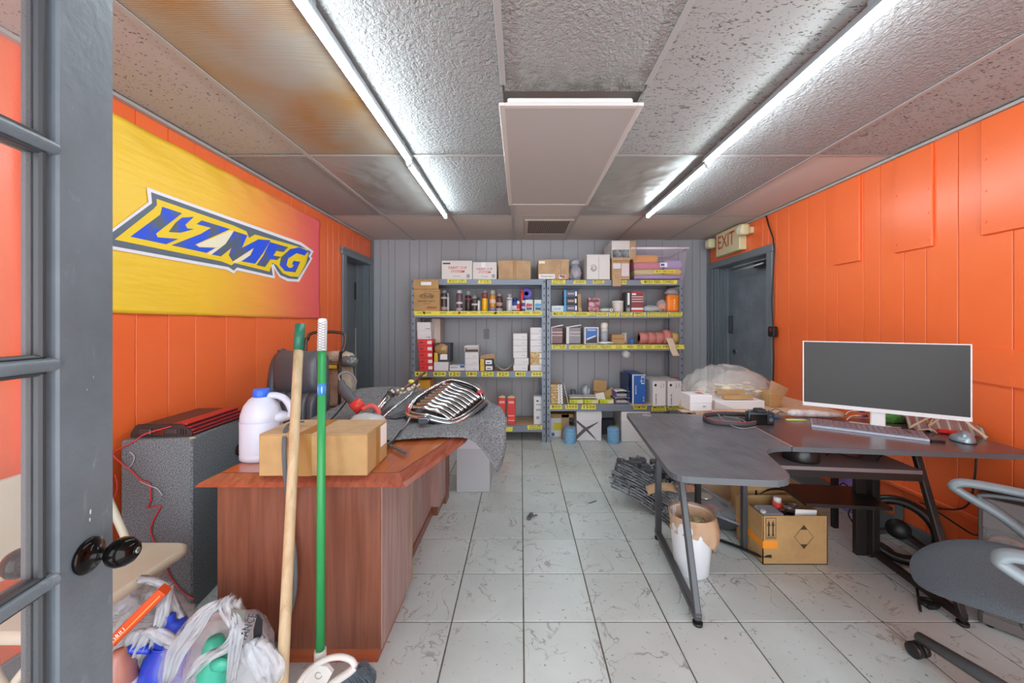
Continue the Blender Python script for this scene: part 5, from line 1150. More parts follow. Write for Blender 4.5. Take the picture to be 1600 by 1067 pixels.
# --- hand truck with sacks
RUST = mat('brown_steel_tube', '5a4f4c', .35, .6)
t = T('hand_truck', 'brown steel hand truck with looped handle by left wall behind leather chair', 'hand truck', (-1.54, 2.9, 0))
P = [Vector((-.15, .0, .03)), Vector((-.15, .0, 1.05)), Vector((-.15, .03, 1.14)), Vector((-.11, .04, 1.195)), Vector((.11, .04, 1.195)), Vector((.15, .03, 1.14)), Vector((.145, .0, 1.05)), Vector((.12, 0, .95)), Vector((.12, 0, .03))]
t.p('tube_frame', MB().tube(cr(P, 3, False), .0125, 10), RUST)
for z in (.35, .62): t.p('crossbar', MB().cyl((-.14, 0, z), (.12, 0, z), .01, 10), RUST)
t.p('toe_plate', MB().box(-.17, .17, -.01, .24, 0, .008), RUST)
for s in (-1, 1): t.p('wheel', MB().lathe([(.03, -.02), (.09, -.022), (.1, -.012), (.1, .012), (.09, .022), (.03, .02)], 22, 0, Matrix.Translation((s*.185, -.06, .1)) @ Matrix.Rotation(R(90), 4, 'Y')), BLACKP)
SACK = mat('cream_paper_sack', 'b9aa96', .6, fn=f_blotch('a2917c', 'cbbfae', 8, .35, .65, .6, 30, .01))
t = T('paper_sack', 'crumpled cream paper sack with yellow label loaded on the hand truck', 'sack', (-1.485, 3.045, .009))
t.p('sack', MB().blob((0, 0, .5), .5, 4, .16, 3, 5, sz=(.25, .16, 1.0), flat_bottom=.0, ridge=True), SACK); t.p('sack_top', MB().blob((-.02, 0, .98), .09, 3, .5, 3, 6, sz=(1.2, .6, .5), ridge=True), SACK)
t.p('yellow_label', MB().box(-.11, .02, -.1, -.09, .90, .93), mat('yellow_print', 'e2b82c', .45)); t.p('label_border', MB().box(-.113, .023, -.0985, -.088, .895, .935), INK)
bag('grey_bundle', 'crumpled dark grey plastic bundle on top of the paper sack', 'bundle', (-1.395, 3.0, .92), .06, (1.1, .8, .7), '6c7174', alpha=.95, seed=17, sub=3)
# --- speaker box, amplifier, wires
CARP = mat('grey_box_carpet', '5c6164', .97, fn=f_speck(230, '505255', '8b9196', .36, .64, .5, .003))
rz = R(9)
t = T('speaker_box', 'tall grey carpeted speaker box against left wall beside the brown desk', 'speaker box', (-1.442, 1.622, 0), rz)
t.p('cabinet', MB().box(-.272, 0, 0, .37, 0, .763, bev=.006), CARP)
t.p('terminal_cup', MB().lathe([(.0, .002), (.022, .002), (.026, .004), (.03, .004), (.03, 0)], 20, 0, Matrix.Translation((.0005, .34, .60)) @ Matrix.Rotation(R(90), 4, 'Y')), BLACKP)
t.p('terminal', MB().box(.002, .012, .335, .35, .592, .606, bev=.002), mat('orange_plastic', 'f08226', .35))
t.p('bare_corner', MB().blob((-.002, .004, .762), .008, 2, .5, 3, 1, sz=(1.6, 1, .5)), mat('raw_wood', 'c9b48c', .8))
RANOD = mat('red_anodised_aluminium', 'cc4248', .28, .55); AMPB = mat('black_anodised', '4a4141', .35, .4)
t = T('car_amplifier', 'black and red finned car amplifier lying on the speaker box', 'amplifier', (-1.60, 1.80, .764), R(4))
prof = [(-.125, 0), (-.125, .018), (-.105, .05), (.085, .05), (.125, .018), (.125, 0)]
t.p('body', MB().prism(prof, lambda u, v: (u, -.16, v), (0, .34, 0)), AMPB)
for k in range(4):
    z = .008 + k*.013; x = .127 - max(0, (z-.018))*1.15
    t.p('fin', MB().box(x-.02, x+.006, -.158, .178, z, z+.007, bev=.002), RANOD)
t.p('red_top_plate', MB().box(.035, .088, -.158, .178, .05, .0535, bev=.001), RANOD)
t.p('end_panel', MB().prism([(-.128, 0), (-.128, .018), (-.107, .052), (.087, .052), (.128, .018), (.128, 0)], lambda u, v: (u, -.166, v), (0, .006, 0)), AMPB)
m = MB()
for k in range(5): m.box(-.03+k*.009, -.026+k*.009, -.17, -.166, .012, .034)
t.p('terminal_strip', m, mat('copper_terminal', 'a84a30', .3, .6)); t.p('terminal_cover', MB().box(-.09, -.04, -.174, -.166, .01, .036, bev=.004), mat('smoke_plastic', '4c4141', .15)); t.p('terminal_cover', MB().box(.02, .065, -.172, -.166, .012, .034, bev=.003), MATS['smoke_plastic'])
for k in range(14): t.p('top_tooth', MB().box(-.1+k*.013, -.093+k*.013, -.164, -.158, .05, .056), AMPB)
t.p('end_slot', MB().box(.08, .083, -.167, -.166, .008, .036).box(.09, .093, -.167, -.166, .008, .034).box(.1, .103, -.167, -.166, .008, .03), BLACKG)
RW = mat('red_wire', 'd2343a', .35); WW = mat('white_wire', 'bfb9c0', .4)
def front(px, py, dy=.008):  # on the front face of the speaker box
    n = Vector((math.sin(rz), -math.cos(rz), 0)); o = Vector((-1.442, 1.622, 0)); d = Vector(((px-CX)/F, 1, -(py-CY)/F)); k = (o.dot(n))/d.dot(n); q = d*k + n*dy; q.z += H; return q
P = [front(258, 676, .0) + Vector((0, .03, .02)), front(228, 682, .0) + Vector((0, 0, .012)), front(210, 690), front(181, 707), front(192, 722), front(205, 732), front(222, 748), front(236, 756), front(238, 780), front(234, 792), front(253, 789), front(243, 810), front(238, 828), front(246, 850), front(262, 885), front(272, 905), front(290, 925), front(305, 934)]
solo('speaker_wire', MB().tube(cr(P, 5, False), .0028, 6), RW, 'thin red wire hanging from amplifier down the front of speaker box', 'wire')
P2 = [front(236, 757), front(245, 760), front(256, 772), front(240, 775), front(251, 790)]
solo('speaker_wire', MB().tube(cr([q + Vector((0, -.004, 0)) for q in [front(222, 750), front(238, 757), front(250, 762), front(257, 772)]], 5, False), .0018, 6), WW, 'thin white wire beside the red wire on speaker box front', 'wire')
solo('speaker_wire', MB().tube(cr([front(205, 705), front(212, 712), front(210, 722), front(203, 730)], 5, False), .0018, 6), WW, 'small curl of thin white wire high on speaker box front', 'wire')
solo('speaker_wire', MB().tube(cr([front(182, 740), front(186, 755), front(184, 770), front(180, 776)], 5, False), .0028, 6), RW, 'short red wire loop at left edge of speaker box beside the glazed door', 'wire')
# --- beige folding chair behind the glazed door
BEI = mat('beige_plastic_and_paint', 'c9c2ae', .35, fn=f_blotch('c4bca6', 'd0cab8', 3))
t = T('folding_chair', 'beige folding chair standing against the speaker box behind open glazed door', 'chair', (-1.42, 1.24, 0))
def rr_plate(x0, x1, y0, y1, r, z0, z1, fn=lambda p: p, n=6):
    po = []
    for (cx, cy, a0) in ((x1-r, y1-r, 0), (x0+r, y1-r, 90), (x0+r, y0+r, 180), (x1-r, y0+r, 270)):
        for k in range(n+1): a = R(a0 + 90*k/n); po.append((cx+r*math.cos(a), cy+r*math.sin(a)))
    k = len(po); m = MB(); lay_ = [(0, z0, .006), (0, z0+.006, 0), (0, z1-.008, 0), (0, z1, .01)]
    for (_, z, ins) in lay_:
        c = ((x0+x1)/2, (y0+y1)/2); m.v += [Vector(fn((px_ + (c[0]-px_)*ins/abs(x1-x0)*2, py_ + (c[1]-py_)*ins/abs(y1-y0)*2, z))) for px_, py_ in po]
    for l in range(3):
        for i in range(k): m.f.append([l*k+i, l*k+(i+1) % k, (l+1)*k+(i+1) % k, (l+1)*k+i]); m.m.append(0); m.sm.append(True)
    m.f.append(list(range(k))[::-1]); m.m.append(0); m.sm.append(False); m.f.append([3*k+i for i in range(k)]); m.m.append(0); m.sm.append(False)
    return m
t.p('seat', rr_plate(-1.60, -1.235, .98, 1.40, .05, .405, .44), BEI, True)
t.p('backrest', rr_plate(.50, .775, .97, 1.36, .05, 0, .025, fn=lambda p: (-1.53 - (p[0]-.50)*.3 - p[2], p[1], p[0])), BEI, True)
for y in (.99, 1.385):
    t.p('frame_leg', MB().tube([(-1.64, y, .82), (-1.48, y, .46), (-1.24, y, .01)], .012, 10), BEI, True)
    t.p('frame_leg', MB().tube([(-1.28, y+(.02 if y < 1.2 else -.02), .41), (-1.60, y+(.02 if y < 1.2 else -.02), .01)], .011, 10), BEI, True)
t.p('crossbar', MB().cyl((-1.515, 1.0, .12), (-1.515, 1.375, .12), .009, 8), BEI, True)
# --- bags on the floor
FILM = mat('white_translucent_bag', 'e6e6ea', .2, alpha=.3, spec=.9, fn=f_bump(22, 1.0, .02))
FILM2 = mat('white_opaque_bag', 'dfe1e6', .22, alpha=.42, spec=.9, fn=f_bump(22, 1.0, .02))
def crumple(c, sz, seed, m_ , name, t, fb=.0, sub=5, amp=.28, fr=1.7):
    b = bmesh.new(); bmesh.ops.create_icosphere(b, subdivisions=sub, radius=1)
    for v in b.verts:
        d = v.co.normalized(); q = Vector((seed, seed*2.1, 3)); n1 = .5 - abs(noise.noise(d*fr*1.3 + q))*1.6; n2 = .5 - abs(noise.noise(Vector((d.x*7, d.y*7, d.z*2)) + q)); n3 = noise.noise(d*9+q)
        k = 1 + amp*n1*.6 + .09*n2 + .025*n3
        v.co = Vector((d.x*sz[0]*k, d.y*sz[1]*k, d.z*sz[2]*k)) + Vector(c)
        if v.co.z < fb: v.co.z = fb
    return t.p(name, MB().bm(b, 0, None, True), m_, True)
t = T('shopping_bag', 'white translucent shopping bag holding blue jug and orange box by the door', 'bag', (-1.27, 1.24, 0))
crumple((-1.28, 1.25, .17), (.15, .12, .19), 3.3, FILM, 'film', t)
def ear(pts, w_, t, m_=FILM2, name='bag_handle'):
    Q = cr([Vector(p) for p in pts], 6, False); n = len(Q)
    def f(u, v):
        i = min(int(v*(n-1)), n-1); p = Q[i]; k = math.sin(min(1, max(0, v))*math.pi)*.6 + .4
        return p + Vector(((u-.5)*w_*k, .012*math.sin(u*22), .006*math.sin(u*15+v*9)))
    t.p(name, MB().grid(f, 14, n-1), m_, True, solid=.0015)
ear([at(195, 925, 1.2), at(215, 905, 1.2), at(250, 912, 1.22), at(268, 945, 1.2), at(300, 990, 1.18)], .035, t)
ear([at(240, 1010, 1.14), at(250, 975, 1.15), at(258, 940, 1.18), at(266, 915, 1.2)], .035, t, name='bag_fold')
ear([at(195, 1075, 1.12), at(205, 1020, 1.12), at(225, 985, 1.13), at(260, 1000, 1.13), at(290, 1010, 1.14)], .07, t, name='bag_fold')
crumple(tuple(at(188, 935, 1.2)), (.05, .04, .05), 8, FILM2, 'bag_fold', t, fb=.2, sub=4)
BJ = mat('cobalt_blue_plastic', '2744c0', .3)
t = T('blue_jug', 'cobalt blue plastic jug with ribbed neck inside the shopping bag', 'jug', (-1.19, 1.24, .0))
pj = at(266, 960, 1.17)
t.p('body', MB().lathe([(0, 0.01), (.062, .012), (.066, .03), (.066, .16), (.055, .2), (.034, .225), (.03, .235)], 26, 0, Matrix.Translation((pj.x, pj.y, 0)) @ Matrix.Scale(1.14, 4)), BJ, True)
t.p('cap', MB().lathe([(.031, .235), (.036, .236), (.036, .275), (.03, .28), (.012, .282), (.011, .3), (0, .3)], 26, 0, Matrix.Translation((pj.x, pj.y, 0)) @ Matrix.Scale(1.14, 4)), BJ, True)
t.p('neck_ring', MB().tube([(pj.x+math.cos(a)*.04, pj.y+math.sin(a)*.04, .26) for a in [k*math.pi/12 for k in range(24)]], .004, 7, closed=True), BJ, True)
t.p('handle', MB().tube(cr([Vector((pj.x-.03, pj.y-.03, .26)), Vector((pj.x-.08, pj.y-.05, .275)), Vector((pj.x-.115, pj.y-.06, .24)), Vector((pj.x-.11, pj.y-.06, .15)), Vector((pj.x-.05, pj.y-.04, .1))], 5, False), .015, 10, flat=.8), BJ, True)
t = T('orange_box', 'long orange printed box poking out of the shopping bag', 'box', (-1.3, 1.2, .2))
a_, b_ = at(178, 1000, 1.13), at(258, 920, 1.16)
t.p('body', MB().bar(a_, b_, .035, .03, bev=.003), mat('orange_red_carton', 'e0521e', .4), True)
d_ = (b_-a_); t.p('printed_band', MB().bar(a_ + Vector((.004, -.017, -.006)), b_ + Vector((.004, -.017, -.006)), .012, .004), mat('light_orange_print', 'f3a055', .4), True)
zx = d_.normalized(); ny = Vector((0, -1, 0)); yy = ny.cross(zx).normalized()
Mt = Matrix((zx, yy, ny)).transposed().to_4x4(); Mt.translation = a_ + zx*.045 + Vector((0, -.0205, -.004)); 
t.p('lettering', MB().text('DRILL', .018, Mt, .0004, 0, w=.05), WL, True)
t = T('pink_bottle', 'pinkish brown bottle with white label band partly hidden by the door', 'bottle', (-1.20, 1.09, 0))
pb = at(186, 1030, 1.1)
t.p('body', MB().lathe([(0, 0), (.04, 0), (.043, .01), (.043, .2), (.036, .25), (.02, .275), (.016, .29), (0, .29)], 24, 0, Matrix.Translation((pb.x, pb.y, 0))), mat('pink_brown_plastic', 'b77a6c', .3), True)
t.p('label_band', MB().lathe([(.0436, .15), (.0436, .2)], 24, 0, Matrix.Translation((pb.x, pb.y, 0))), WL, True)
t = T('shopping_bag', 'white plastic bag with black print slumped in front of the brown desk', 'bag', (-1.0, 1.16, 0))
crumple((-.965, 1.17, .16), (.155, .10, .185), 5.1, FILM, 'film', t)
crumple((-.93, 1.19, .15), (.125, .09, .18), 9.4, FILM2, 'film_back', t, sub=4)
ear([at(295, 1062, 1.02), at(320, 1030, 1.03), at(352, 1012, 1.04), at(372, 985, 1.05), at(352, 950, 1.08), at(360, 932, 1.1)], .05, t)
ear([at(262, 1066, 1.03), at(275, 1020, 1.05), at(300, 985, 1.06), at(320, 958, 1.08), at(345, 940, 1.1)], .06, t)
ear([at(368, 940, 1.08), at(372, 975, 1.05), at(366, 1020, 1.03), at(360, 1066, 1.02)], .035, t, name='bag_fold')
ear([at(395, 1000, 1.07), at(410, 1030, 1.06), at(425, 1066, 1.05)], .12, t, name='bag_fold')
BK = mat('black_bag_print', '2c2b30', .4)
pm = at(383, 990, 1.045); M_ = Matrix.Translation(pm) @ Matrix.Rotation(R(20), 4, 'Z') @ Matrix.Rotation(R(90), 4, 'X') @ Matrix.Rotation(R(68), 4, 'Z')
t.p('lettering', MB().text('ADVANCE', .03, M_, .0004, 0, w=.11), BK, True)
m = MB().prism([(-.02, -.02), (.02, -.022), (.022, .016), (-.018, .02)], lambda u, v: tuple(at(371, 962, 1.055) + Vector((u, 0, v))), (0, .001, 0)); t.p('printed_patch', m, mat('olive_grey_print', '6a6a62', .4), True)
m = MB().prism([(-.01, -.05), (.012, -.06), (.016, .03), (-.0, .05), (-.012, .0)], lambda u, v: tuple(at(402, 985, 1.09) + Vector((u, 0, v))), (0, .001, 0)); t.p('printed_patch', m, BK, True)
GRN = mat('sea_green_plastic', '3fae92', .3)
t = T('green_bottle', 'sea green spray bottle inside the white bag in front of desk', 'bottle', (-.95, 1.1, 0)); pg = at(322, 1040, 1.06)
t.p('body', MB().lathe([(0, 0.005), (.040, .006), (.043, .02), (.041, .14), (.036, .18), (.034, .22), (.022, .26), (.016, .275), (0, .275)], 24, 0, Matrix.Translation((pg.x, pg.y+.03, 0)) @ Matrix.Scale(1.22, 4)), GRN, True)
t.p('trigger', MB().blob((pg.x+.04, pg.y+.0, .285), .02, 2, .2, 2, 2, sz=(1.5, .6, 1)), GRN, True)
t = T('white_bottle', 'pale blue white bottle low inside the white bag', 'bottle', (-.98, 1.08, 0)); pw = at(285, 1060, 1.07)
t.p('body', MB().lathe([(0, 0.005), (.036, .006), (.038, .02), (.038, .16), (.02, .19), (0, .19)], 20, 0, Matrix.Translation((pw.x, pw.y, 0))), mat('pale_blue_white_plastic', 'c2cfdb', .35), True)
# --- sticks
t = T('wooden_pole', 'bare wooden pole with dark green end cap leaning on the desk, left of broom', 'pole', (-.64, .98, 0))
a_ = Vector(at(441, 1067, 1.065)); b_ = Vector(at(466.5, 545, 1.375)); d_ = b_-a_
bot = a_ - d_*(a_.z/d_.z); topc = Vector(at(469, 507, 1.40))
LW = mat('raw_pine', 'c9a574', .6, fn=f_wood('b2966f', 'cdb592', 2, .8))
t.p('shaft', MB().tube([bot + Vector((0, 0, .004)), bot.lerp(b_, .33), bot.lerp(b_, .66), b_], .0158, 14), LW, True)
t.p('end_cap', MB().tube([b_ - (topc-b_)*.05, topc], .0175, 14), mat('dark_green_plastic', '1e6b55', .4), True)
t.p('cap_hook', MB().box(topc.x-.006, topc.x+.014, topc.y-.01, topc.y+.01, topc.z-.03, topc.z+.002), mat('dark_green_plastic', '1e6b55', .4), True)
t = T('broom', 'angled broom with green handle, white grip and grey bristles leaning on desk', 'broom', (-.62, 1.12, 0))
b0, b1, b2 = Vector(at(500.5, 1018, 1.19)), Vector(at(503, 548, 1.272)), Vector(at(504, 498, 1.283))
GR = mat('green_handle', '2f9a55', .35)
t.p('handle', MB().tube([b0, b1], .0132, 14), GR, True)
t.p('grip', MB().tube([b1, b1.lerp(b2, .9), b2], [.0150, .0150, .0125], 14), mat('white_knurled_grip', 'dedede', .5), True)
m = MB()
for k in range(11):
    for s in (-1, 1):
        z = b1.z + .006 + k*.0088; c = b1.lerp(b2, (z-b1.z)/(b2.z-b1.z))
        m.tube([c + Vector((math.sin(a*s)*.0152, -math.cos(a)*.0152, a*.006)) for a in (-1.2, -.8, -.4, 0, .4, .8, 1.2)], .0009, 4)
t.p('grip_pattern', m, mat('grip_groove', '77777c', .6), True)
t.p('sticker', MB().tube([b1.lerp(b0, .115), b1.lerp(b0, .155)], .0136, 14), mat('blue_sticker', '3a86c8', .4), True); t.p('sticker_print', MB().tube([b1.lerp(b0, .125), b1.lerp(b0, .148)], .0138, 6), WL, True)
WH = mat('white_broom_plastic', 'dcd9d4', .35)
t.p('socket', MB().tube([b0 + (b0-b1).normalized()*.045, b0 - (b0-b1).normalized()*.006], .0178, 14), WH, True)
def bp(px, py): return at(px, py, 1.15)
t.p('head_arch', MB().tube(cr([bp(455, 1090), bp(478, 1052), bp(505, 1032), bp(530, 1026), bp(548, 1031), bp(555, 1040)], 5, False), .009, 10), WH, True)
t.p('head_bar', MB().tube(cr([bp(500, 1085), bp(522, 1066), bp(545, 1050), bp(556, 1040)], 5, False), [.012]*15 + [.010], 10), WH, True)
m = MB().prism([(462, 1092), (482, 1050), (500, 1038), (512, 1040), (520, 1050), (505, 1078), (496, 1092)], lambda u, v: tuple(bp(u, v) + Vector((0, -.004, 0))), (0, .012, 0)); t.p('head_plate', m, WH, True)
t.p('embossed_emblem', MB().tube([bp(499+math.cos(a)*5, 1053+math.sin(a)*5) + Vector((0, -.006, 0)) for a in [k*.55 for k in range(11)]], .0012, 5), mat('emboss_grey', 'a9a6a2', .5), True)
m = MB(); rr = random.Random(5)
for k in range(300):
    u = rr.random(); s_ = bp(505, 1080).lerp(bp(556, 1044), u); L = .085 + .02*rr.random()
    dx = .35 + .45*u; dz = -1 + .15*u; e = s_ + Vector((dx, rr.uniform(-.12, .12), dz)).normalized()*L; e.z = max(e.z, .002); mid = (s_+e)/2 + Vector((rr.uniform(-.004, .004), rr.uniform(-.006, .006), 0))
    m.tube([s_, mid, e], .0011, 3, cap=False)
for k in range(60):
    s_ = bp(553, 1045); a = rr.uniform(-.4, .5); P = [s_, s_ + Vector((.03, rr.uniform(-.02, .02), .0+a*.03)), s_ + Vector((.055+rr.random()*.01, rr.uniform(-.02, .02), -.03+a*.03)), s_ + Vector((.05, rr.uniform(-.03, .03), -.07))]
    for q in P: q.z = max(q.z, .003)
    m.tube(cr(P, 4, False), .0007, 3, cap=False)
t.p('bristles', m, mat('blue_grey_bristle', '5c6873', .5), True)['kind'] = 'stuff'
# ================================================================ RIGHT SIDE: L-shaped black desk
TH = R(-6)
P0 = Vector((.63, 2.225, 0)); U = Vector((math.cos(TH), math.sin(TH), 0)); V = Vector((math.sin(TH), -math.cos(TH), 0))
def D(u, v, z=0): return P0 + U*u + V*v + Vector((0, 0, z))
def f_top(n):
    v = n.co(); x = n.noise(v, 9, 5, .65); y = n.noise(n.co((8, 1, 1)), 6, 4, .6)
    n.l(n.ramp(x, [(.3, '5a5b61'), (.72, '707277')]), n.b.inputs['Base Color']); n.l(n.ramp(y, [(.3, .28), (.7, .42)]), n.b.inputs['Roughness']); n.bump(n.noise(v, 300, 2), .1, .001)
def f_cf(n):
    v = n.co((1, 1, 1)); c = n.new('ShaderNodeTexChecker'); c.inputs['Scale'].default_value = 260; n.l(v, c.inputs['Vector'])
    c.inputs['Color1'].default_value = lin('4a4144'); c.inputs['Color2'].default_value = lin('5a4c50'); n.l(c.outputs['Color'], n.b.inputs['Base Color']); n.bump(c.outputs['Fac'], .15, .001)
TOPM = mat('black_laminate', '55545a', .42, spec=.5, fn=f_top); CFM = mat('carbon_weave_laminate', '504447', .22, spec=.9, fn=f_cf)
EDGE = mat('dark_edge_band', '55575b', .4); LEGM = mat('dark_grey_steel_leg', '4e4f53', .4, .3); DLEG = mat('black_steel_leg', '2c2624', .42, .3)
DZ = .73
t = T('l_shaped_desk', 'black L-shaped computer desk with steel legs along the orange right wall', 'desk', (D(.6, .4)))
def fil(poly, rad, n=6):
    o = []; k = len(poly)
    for i in range(k):
        b = Vector(poly[i]); a = Vector(poly[i-1]); c = Vector(poly[(i+1) % k]); r = rad.get(i, 0)
        if not r: o.append(tuple(b)); continue
        p, q = b + (a-b).normalized()*r, b + (c-b).normalized()*r
        for j in range(n+1): s = j/n; o.append(tuple(p*(1-s)**2 + b*2*s*(1-s) + q*s*s))
    return o
left = fil([(0, 0), (.608, 0), (.608, .556), (.468, .575), (.405, .94), (0, .94)], {0: .04, 3: .11, 4: .09, 5: .07})
right = fil([(.611, 0), (1.56, 0), (1.56, .565), (.611, .558)], {1: .03, 2: .02})
for po, m_ in ((left, TOPM), (right, CFM)):
    t.p('top_panel', MB().prism(po, lambda u, v: D(u, v, DZ-.0015), (0, 0, .0015)), m_, True)
    t.p('edge_panel', MB().prism(po, lambda u, v: D(u, v, DZ-.022), (0, 0, .0204)), EDGE, True)
t.p('seam_trim', MB().bar(D(.6095, .0, DZ+.0004), D(.6095, .557, DZ+.0004), .004, .0018), mat('seam_brown', 'c49a8a', .5), True)
def frame(u, vb, vf, vt, wb, m_, wv=.03):
    ux = u
    t.p('rear_leg', MB().bar(D(ux, vb, .03), D(ux, vb, DZ-.022), wb, wv, bev=.003, up=tuple(V)), m_, True)
    t.p('front_leg', MB().bar(D(ux, vf, .03), D(ux, vt, DZ-.022), .028, .028, bev=.004), m_, True)
    t.p('floor_rail', MB().bar(D(ux, vb-.03, .035), D(ux, vf+.01, .035), .03, .03, bev=.003), m_, True)
    t.p('top_rail', MB().bar(D(ux, vb, DZ-.035), D(ux, vt, DZ-.035), .028, .024), m_, True)
    for v in (vb, vf): t.p('levelling_foot', MB().cyl(D(ux, v, 0), D(ux, v, .012), .02, 14).cyl(D(ux, v, .012), D(ux, v, .03), .008, 8), BLACKP, True)
frame(.182, .03, .655, .36, .032, LEGM); frame(1.288, .07, .54, .315, .035, DLEG, .095)
t.p('middle_leg', MB().bar(D(.635, .08, .0), D(.635, .08, DZ-.022), .026, .03, bev=.002), LEGM, True)
t.p('inner_post', MB().bar(D(1.215, .1, .02), D(1.215, .1, .60), .05, .03, bev=.002, up=tuple(V)), DLEG, True)
t.p('upper_shelf', MB().prism([(.65, .0), (1.26, .0), (1.26, .40), (.65, .40)], lambda u, v: D(u, v, .572), (0, 0, .018)), mat('greyish_pink_shelf', '7f6f70', .45), True)
t.p('shelf_apron', MB().prism([(.65, .385), (1.26, .385), (1.26, .40), (.65, .40)], lambda u, v: D(u, v, .54), (0, 0, .033)), DLEG, True)
t.p('lower_shelf', MB().prism([(.85, .02), (1.25, .02), (1.25, .26), (.85, .26)], lambda u, v: D(u, v, .335), (0, 0, .018)), DLEG, True)
t.p('grommet', MB().lathe([(.02, 0), (.028, 0), (.026, .003), (.02, .003)], 20, 0, Matrix.Translation(onz(1010, 649, DZ+.0002))), mat('grey_grommet', '8a8a90', .35), True)
# ---- monitor
aL, bL = at(1255, 534, 2.01), at(1518, 537, 1.66)
mc = (Vector((1.534, 2.01, 0)) + Vector((2.02, 1.66, 0)))/2; mrz = math.atan2(1.66-2.01, 2.02-1.534)
t = T('monitor', 'wide white-framed computer monitor with dark screen on right desk', 'monitor', (mc.x, mc.y, DZ), mrz)
SCR = mat('matte_dark_screen', '332f2d', .35, spec=.3)
hw = .30
t.p('housing', MB().box(-hw, hw, 0, .018, .095, .44, bev=.003).box(-.2, .2, .018, .04, .16, .38, bev=.01), WHITEP)
t.p('bezel', MB().box(-hw-.002, hw+.002, -.006, .002, .094, .113).box(-hw-.002, hw+.002, -.004, .002, .437, .4415).box(-hw-.002, -hw+.003, -.004, .002, .1, .44).box(hw-.003, hw+.002, -.004, .002, .1, .44), mat('white_bezel', 'd8d4d6', .35))
t.p('screen', MB().box(-hw+.003, hw-.003, -.0035, .001, .113, .437), SCR)
t.p('stand_neck', MB().box(-.028, .028, .03, .05, .005, .2, bev=.004), WHITEP); t.p('stand_base', MB().box(-.1, .1, -.02, .13, 0, .008, bev=.003), WHITEP)
# ---- keyboard
a_ = onz(1268, 667, DZ); b_ = onz(1453, 690.5, DZ); krz = math.atan2(b_.y-a_.y, b_.x-a_.x)
t = T('keyboard', 'slim silver keyboard with reddish keys in front of the monitor', 'keyboard', a_ + Vector((0, 0, .001)), krz)
KL = (b_-a_).length
t.p('body', MB().add([(0, 0, 0), (KL, 0, 0), (KL, .125, 0), (0, .125, 0), (0, 0, .010), (KL, 0, .010), (KL, .125, .020), (0, .125, .020)], [(0, 1, 2, 3), (4, 5, 6, 7), (0, 1, 5, 4), (1, 2, 6, 5), (2, 3, 7, 6), (3, 0, 4, 7)]), mat('silver_keyboard', 'a8acba', .3, .3))
KK = mat('mauve_grey_keys', '7e6a70', .45); n_ = 0; kme = None
kp = (KL-.012)/19
for r_ in range(5):
    for c_ in range(19):
        if r_ == 0 and 4 <= c_ <= 7:
            if c_ == 4: t.p('space_bar', MB().box(.006+kp*4+.001, .006+kp*8-.001, .012, .012+.018, .0105, .0145, bev=.001), KK)
            continue
        y = .012 + r_*.0215; x = .006 + kp*c_
        if kme is None:
            kme = t.p('key', MB().box(.0008, kp-.0008, .0, .0185, 0, .004, bev=.001), KK); o = kme
        else: o = kme.copy(); COL.objects.link(o); o.parent = t.e
        o.location = (x, y, .0105 + (y/.125)*.0105)
# ---- mouse, dongle
ms = onz(1505, 689, DZ)
t = T('computer_mouse', 'silver teal sculpted computer mouse at right end of desk', 'mouse', ms, R(-35))
def mf(u, v):
    a = u*2*math.pi; b = v*math.pi/2; x = math.cos(a)*math.cos(b)*.036; y = math.sin(a)*math.cos(b)*.058; z = math.sin(b)*.045*(1 - .25*math.sin(a)*math.cos(b))
    if x < -.01: z *= .75; x *= 1.2
    return Vector((x, y, z+.004))
t.p('shell', MB().grid(mf, 28, 12), mat('silver_teal_shell', '8d9fa8', .25, .4)); t.p('base', MB().lathe([(0, 0), (.038, 0), (.04, .004), (.036, .007)], 26, 0, Matrix.Diagonal((1, 1.5, 1, 1))), mat('dark_mouse_base', '3c3f45', .4)); t.p('scroll_wheel', MB().cyl((-.004, .042, .03), (.004, .042, .03), .008, 12), STEEL)
t = T('usb_adapter', 'small black adapter with thin cable lying by the keyboard corner', 'adapter', onz(1463, 691, DZ), R(-12))
t.p('body', MB().box(-.02, .03, -.008, .008, 0, .010, bev=.002), BLACKP); t.p('cable', MB().tube(cr([Vector((-.02, 0, .005)), Vector((-.05, .04, .008)), Vector((-.06, .09, .03)), Vector((-.08, .14, .03))], 5, False), .0016, 6), BLACKP)
# ---- green cloth, striped fabric, plastic tube, note, camera, strap
gc = onz(1403, 662, DZ)
solo('green_cloth', MB().blob((gc.x+.02, gc.y+.05, DZ+.036), .085, 4, .3, 3, 6, sz=(1.15, .6, .55), flat_bottom=DZ+.001, ridge=True), mat('green_fabric', '63a552', .8), 'bunched bright green cloth under the monitor', 'cloth')
t = T('striped_bag', 'brown and grey striped fabric bag with cream straps beneath monitor corner', 'bag', onz(1480, 678, DZ) + Vector((.03, .05, 0)), R(-34))
def f_str(n):
    wv = n.new('ShaderNodeTexWave'); wv.inputs['Scale'].default_value = 9; wv.bands_direction = 'X'; n.l(n.co(), wv.inputs['Vector']); n.l(n.ramp(wv.outputs['Fac'], [(.2, '9a6a62'), (.45, '8b8a88'), (.7, '6e5350'), (.9, 'b3a9a0')]), n.b.inputs['Base Color']); n.bump(n.noise(n.co(), 60, 2), .3, .004)
t.p('bag', MB().grid(lambda u, v: Vector(((u-.5)*.26, -.06 + v*.15, .003 + .075*math.sin(v*math.pi)*(.7+.4*noise.noise(Vector((u*6, v*3, 1)))) + .008*math.sin(u*30))), 30, 14), mat('striped_fabric', '8f7e78', .85, fn=f_str), solid=.004)
CS = mat('cream_strap', 'd2bd9c', .8)
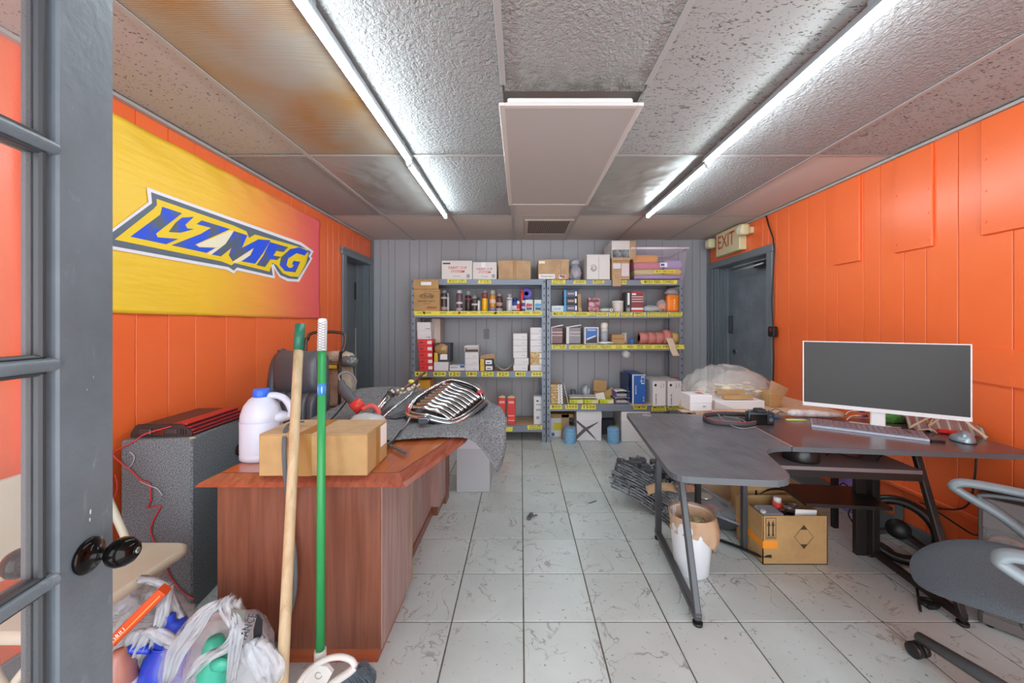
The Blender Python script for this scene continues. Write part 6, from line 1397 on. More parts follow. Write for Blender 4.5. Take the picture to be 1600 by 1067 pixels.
for (p_, ) in ((((-.13, -.07, .012), (-.09, -.06, .045), (-.04, -.04, .075), (-.06, -.06, .03), (-.02, -.05, .07)),), (((.06, -.03, .085), (.08, -.06, .05), (.1, -.08, .03), (.115, -.1, .012)),), (((-.1, -.075, .008), (-.06, -.09, .02), (-.04, -.085, .006)),)):
    t.p('strap', MB().tube(cr([Vector(q) for q in p_], 5, False), .009, 8, flat=.35), CS)
t.p('red_lining', MB().box(-.03, .06, -.068, -.05, .002, .02, bev=.004), RED)
pr, pq = onz(1236, 652, DZ), onz(1322, 656, DZ)
solo('rolled_bag', MB().tube([pr + Vector((0, .03, .018)), pr.lerp(pq, .1) + Vector((0, .03, .021)), pr.lerp(pq, .5) + Vector((0, .035, .021)), pq + Vector((0, .02, .02))], [.010, .02, .021, .013], 12), mat('white_print_film', 'd9d3d4', .25, fn=f_blotch('c9b0b4', 'e6e8e6', 18, .35, .6, .5, 40, .01)), 'long white printed plastic roll lying left of the monitor', 'roll')
solo('paper_note', MB().prism([(0, .003), (.012, .0), (.115, .0), (.11, .022), (.01, .03)], lambda u, v: tuple(onz(1230, 657, DZ) + Vector((u, v, .0006))), (0, 0, .001)), mat('neon_yellow_paper', 'd8f04a', .6), 'neon yellow paper strip lying on black desk', 'note')
cc = onz(1191, 664, DZ); 
t = T('camera', 'black mirrorless camera standing on the desk seen from behind', 'camera', cc + Vector((0, .02, 0)), R(-6))
CB = mat('camera_black', '24292e', .4)
t.p('body', MB().box(-.066, .066, -.016, .022, 0, .066, bev=.006, seg=2), CB); t.p('rear_screen', MB().box(-.055, .028, -.021, -.015, .006, .054, bev=.001), BLACKG); t.p('viewfinder', MB().box(-.028, .022, -.022, .02, .062, .084, bev=.006), CB)
for (x, r_) in ((.05, .009), (.035, .006), (-.052, .008)): t.p('dial', MB().cyl((x, 0, .064), (x, 0, .074), r_, 16), mat('dial_grey', '5d6c78', .3, .5))
t.p('lens_barrel', MB().cyl((-.005, .02, .033), (-.005, .06, .033), .029, 24), CB); t.p('control_pad', MB().cyl((.047, -.0185, .028), (.047, -.016, .028), .011, 16).cyl((.045, -.018, .05), (.045, -.016, .05), .004, 10), mat('dial_grey', '5d6c78', .3, .5))
t = T('camera_strap', 'looped black and red camera strap lying on the black desk', 'strap', onz(1130, 662, DZ))
Q = cr([onz(1172, 652, DZ), onz(1130, 650.5, DZ), onz(1102, 653, DZ), onz(1099, 658, DZ), onz(1112, 664, DZ), onz(1140, 667, DZ), onz(1165, 668, DZ), onz(1182, 666, DZ)], 6, False)
t.p('webbing', MB().grid(lambda u, v: Q[min(int(u*(len(Q)-1)), len(Q)-1)] + Vector((0, 0, .002 + v*.026)), len(Q)-1, 2), mat('dark_webbing', '4a4549', .6), True, solid=.003)
t.p('red_edge', MB().tube([q + Vector((0, 0, .028)) for q in Q], .0016, 5), mat('strap_red', 'b5524e', .5), True)
t.p('thin_cords', MB().tube(cr([onz(1122, 655, DZ) + Vector((0, 0, .03)), onz(1128, 660, DZ) + Vector((0, 0, .02)), onz(1142, 667, DZ) + Vector((0, 0, .01)), onz(1160, 671, DZ) + Vector((0, 0, .004)), onz(1182, 668, DZ) + Vector((0, 0, .004))], 5, False), .0035, 7).tube(cr([onz(1130, 653, DZ) + Vector((0, 0, .012)), onz(1150, 657, DZ) + Vector((0, 0, .012)), onz(1160, 662, DZ) + Vector((0, 0, .02)), onz(1172, 666, DZ) + Vector((0, 0, .004))], 5, False), .003, 7), mat('grey_cord', '7c7a80', .5), True)
t.p('buckle', MB().box(-.012, .012, -.01, .01, 0, .012, bev=.002), BLACKP).location = (onz(1163, 661, DZ) - onz(1130, 662, DZ))
m = MB(); q0 = onz(1225, 657, DZ)
m.tube(cr([q0 + Vector((-.02, .05, .004)), q0 + Vector((.02, .07, .03)), q0 + Vector((.07, .1, .02)), q0 + Vector((.04, .13, .035)), q0 + Vector((-.01, .1, .01)), q0 + Vector((.03, .06, .006))], 6, False), .0025, 6)
m.box(q0.x-.03, q0.x+.01, q0.y+.04, q0.y+.07, DZ+.001, DZ+.022, bev=.004)
solo('cable_bundle', m, mat('blue_grey_cable', '4b5b6c', .4), 'small dark blue grey cable bundle right of the camera', 'cable')
m = MB()
for k, (x, y) in enumerate(((1350, 648), (1354, 656))):
    q = onz(x, y+2, DZ) + Vector((0, .03, .022)); m.tube([q + Vector((-.035, 0, 0)), q], .005, 8, 1); m.tube([q, q + Vector((.03, 0, 0))], .007, 8, 0)
    m.tube(cr([q + Vector((-.035, 0, 0)), q + Vector((-.06, .0, -.004)), q + Vector((-.09, -.01, -.018))], 4, False), .003, 6, 1)
solo('audio_plugs', m, [mat('royal_blue_plastic', '3358c4', .35), WHITEP], 'pair of blue ended white cables beside the monitor stand', 'cable')
# ---- things at the desk's far edge (on a tall carton between desk and back wall)
t = T('side_table', 'plain narrow table behind the black desk under packing and cartons', 'table', (1.47, 2.58, 0)); t.p('top', MB().prism([(-.40, -.315), (.51, -.315), (.51, .30), (-.20, .30), (-.40, -.08)], lambda u, v: (u, v, .702), (0, 0, .02)), PARTB)
for (x, y) in ((-.37, -.28), (.48, -.28), (-.17, .27), (.48, .27)): t.p('leg', MB().box(x-.014, x+.014, y-.014, y+.014, 0, .702), BLACKP)
SX = .7225
t = T('white_tablet_box', 'glossy white box with red label at far edge of black desk', 'box', (1.108, 2.335, SX+.0035))
# front face spans columns 1079..1113
t.p('body', MB().box(-.067, .067, -.06, .07, 0, .098, bev=.004), mat('gloss_white_box', 'e4e2e4', .3)); t.p('lid_band', MB().box(-.069, .069, -.062, .072, .05, .1, bev=.003), mat('gloss_white_box', 'e4e2e4', .3)); t.p('red_label', MB().box(.0, .04, -.02, .04, .1002, .101), mat('soft_red', 'c8595a', .4)); t.p('lettering', MB().text('SNAP', .012, frontM(.02, -.0612, .03), .0004, 0, w=.022), INK)
solo('tan_sheet', MB().box(.985, 1.12, 2.262, 2.33, SX, SX+.003), PARTB, 'thin tan cardboard sheet at far left edge of black desk', 'sheet')
t = T('plastic_wrapped_pile', 'pile of clear plastic packing over cartons at far edge of black desk', 'packing', (1.50, 2.60, SX))
m_ = mat('clear_packing_film', 'eae8e4', .08, alpha=.24, spec=1.0, fn=f_bump(16, 1.0, .03))
crumple((1.46, 2.66, SX+.08), (.27, .17, .16), 2.7, m_, 'film', t, fb=SX+.001, amp=.3)
crumple((1.56, 2.62, SX+.07), (.20, .13, .13), 6.2, m_, 'inner_film', t, fb=SX+.002, amp=.4, sub=4)
crumple((1.24, 2.5, SX+.06), (.08, .07, .09), 4.4, m_, 'film_tuft', t, fb=SX+.001, amp=.4, sub=4)
m = MB(); rr = random.Random(3)
for k in range(40):
    x, y = 1.28+rr.random()*.42, 2.5+rr.random()*.2; m.blob((x, y, SX+.04+rr.random()*.08), rr.uniform(.012, .028), 1, .5, 3, k, sz=(1.5, 1, .5))
t.p('crumpled_paper', m, mat('pale_yellow_paper', 'd8cfae', .7), True)
t = T('cardboard_strip', 'tan cardboard strip on top of white foam tray', 'cardboard', (1.35, 2.42, SX+.07)); t.p('strip', MB().bar((X_(1120, 2.42), 2.43, SX+.092), (X_(1164, 2.42), 2.43, SX+.094), .03, .022), CARD, True)
t = T('cardboard_strip', 'second tan cardboard strip in front of the first on white tray', 'cardboard', (1.40, 2.38, SX+.06)); t.p('strip', MB().bar((X_(1131, 2.36), 2.37, SX+.071), (X_(1177, 2.36), 2.37, SX+.073), .022, .024), CARD, True)
t = T('white_foam_tray', 'shallow white tray under cardboard strips behind the camera', 'tray', (1.4, 2.42, SX)); xa, xb = X_(1117, 2.34), X_(1195, 2.34)
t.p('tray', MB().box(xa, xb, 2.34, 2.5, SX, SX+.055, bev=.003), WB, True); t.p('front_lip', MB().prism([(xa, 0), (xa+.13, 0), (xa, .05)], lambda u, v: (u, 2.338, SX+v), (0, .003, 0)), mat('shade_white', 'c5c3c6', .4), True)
t = T('open_flap_carton', 'brown carton with raised flap next to orange wall behind camera', 'box', (1.72, 2.5, SX)); t.p('body', MB().box(X_(1204, 2.4), X_(1222, 2.4), 2.4, 2.6, SX, SX+.09, bev=.003), CARD, True)
t.p('raised_flap', MB().prism([(1202, 610), (1205, 594), (1232, 607), (1218, 632), (1200, 640)], lambda u, v: tuple(at(u, v, 2.45)), (0, .003, 0)), CARD2, True)
# ---- under the desk
BLKB = mat('satin_black_bucket', '201d1d', .3)
pk = D(.80, .30, .5905)
t = T('black_bin', 'small glossy black bin standing on shelf under the desk', 'bin', pk); t.p('body', MB().lathe([(0, 0), (.075, 0), (.078, .01), (.072, .10), (.068, .10), (.066, .01), (0, .01)], 26), BLKB); t.p('rim_lining', MB().lathe([(.069, .09), (.076, .105), (.06, .107)], 26), mat('cream_lining', 'cbbf9c', .6))
m = MB().tube(cr([D(.95, .25, .596), D(1.02, .2, .595), D(1.08, .27, .594), D(1.15, .2, .596), D(1.2, .12, .6), D(1.2, .05, .62)], 6, False), .003, 6)
solo('black_cable', m, BLACKP, 'thin black cable lying across shelf under the desk', 'cable')
m = MB().box(-.045, .045, -.012, .012, 0, .012, bev=.004)
t = T('pliers', 'small dark tool lying on shelf under the desk', 'tool', D(1.02, .14, .5905), R(-25)); t.p('handle', m, BLACKP); t.p('second_handle', MB().bar((-.04, .02, .006), (.05, -.012, .006), .01, .01), BLACKP)
solo('hanging_cable', MB().tube(cr([D(1.13, .42, .7), D(1.15, .3, .6), D(1.18, .25, .45), D(1.21, .22, .36)], 5, False), .0035, 6), BLACKP, 'black cable hanging diagonally behind inner desk post', 'cable')
P = [onz(1305, 845, 0), at(1308, 800, 2.2), at(1306, 770, 2.35), at(1316, 756, 2.4), at(1328, 765, 2.35), at(1330, 785, 2.3), at(1322, 800, 2.2)]
solo('cable_loop', MB().tube(cr([at(1308, 795, 2.3), at(1306, 772, 2.35), at(1316, 755, 2.4), at(1328, 765, 2.35), at(1331, 790, 2.3), at(1326, 805, 2.28), at(1345, 832, 2.2)], 6, False), .004, 6), BLACKP, 'thick black cable loop behind lower shelf under desk', 'cable')
# open carton with goods
a_ = Vector((1.27, 1.942, 0)); 
t = T('open_carton', 'open brown carton with two arrows and diamond mark under the desk', 'box', (1.44, 1.942, 0), R(0))
w2, dd, hh = .17, .24, .255
t.p('body', MB().box(-w2, w2, 0, .004, 0, hh).box(-w2, w2, dd-.004, dd, 0, hh).box(-w2, -w2+.004, 0, dd, 0, hh).box(w2-.004, w2, 0, dd, 0, hh).box(-w2, w2, 0, dd, 0, .004), CARD)
PK = mat('dark_brown_print', '453726', .6)
m = MB()
for (x0, x1, z0, z1) in ((-.155, -.1525, .135, .245), (-.1035, -.101, .135, .245), (-.155, -.101, .135, .1375), (-.155, -.101, .2425, .245)): m.box(x0, x1, -.0008, 0, z0, z1)
m.box(-.148, -.108, -.0008, 0, .142, .146)
for c in (-.139, -.117): m.box(c-.0035, c+.0035, -.0008, 0, .152, .205); m.prism([(c-.009, .203), (c+.009, .203), (c, .233)], lambda u, v: (u, -.0008, v), (0, .0006, 0)); m.box(c-.006, c+.006, -.0008, 0, .150, .158)
t.p('printed_arrows', m, PK)
m = MB(); cx_, cz_ = .045, .145; r_ = .062
co = [(cx_, cz_+r_), (cx_+r_*.8, cz_), (cx_, cz_-r_), (cx_-r_*.8, cz_)]
for i in range(4):
    p, q = co[i], co[(i+1) % 4]; m.bar((p[0], -.0006, p[1]), (q[0], -.0006, q[1]), .0018, .001, up=(0, 1, 0))
for s in (1, -1): m.prism([(cx_, cz_+s*r_), (cx_+.3*r_*.9, cz_+s*r_*.62), (cx_-.3*r_*.9, cz_+s*r_*.62)], lambda u, v: (u, -.0008, v), (0, .0006, 0))
t.p('printed_diamond', m, PK)
t.p('orange_tape', MB().box(-w2, -w2+.078, -.0012, 0, .085, .125).box(-w2-.0012, -w2, -.001, dd, .085, .125), mat('orange_tape', 'f2962c', .35))
t.p('printed_symbol', MB().box(-w2-.0008, -w2, .12, .128, .14, .16).box(-w2-.0008, -w2, .132, .14, .14, .16), PK)
t.p('side_flap', MB().box(-w2-.003, -w2, .0, dd, .13, hh+.002), CARD)
ob = T('blister_pack', 'clear blister pack with white cap lying in open brown carton', 'packet', (1.36, 2.02, .2)); ob.p('tray', MB().box(-.06, .05, -.05, .06, 0, .05, bev=.01), mat('clear_blister', 'c9cdd0', .1, alpha=.6)); ob.p('blue_card', MB().box(.0, .045, -.055, .05, .0, .04), BLU); ob.p('cap', MB().cyl((-.05, -.02, .03), (-.05, -.02, .055), .014, 14), WHITEP)
ob = T('black_jar', 'round black jar lying inside the open carton', 'jar', (1.44, 2.0, .2)); ob.p('jar', MB().lathe([(0, 0), (.034, 0), (.036, .04), (.03, .05), (0, .05)], 20), BLACKG)
ob = T('white_cap_bottle', 'red bottle with white cap standing in open carton', 'bottle', (1.455, 2.1, .18)); ob.p('bottle', MB().lathe([(0, 0), (.025, 0), (.025, .075), (0, .075)], 16), LRED); ob.p('cap', MB().lathe([(.02, .074), (.02, .1), (0, .1)], 16), WHITEP)
ob = T('tin_lid', 'oval silver tin with glassy top in the open carton', 'tin', (1.515, 2.07, .215)); ob.p('rim', MB().tube([(math.cos(a)*.045, math.sin(a)*.03, .03) for a in [k*math.pi/12 for k in range(24)]], .005, 8, closed=True), STEEL); ob.p('pan', MB().lathe([(0, .0), (.043, .0), (.045, .03), (0, .028)], 24, 0, Matrix.Diagonal((1, .66, 1, 1))), mat('brown_grey_tint', '8d857c', .1))
ob = T('card_sheet', 'white and red printed card lying in the open carton', 'card', (1.53, 2.0, .235)); ob.p('card', MB().bar((-.07, -.03, .012), (.05, -.02, .002), .004, .06, up=(0, 0, 1)), WL); ob.p('red_edge', MB().bar((-.075, -.05, .014), (-.01, -.053, .004), .004, .008), RED)
t = T('arrow_carton', 'brown carton with curved black arrow standing behind the open carton', 'box', (1.44, 2.30, 0)); t.p('body', MB().box(-.09, .25, -.07, .08, 0, .293, bev=.003), CARD); 
m = MB(); pts = [Vector((.115*math.cos(a)+.10, -.0712, .205+.065*math.sin(a))) for a in [R(158 - k*11) for k in range(13)]]
for i in range(12):
    w_ = .004 + .010*math.sin((i+.5)/12*math.pi); p, q = pts[i], pts[i+1]; m.add([(p.x, -.0712, p.z-w_*.5), (q.x, -.0712, q.z-w_*.5), (q.x, -.0712, q.z+w_*.5), (p.x, -.0712, p.z+w_*.5)], [(0, 1, 2, 3)])
m.prism([(-.03, .205), (.015, .215), (.005, .228), (-.014, .228), (-.018, .262), (-.03, .26)], lambda u, v: (u, -.0712, v), (0, .0006, 0))
t.p('printed_arrow', m, BLACKP)
# waste bin with tan bag
bc = Vector((.875, 1.90, 0))
t = T('waste_bin', 'white plastic waste bin lined with tan plastic bag behind desk leg', 'bin', bc)
t.p('bin', MB().lathe([(0, 0), (.078, 0), (.082, .006), (.106, .29), (.102, .29), (.078, .01), (0, .01)], 30), mat('milky_white_bin', 'd4d8dc', .3))
TB = mat('tan_thin_bag', 'd2ab88', .3, alpha=.82, spec=.7, fn=f_bump(26, .8, .015))
def tb(u, v):
    a = u*2*math.pi; nz = noise.noise(Vector((math.cos(a)*1.5, math.sin(a)*1.5, v*2)))
    if v < .45: r = .100 - (0.45-v)*.05; z = .30 - (.45-v)*.45; r += nz*.008
    else:
        k = (v-.45)/.55; dp = (.09 + .12*max(0, math.cos(a-.1))) ; z = .302 - dp*k + .006*math.sin(a*5)*k; r = .112 - .012*k + .016*nz*k + .004*math.sin(a*13 + 3*nz)*k + .03*math.sin(k*2.9)*max(0, math.cos(a-.2))
    return Vector((math.cos(a)*r, math.sin(a)*r, z))
t.p('bag_liner', MB().grid(tb, 56, 22), TB)
t.p('rubbish', MB().blob((.02, .0, .2), .06, 3, .5, 3, 4, ridge=True), mat('mottled_rubbish', 'a08c5e', .7, fn=f_blotch('6e6034', 'd8cfa8', 40)))
# headlights and black plastic car parts
HLC = mat('clear_lens', 'dfe6ea', .04, alpha=.22, spec=1.0); HLB = mat('dark_lamp_housing', '4b4d51', .4); AMB = mat('amber_reflector', 'f0861c', .25, fn=f_bump(90, .5, .004)); HLR = mat('lamp_reflector_grey', '55575c', .3, .6)
def headlight(loc, rz, label, s=1.0, tilt=0):
    t = T('headlight', label, 'headlight', loc, rz, 'headlights')
    out = [(-.10, .22), (.0, .25), (.07, .20), (.10, .10), (.13, -.05), (.12, -.22), (.10, -.28), (.02, -.26), (-.06, -.12), (-.09, .05)]
    out = [(x*s, y*s) for x, y in out]; P_ = cr([Vector((x, y, 0)) for x, y in out], 3)
    def zt(x, y): return .055*s + .03*s*math.cos(x*9/s) + .10*y/s*.35*s + .02
    def f(u, v):
        i = int(u*(len(P_))) % len(P_); p = P_[i]; q = p*(1-v); return Vector((q.x, q.y, zt(q.x, q.y)*1.0 + .06*s*(1-(1-v)**2.5)))
    t.p('clear_lens', MB().grid(f, len(P_), 8), HLC)
    t.p('housing', MB().grid(lambda u, v: Vector((P_[int(u*len(P_)) % len(P_)].x*(1-.5*v), P_[int(u*len(P_)) % len(P_)].y*(1-.45*v), max(.004, zt(P_[int(u*len(P_)) % len(P_)].x, P_[int(u*len(P_)) % len(P_)].y)*(1-v) + .004*v))), len(P_), 4).prism([(p.x*.5, p.y*.55) for p in P_[::2]], lambda u, v: (u, v, .003), (0, 0, .004)), HLB)
    t.p('lens_edge', MB().tube([Vector((p.x, p.y, zt(p.x, p.y))) for p in P_], .006*s, 7, closed=True), mat('grey_lens_edge', '8f9296', .3))
    def zb(x, y): return zt(x, y) - .012*s
    t.p('inner_bezel', MB().prism([(p.x*.86, p.y*.88) for p in P_[::2]], lambda u, v: (u, v, zt(u, v)-.02*s), (0, 0, .004)), HLR)
    t.p('amber_reflector', MB().add([(-.07*s, .13*s, zb(-.07*s, .13*s)+.012), (.05*s, .12*s, zb(.05*s, .12*s)+.012), (.03*s, .20*s, zb(.03*s, .2*s)+.012), (-.06*s, .20*s, zb(-.06*s, .2*s)+.012)], [(0, 1, 2, 3)]).bm(_bx(-.065*s, .04*s, .125*s, .2*s, zb(0, .16*s)-.004, zb(0, .16*s)+.012), 0), AMB)
    t.p('lamp_bowl', MB().lathe([(0, 0), (.02, .004), (.04, .02), (.046, .036)], 22, 0, Matrix.Translation((.02*s, .03*s, zb(0, 0)-.01))), CHROME)
    m = MB()
    for k in range(6): m.bar((-.055*s + k*.014, -.03*s, zb(0, -.03*s)+.004), (-.02*s + k*.014, -.10*s, zb(0, -.1*s)+.004), .007, .006)
    t.p('red_ribs', m, mat('dull_red_ribs', 'a3444a', .35))
    t.p('dark_bulb_cover', MB().blob((.05*s, -.14*s, zb(0, -.14*s)-.002), .05*s, 2, .1, 2, 1, sz=(.9, 1.2, .35)), mat('smoke_dark', '3b3c40', .15, .3))
    for (x, y) in ((.11, -.02), (.12, -.15), (-.09, .1), (-.07, -.08), (.06, .22)): t.p('mounting_tab', MB().box(x*s-.012, x*s+.012, y*s-.02, y*s+.02, max(.01, zt(x*s, y*s)-.05), zt(x*s, y*s)-.01, bev=.003).cyl((x*s, y*s, zt(x*s, y*s)-.03), (x*s*1.2, y*s*1.1, zt(x*s, y*s)-.02), .006, 8), BLACKP)
    return t
def _bx(x0, x1, y0, y1, z0, z1):
    b = bmesh.new(); vs = [b.verts.new((x, y, z)) for z in (z0, z1) for y in (y0, y1) for x in (x0, x1)]
    for f in [(0, 2, 3, 1), (4, 5, 7, 6), (0, 1, 5, 4), (2, 6, 7, 3), (0, 4, 6, 2), (1, 3, 7, 5)]: b.faces.new([vs[i] for i in f])
    return b
headlight((1.205, 2.42, .0), R(8), 'large clear car headlight with amber reflector beside the open carton', 1.1)
headlight((1.0, 2.50, .0), R(10), 'car headlight with amber reflector lying behind the waste bin', .86)
# jagged black plastic car parts: one thing per bracket
GBP = mat('dusty_black_plastic', '6c6f73', .4, fn=f_blotch('4a4d51', '94979b', 14))
def bracket(loc, rz, n, label, seed, L=.34, name='bumper_bracket', zrise=.12, w=.05):
    rr = random.Random(seed); t = T(name, label, 'car part', loc, rz, 'black plastic car parts')
    for k in range(n):
        pts = []; 
        for i in range(9):
            u = i/8; x = -L/2 + L*u; y = .07*math.sin(u*math.pi) + k*.016 - n*.008; z = .012 + k*.011 + zrise*(u if rr.random() > 2 else (1-u))**1.6 + rr.uniform(0, .006)
            pts.append(Vector((x, y, z)))
        m = MB().tube(cr(pts, 2, False), w*.28, 6, flat=.3, up=(0, 0, 1))
        for i in range(0, 9):
            if rr.random() < .8:
                p = pts[i]; m.bar(p, p + Vector((rr.uniform(-.03, .01), rr.uniform(-.045, .03), rr.uniform(.0, .035))), .007, rr.uniform(.006, .016))
        t.p('rib', m, GBP)
    return t
bracket((.84, 2.50, .0), R(-38), 12, 'fan of curved dusty black bumper brackets on floor left of the desk leg', 3, .40, zrise=.13)
bracket((.92, 2.64, .03), R(-50), 8, 'second bunch of black bumper brackets just behind the rear desk leg', 8, .28, zrise=.05)
t = T('card_piece', 'curved tan cardboard piece lying on the black bumper brackets', 'cardboard', (.93, 2.44, .15)); t.p('card', MB().grid(lambda u, v: Vector((-.1+u*.2, -.03+v*.06+.03*u, .02*math.sin(u*3)+.03*v)), 8, 2), CARD2, solid=.003)
rr = random.Random(12)
for k, (x, y, lb) in enumerate(((1.0, 2.78, 'angular black plastic car part with cut-outs at back under the desk'), (1.22, 2.72, 'chunky black plastic motor part in dark heap behind headlights'), (.86, 2.9, 'black plastic duct piece farthest under the black desk'))):
    t = T('plastic_car_part', lb, 'car part', (x, y, 0), rr.uniform(-1, 1))
    m = MB().box(-.12, .12, -.05, .07, .01, .15, bev=.01)
    for q in range(34): 
        a, b, c = rr.uniform(-.13, .13), rr.uniform(-.07, .09), rr.uniform(.02, .20); s = rr.uniform(.015, .045)
        m.box(a-s, a+s, b-s*.6, b+s*.6, max(0, c-s*.5), c+s*.5, 0, None, .004)
    t.p('housing', m, HLB); m = MB()
    for q in range(9): a = Vector((rr.uniform(-.14, .14), rr.uniform(-.1, .1), rr.uniform(.02, .2))); m.cyl(a, a + Vector((rr.uniform(-.06, .06), rr.uniform(-.06, .06), rr.uniform(0, .05))), .009, 10)
    t.p('pegs', m, GBP); t.p('bright_screw', MB().blob((0.03, -.07, .19), .012, 2, 0, 1, 0), STEEL)
t = T('flat_black_strip', 'long flat black plastic strip on floor between headlight and carton', 'car part', onz(1150, 860, 0), R(-55)); t.p('strip', MB().tube([(-.16, 0, .008), (0, .01, .02), (.12, 0, .03), (.17, .01, .05)], .014, 8, flat=.4), BLACKP)
t = T('leaning_cardboard', 'flat brown cardboard piece leaning under the desk behind dark car parts', 'cardboard', (1.33, 2.62, 0)); t.p('sheet', MB().bar((-.1, 0, .22), (.16, -.04, .10), .16, .006, up=(0, 1, 0)), CARD2)
# ---- right corner: purple jug, black wheel-like hoop, rag, cables
jug('purple_jug', 'lilac purple plastic jug on floor by orange wall under the desk', (X_(1337, 2.5), 2.5, 0), R(160), '8c78c8', '9a8cd6', 1.05)
t = T('steering_wheel', 'black rimmed wheel leaning against orange wall behind desk leg', 'wheel', (2.03, 1.98, 0))
Mw = Matrix.Translation((2.04, 2.0, .155)) @ Matrix.Rotation(R(38), 4, 'Z') @ Matrix.Rotation(R(-72), 4, 'Y')
m = MB().tube([Mw @ Vector((math.cos(a)*.145, math.sin(a)*.145, 0)) for a in [k*math.pi/16 for k in range(32)]], .026, 12, closed=True); t.p('rim', m, BLKB, True)
m = MB().lathe([(0, -.02), (.05, -.02), (.05, .02), (0, .02)], 20, 0, Mw)
for a in (0, 2.1, 4.2): m.bar(Mw @ Vector((0, 0, 0)), Mw @ Vector((math.cos(a)*.14, math.sin(a)*.14, 0)), .035, .02)
t.p('spokes', m, BLACKP, True)
solo('rag', MB().grid(lambda u, v: Vector((1.93 + u*.26, 1.70 + v*.2, .003 + .028*abs(noise.noise(Vector((u*6, v*5, 4)))) + .03*abs(noise.noise(Vector((u*2.2, v*3, 1))))*2)), 30, 24), mat('cream_rag', 'b9a892', .9), 'crumpled cream rag on the floor beside the black wheel', 'cloth', solid=.004)
solo('floor_cable', MB().tube(cr([onz(1345, 832, .004), onz(1380, 850, .004), onz(1405, 868, .005), onz(1425, 885, .005), Vector((1.75, 1.62, .005))], 6, False), .005, 6), BLACKP, 'thick black cable running over floor towards the office chair', 'cable')
solo('wall_cable', MB().tube(cr([Vector((XR-.03, 1.79, .70)), Vector((XR-.03, 1.80, .5)), Vector((XR-.035, 1.83, .36)), Vector((XR-.05, 1.93, .30)), Vector((XR-.06, 2.02, .29))], 6, False), .004, 6), BLACKP, 'thin black cable curving down orange wall under right end of desk', 'cable')
solo('wall_cable', MB().tube(cr([Vector((XR-.2, 1.62, .36)), Vector((XR-.1, 1.74, .27)), Vector((XR-.06, 1.84, .26)), Vector((XR-.05, 1.95, .28))], 6, False), .004, 6), BLACKP, 'second black cable from computer tower to the orange wall', 'cable')
solo('cable_clamp', MB().tube([Vector((1.83+math.cos(a)*.03, 1.66+math.sin(a)*.025, .012)) for a in [k*math.pi/8 for k in range(16)]], .009, 8, closed=True).box(1.80, 1.84, 1.63, 1.66, 0, .02, bev=.003), BLACKP, 'small black clamp lying on floor left of the office chair seat', 'clamp')
# ---- computer tower
t = T('computer_tower', 'black computer tower with glass side, orange lit fans, behind the chair arm', 'computer', (1.934, 1.55, 0), R(-51))
CASE = mat('dark_case_steel', '4a4240', .4, .3); W2, D2, H2 = .235, .165, .535
t.p('case_body', MB().box(0, W2, .006, D2, .012, .03).box(0, W2, .006, D2, H2-.022, H2).box(0, W2, D2-.01, D2, .03, H2-.02).box(0, .004, .006, D2, .03, H2-.02).box(W2-.01, W2, .006, D2, .03, H2-.02), CASE)
t.p('front_panel', MB().box(-.012, .0, -.004, D2+.004, .012, H2, bev=.002), CASE)
t.p('side_frame', MB().box(0, W2, -.002, .006, H2-.12, H2, bev=.001), mat('grey_tinted_frame', '6c6564', .3))
t.p('side_frame', MB().box(0, W2, -.002, .006, .012, .05, bev=.001), MATS['grey_tinted_frame'])
t.p('glass_panel', MB().box(.001, W2-.004, -.001, .003, .05, H2-.12), mat('smoked_glass', '8a8684', .05, alpha=.3, spec=1))
for cz_ in (.33, .20):
    f_ = t.p('fan_ring', MB().lathe([(.045, -.01), (.06, -.01), (.06, .01), (.045, .01), (.045, -.01)], 26, 0, Matrix.Translation((.066, .03, cz_)) @ Matrix.Rotation(R(90), 4, 'X')), mat('copper_ring', 'b5664a', .3, .4))
    m = MB()
    for k in range(7): a = k*.9; m.bar((.066, .03, cz_), (.066+math.cos(a)*.045, .025, cz_+math.sin(a)*.045), .022, .003, up=(0, 1, 0))
    t.p('fan_blades', m, mat('pale_blades', '8f8580', .4), parent=f_)
t.p('circuit_board', MB().box(.01, W2-.02, D2-.03, D2-.012, .06, H2-.05), mat('dark_pcb', '2e2a32', .4))
m = MB()
for k in range(8): m.box(.012, W2-.02, .012+k*.018, .018+k*.018, H2, H2+.0045)
t.p('top_grille', m, BLACKP)
for (x, y) in ((.02, .02), (W2-.02, .02), (.02, D2-.02), (W2-.02, D2-.02)): t.p('foot', MB().cyl((x, y, 0), (x, y, .013), .012, 10), BLACKP)
# ---- office chair
SEATM = mat('dark_teal_grey_mesh', '555e65', .75, fn=f_speck(420, '4c555c', '626b72', .4, .6, .25)); ARM = mat('grey_nylon', '7f888d', .38); BASE = mat('dark_grey_nylon', '55585a', .45)
t = T('office_chair', 'grey office task chair with loop armrests and five-star base at right edge', 'chair', (1.57, 1.045, 0), R(48))
def seat(u, v, s=1):
    a = u*2*math.pi; r = v; c, sn = math.cos(a), math.sin(a)
    e = 2.6; k = (abs(c)**e + abs(sn)**e)**(-1/e); x = .275*k*c*r; y = .02 + .305*k*sn*r
    x *= 1 - .10*max(0, y/.27)
    z = .480 + .012*(x/.26)**2 - .035*max(0, (y-.1)/.17)**2*1.0
    return Vector((x, y, z + s*.026*(1-r**5)))
m = MB().grid(lambda u, v: seat(u, v, 1), 48, 12); m.grid(lambda u, v: seat(u, v, -1.2), 48, 12)
t.p('seat', m, SEATM)
t.p('seat_pan', MB().box(-.14, .14, -.16, .12, .40, .435, bev=.01), BASE)
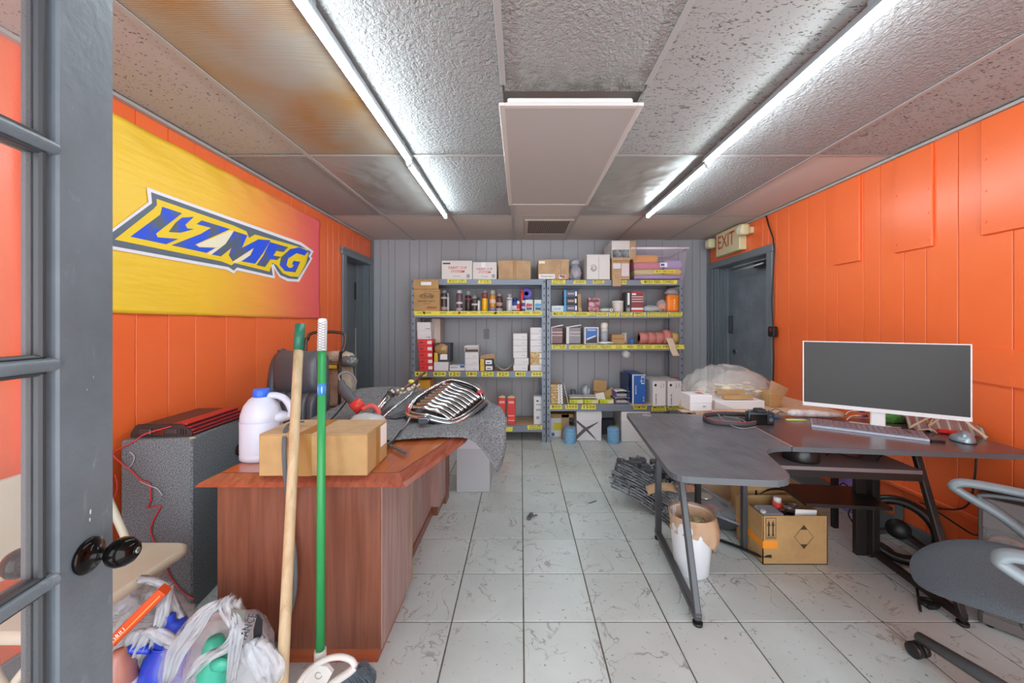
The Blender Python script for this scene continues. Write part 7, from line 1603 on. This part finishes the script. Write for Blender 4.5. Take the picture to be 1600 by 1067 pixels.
for s in (-1, 1):
    x = s*.292
    o_ = [Vector((x, .19, .655)), Vector((x*1.0, .15, .675)), Vector((x*1.02, -.02, .672)), Vector((x*1.02, -.18, .665)), Vector((x*1.02, -.25, .64)), Vector((x, -.245, .58)), Vector((x*.97, -.12, .50)), Vector((x*.97, -.02, .50)), Vector((x*.98, .08, .58)), Vector((x, .17, .635))]
    t.p('armrest', MB().tube(cr(o_, 5), .024, 12, closed=True, flat=.62), ARM)
    i_ = [Vector((x, .13, .635)), Vector((x, .05, .65)), Vector((x, -.1, .648)), Vector((x, -.19, .63)), Vector((x, -.19, .59)), Vector((x, -.08, .53)), Vector((x, .0, .54)), Vector((x, .09, .605))]
    t.p('inner_loop', MB().tube(cr(i_, 5), .008, 8, closed=True), BASE)
    t.p('arm_bracket', MB().bar((x*.97, -.07, .505), (s*.12, -.05, .42), .06, .02, bev=.005), BASE)
def bk(u, v):
    a = (u-.5)*2; x = a*.23*(1-.15*v); z = .56 + v*.52; y = -.27 - .07*(1-a*a) + .0*v - .10*v
    return Vector((x, y, z))
t.p('back_mesh', MB().grid(bk, 20, 20), SEATM, solid=.006)
t.p('back_frame', MB().tube([bk(u, v) for (u, v) in [(k/8, 0) for k in range(9)] + [(1, k/8) for k in range(1, 9)] + [(1-k/8, 1) for k in range(1, 9)] + [(0, 1-k/8) for k in range(1, 8)]], .014, 8, closed=True), BASE)
t.p('back_spine', MB().tube([(0, -.12, .42), (0, -.3, .45), (0, -.36, .6), (0, -.42, .9)], .022, 10), BASE)
t.p('gas_lift', MB().cyl((0, 0, .07), (0, 0, .41), .027, 16), BASE)
t.p('hub', MB().cyl((0, 0, .06), (0, 0, .125), .05, 20), BASE)
for k in range(5):
    a = R(100-48) + k*2*math.pi/5; ex, ey = .365*math.cos(a), .365*math.sin(a)
    lg = t.p('leg', MB().tube([(0, 0, .10), (ex*.5, ey*.5, .092), (ex, ey, .078)], [.032, .027, .02], 8, flat=.8), BASE)
    px_, py_ = -math.sin(a), math.cos(a)
    for s in (-1, 1): t.p('caster_wheel', MB().lathe([(0, -.011), (.024, -.011), (.027, -.008), (.027, .008), (.024, .011), (0, .011)], 20, 0, Matrix.Translation((ex+px_*.016*s, ey+py_*.016*s, .0272)) @ Matrix.Rotation(a + R(0), 4, 'Z') @ Matrix.Rotation(R(90), 4, 'X')), BLKB, parent=lg)
    t.p('caster_stem', MB().cyl((ex, ey, .03), (ex, ey, .075), .007, 8), BLACKP, parent=lg)
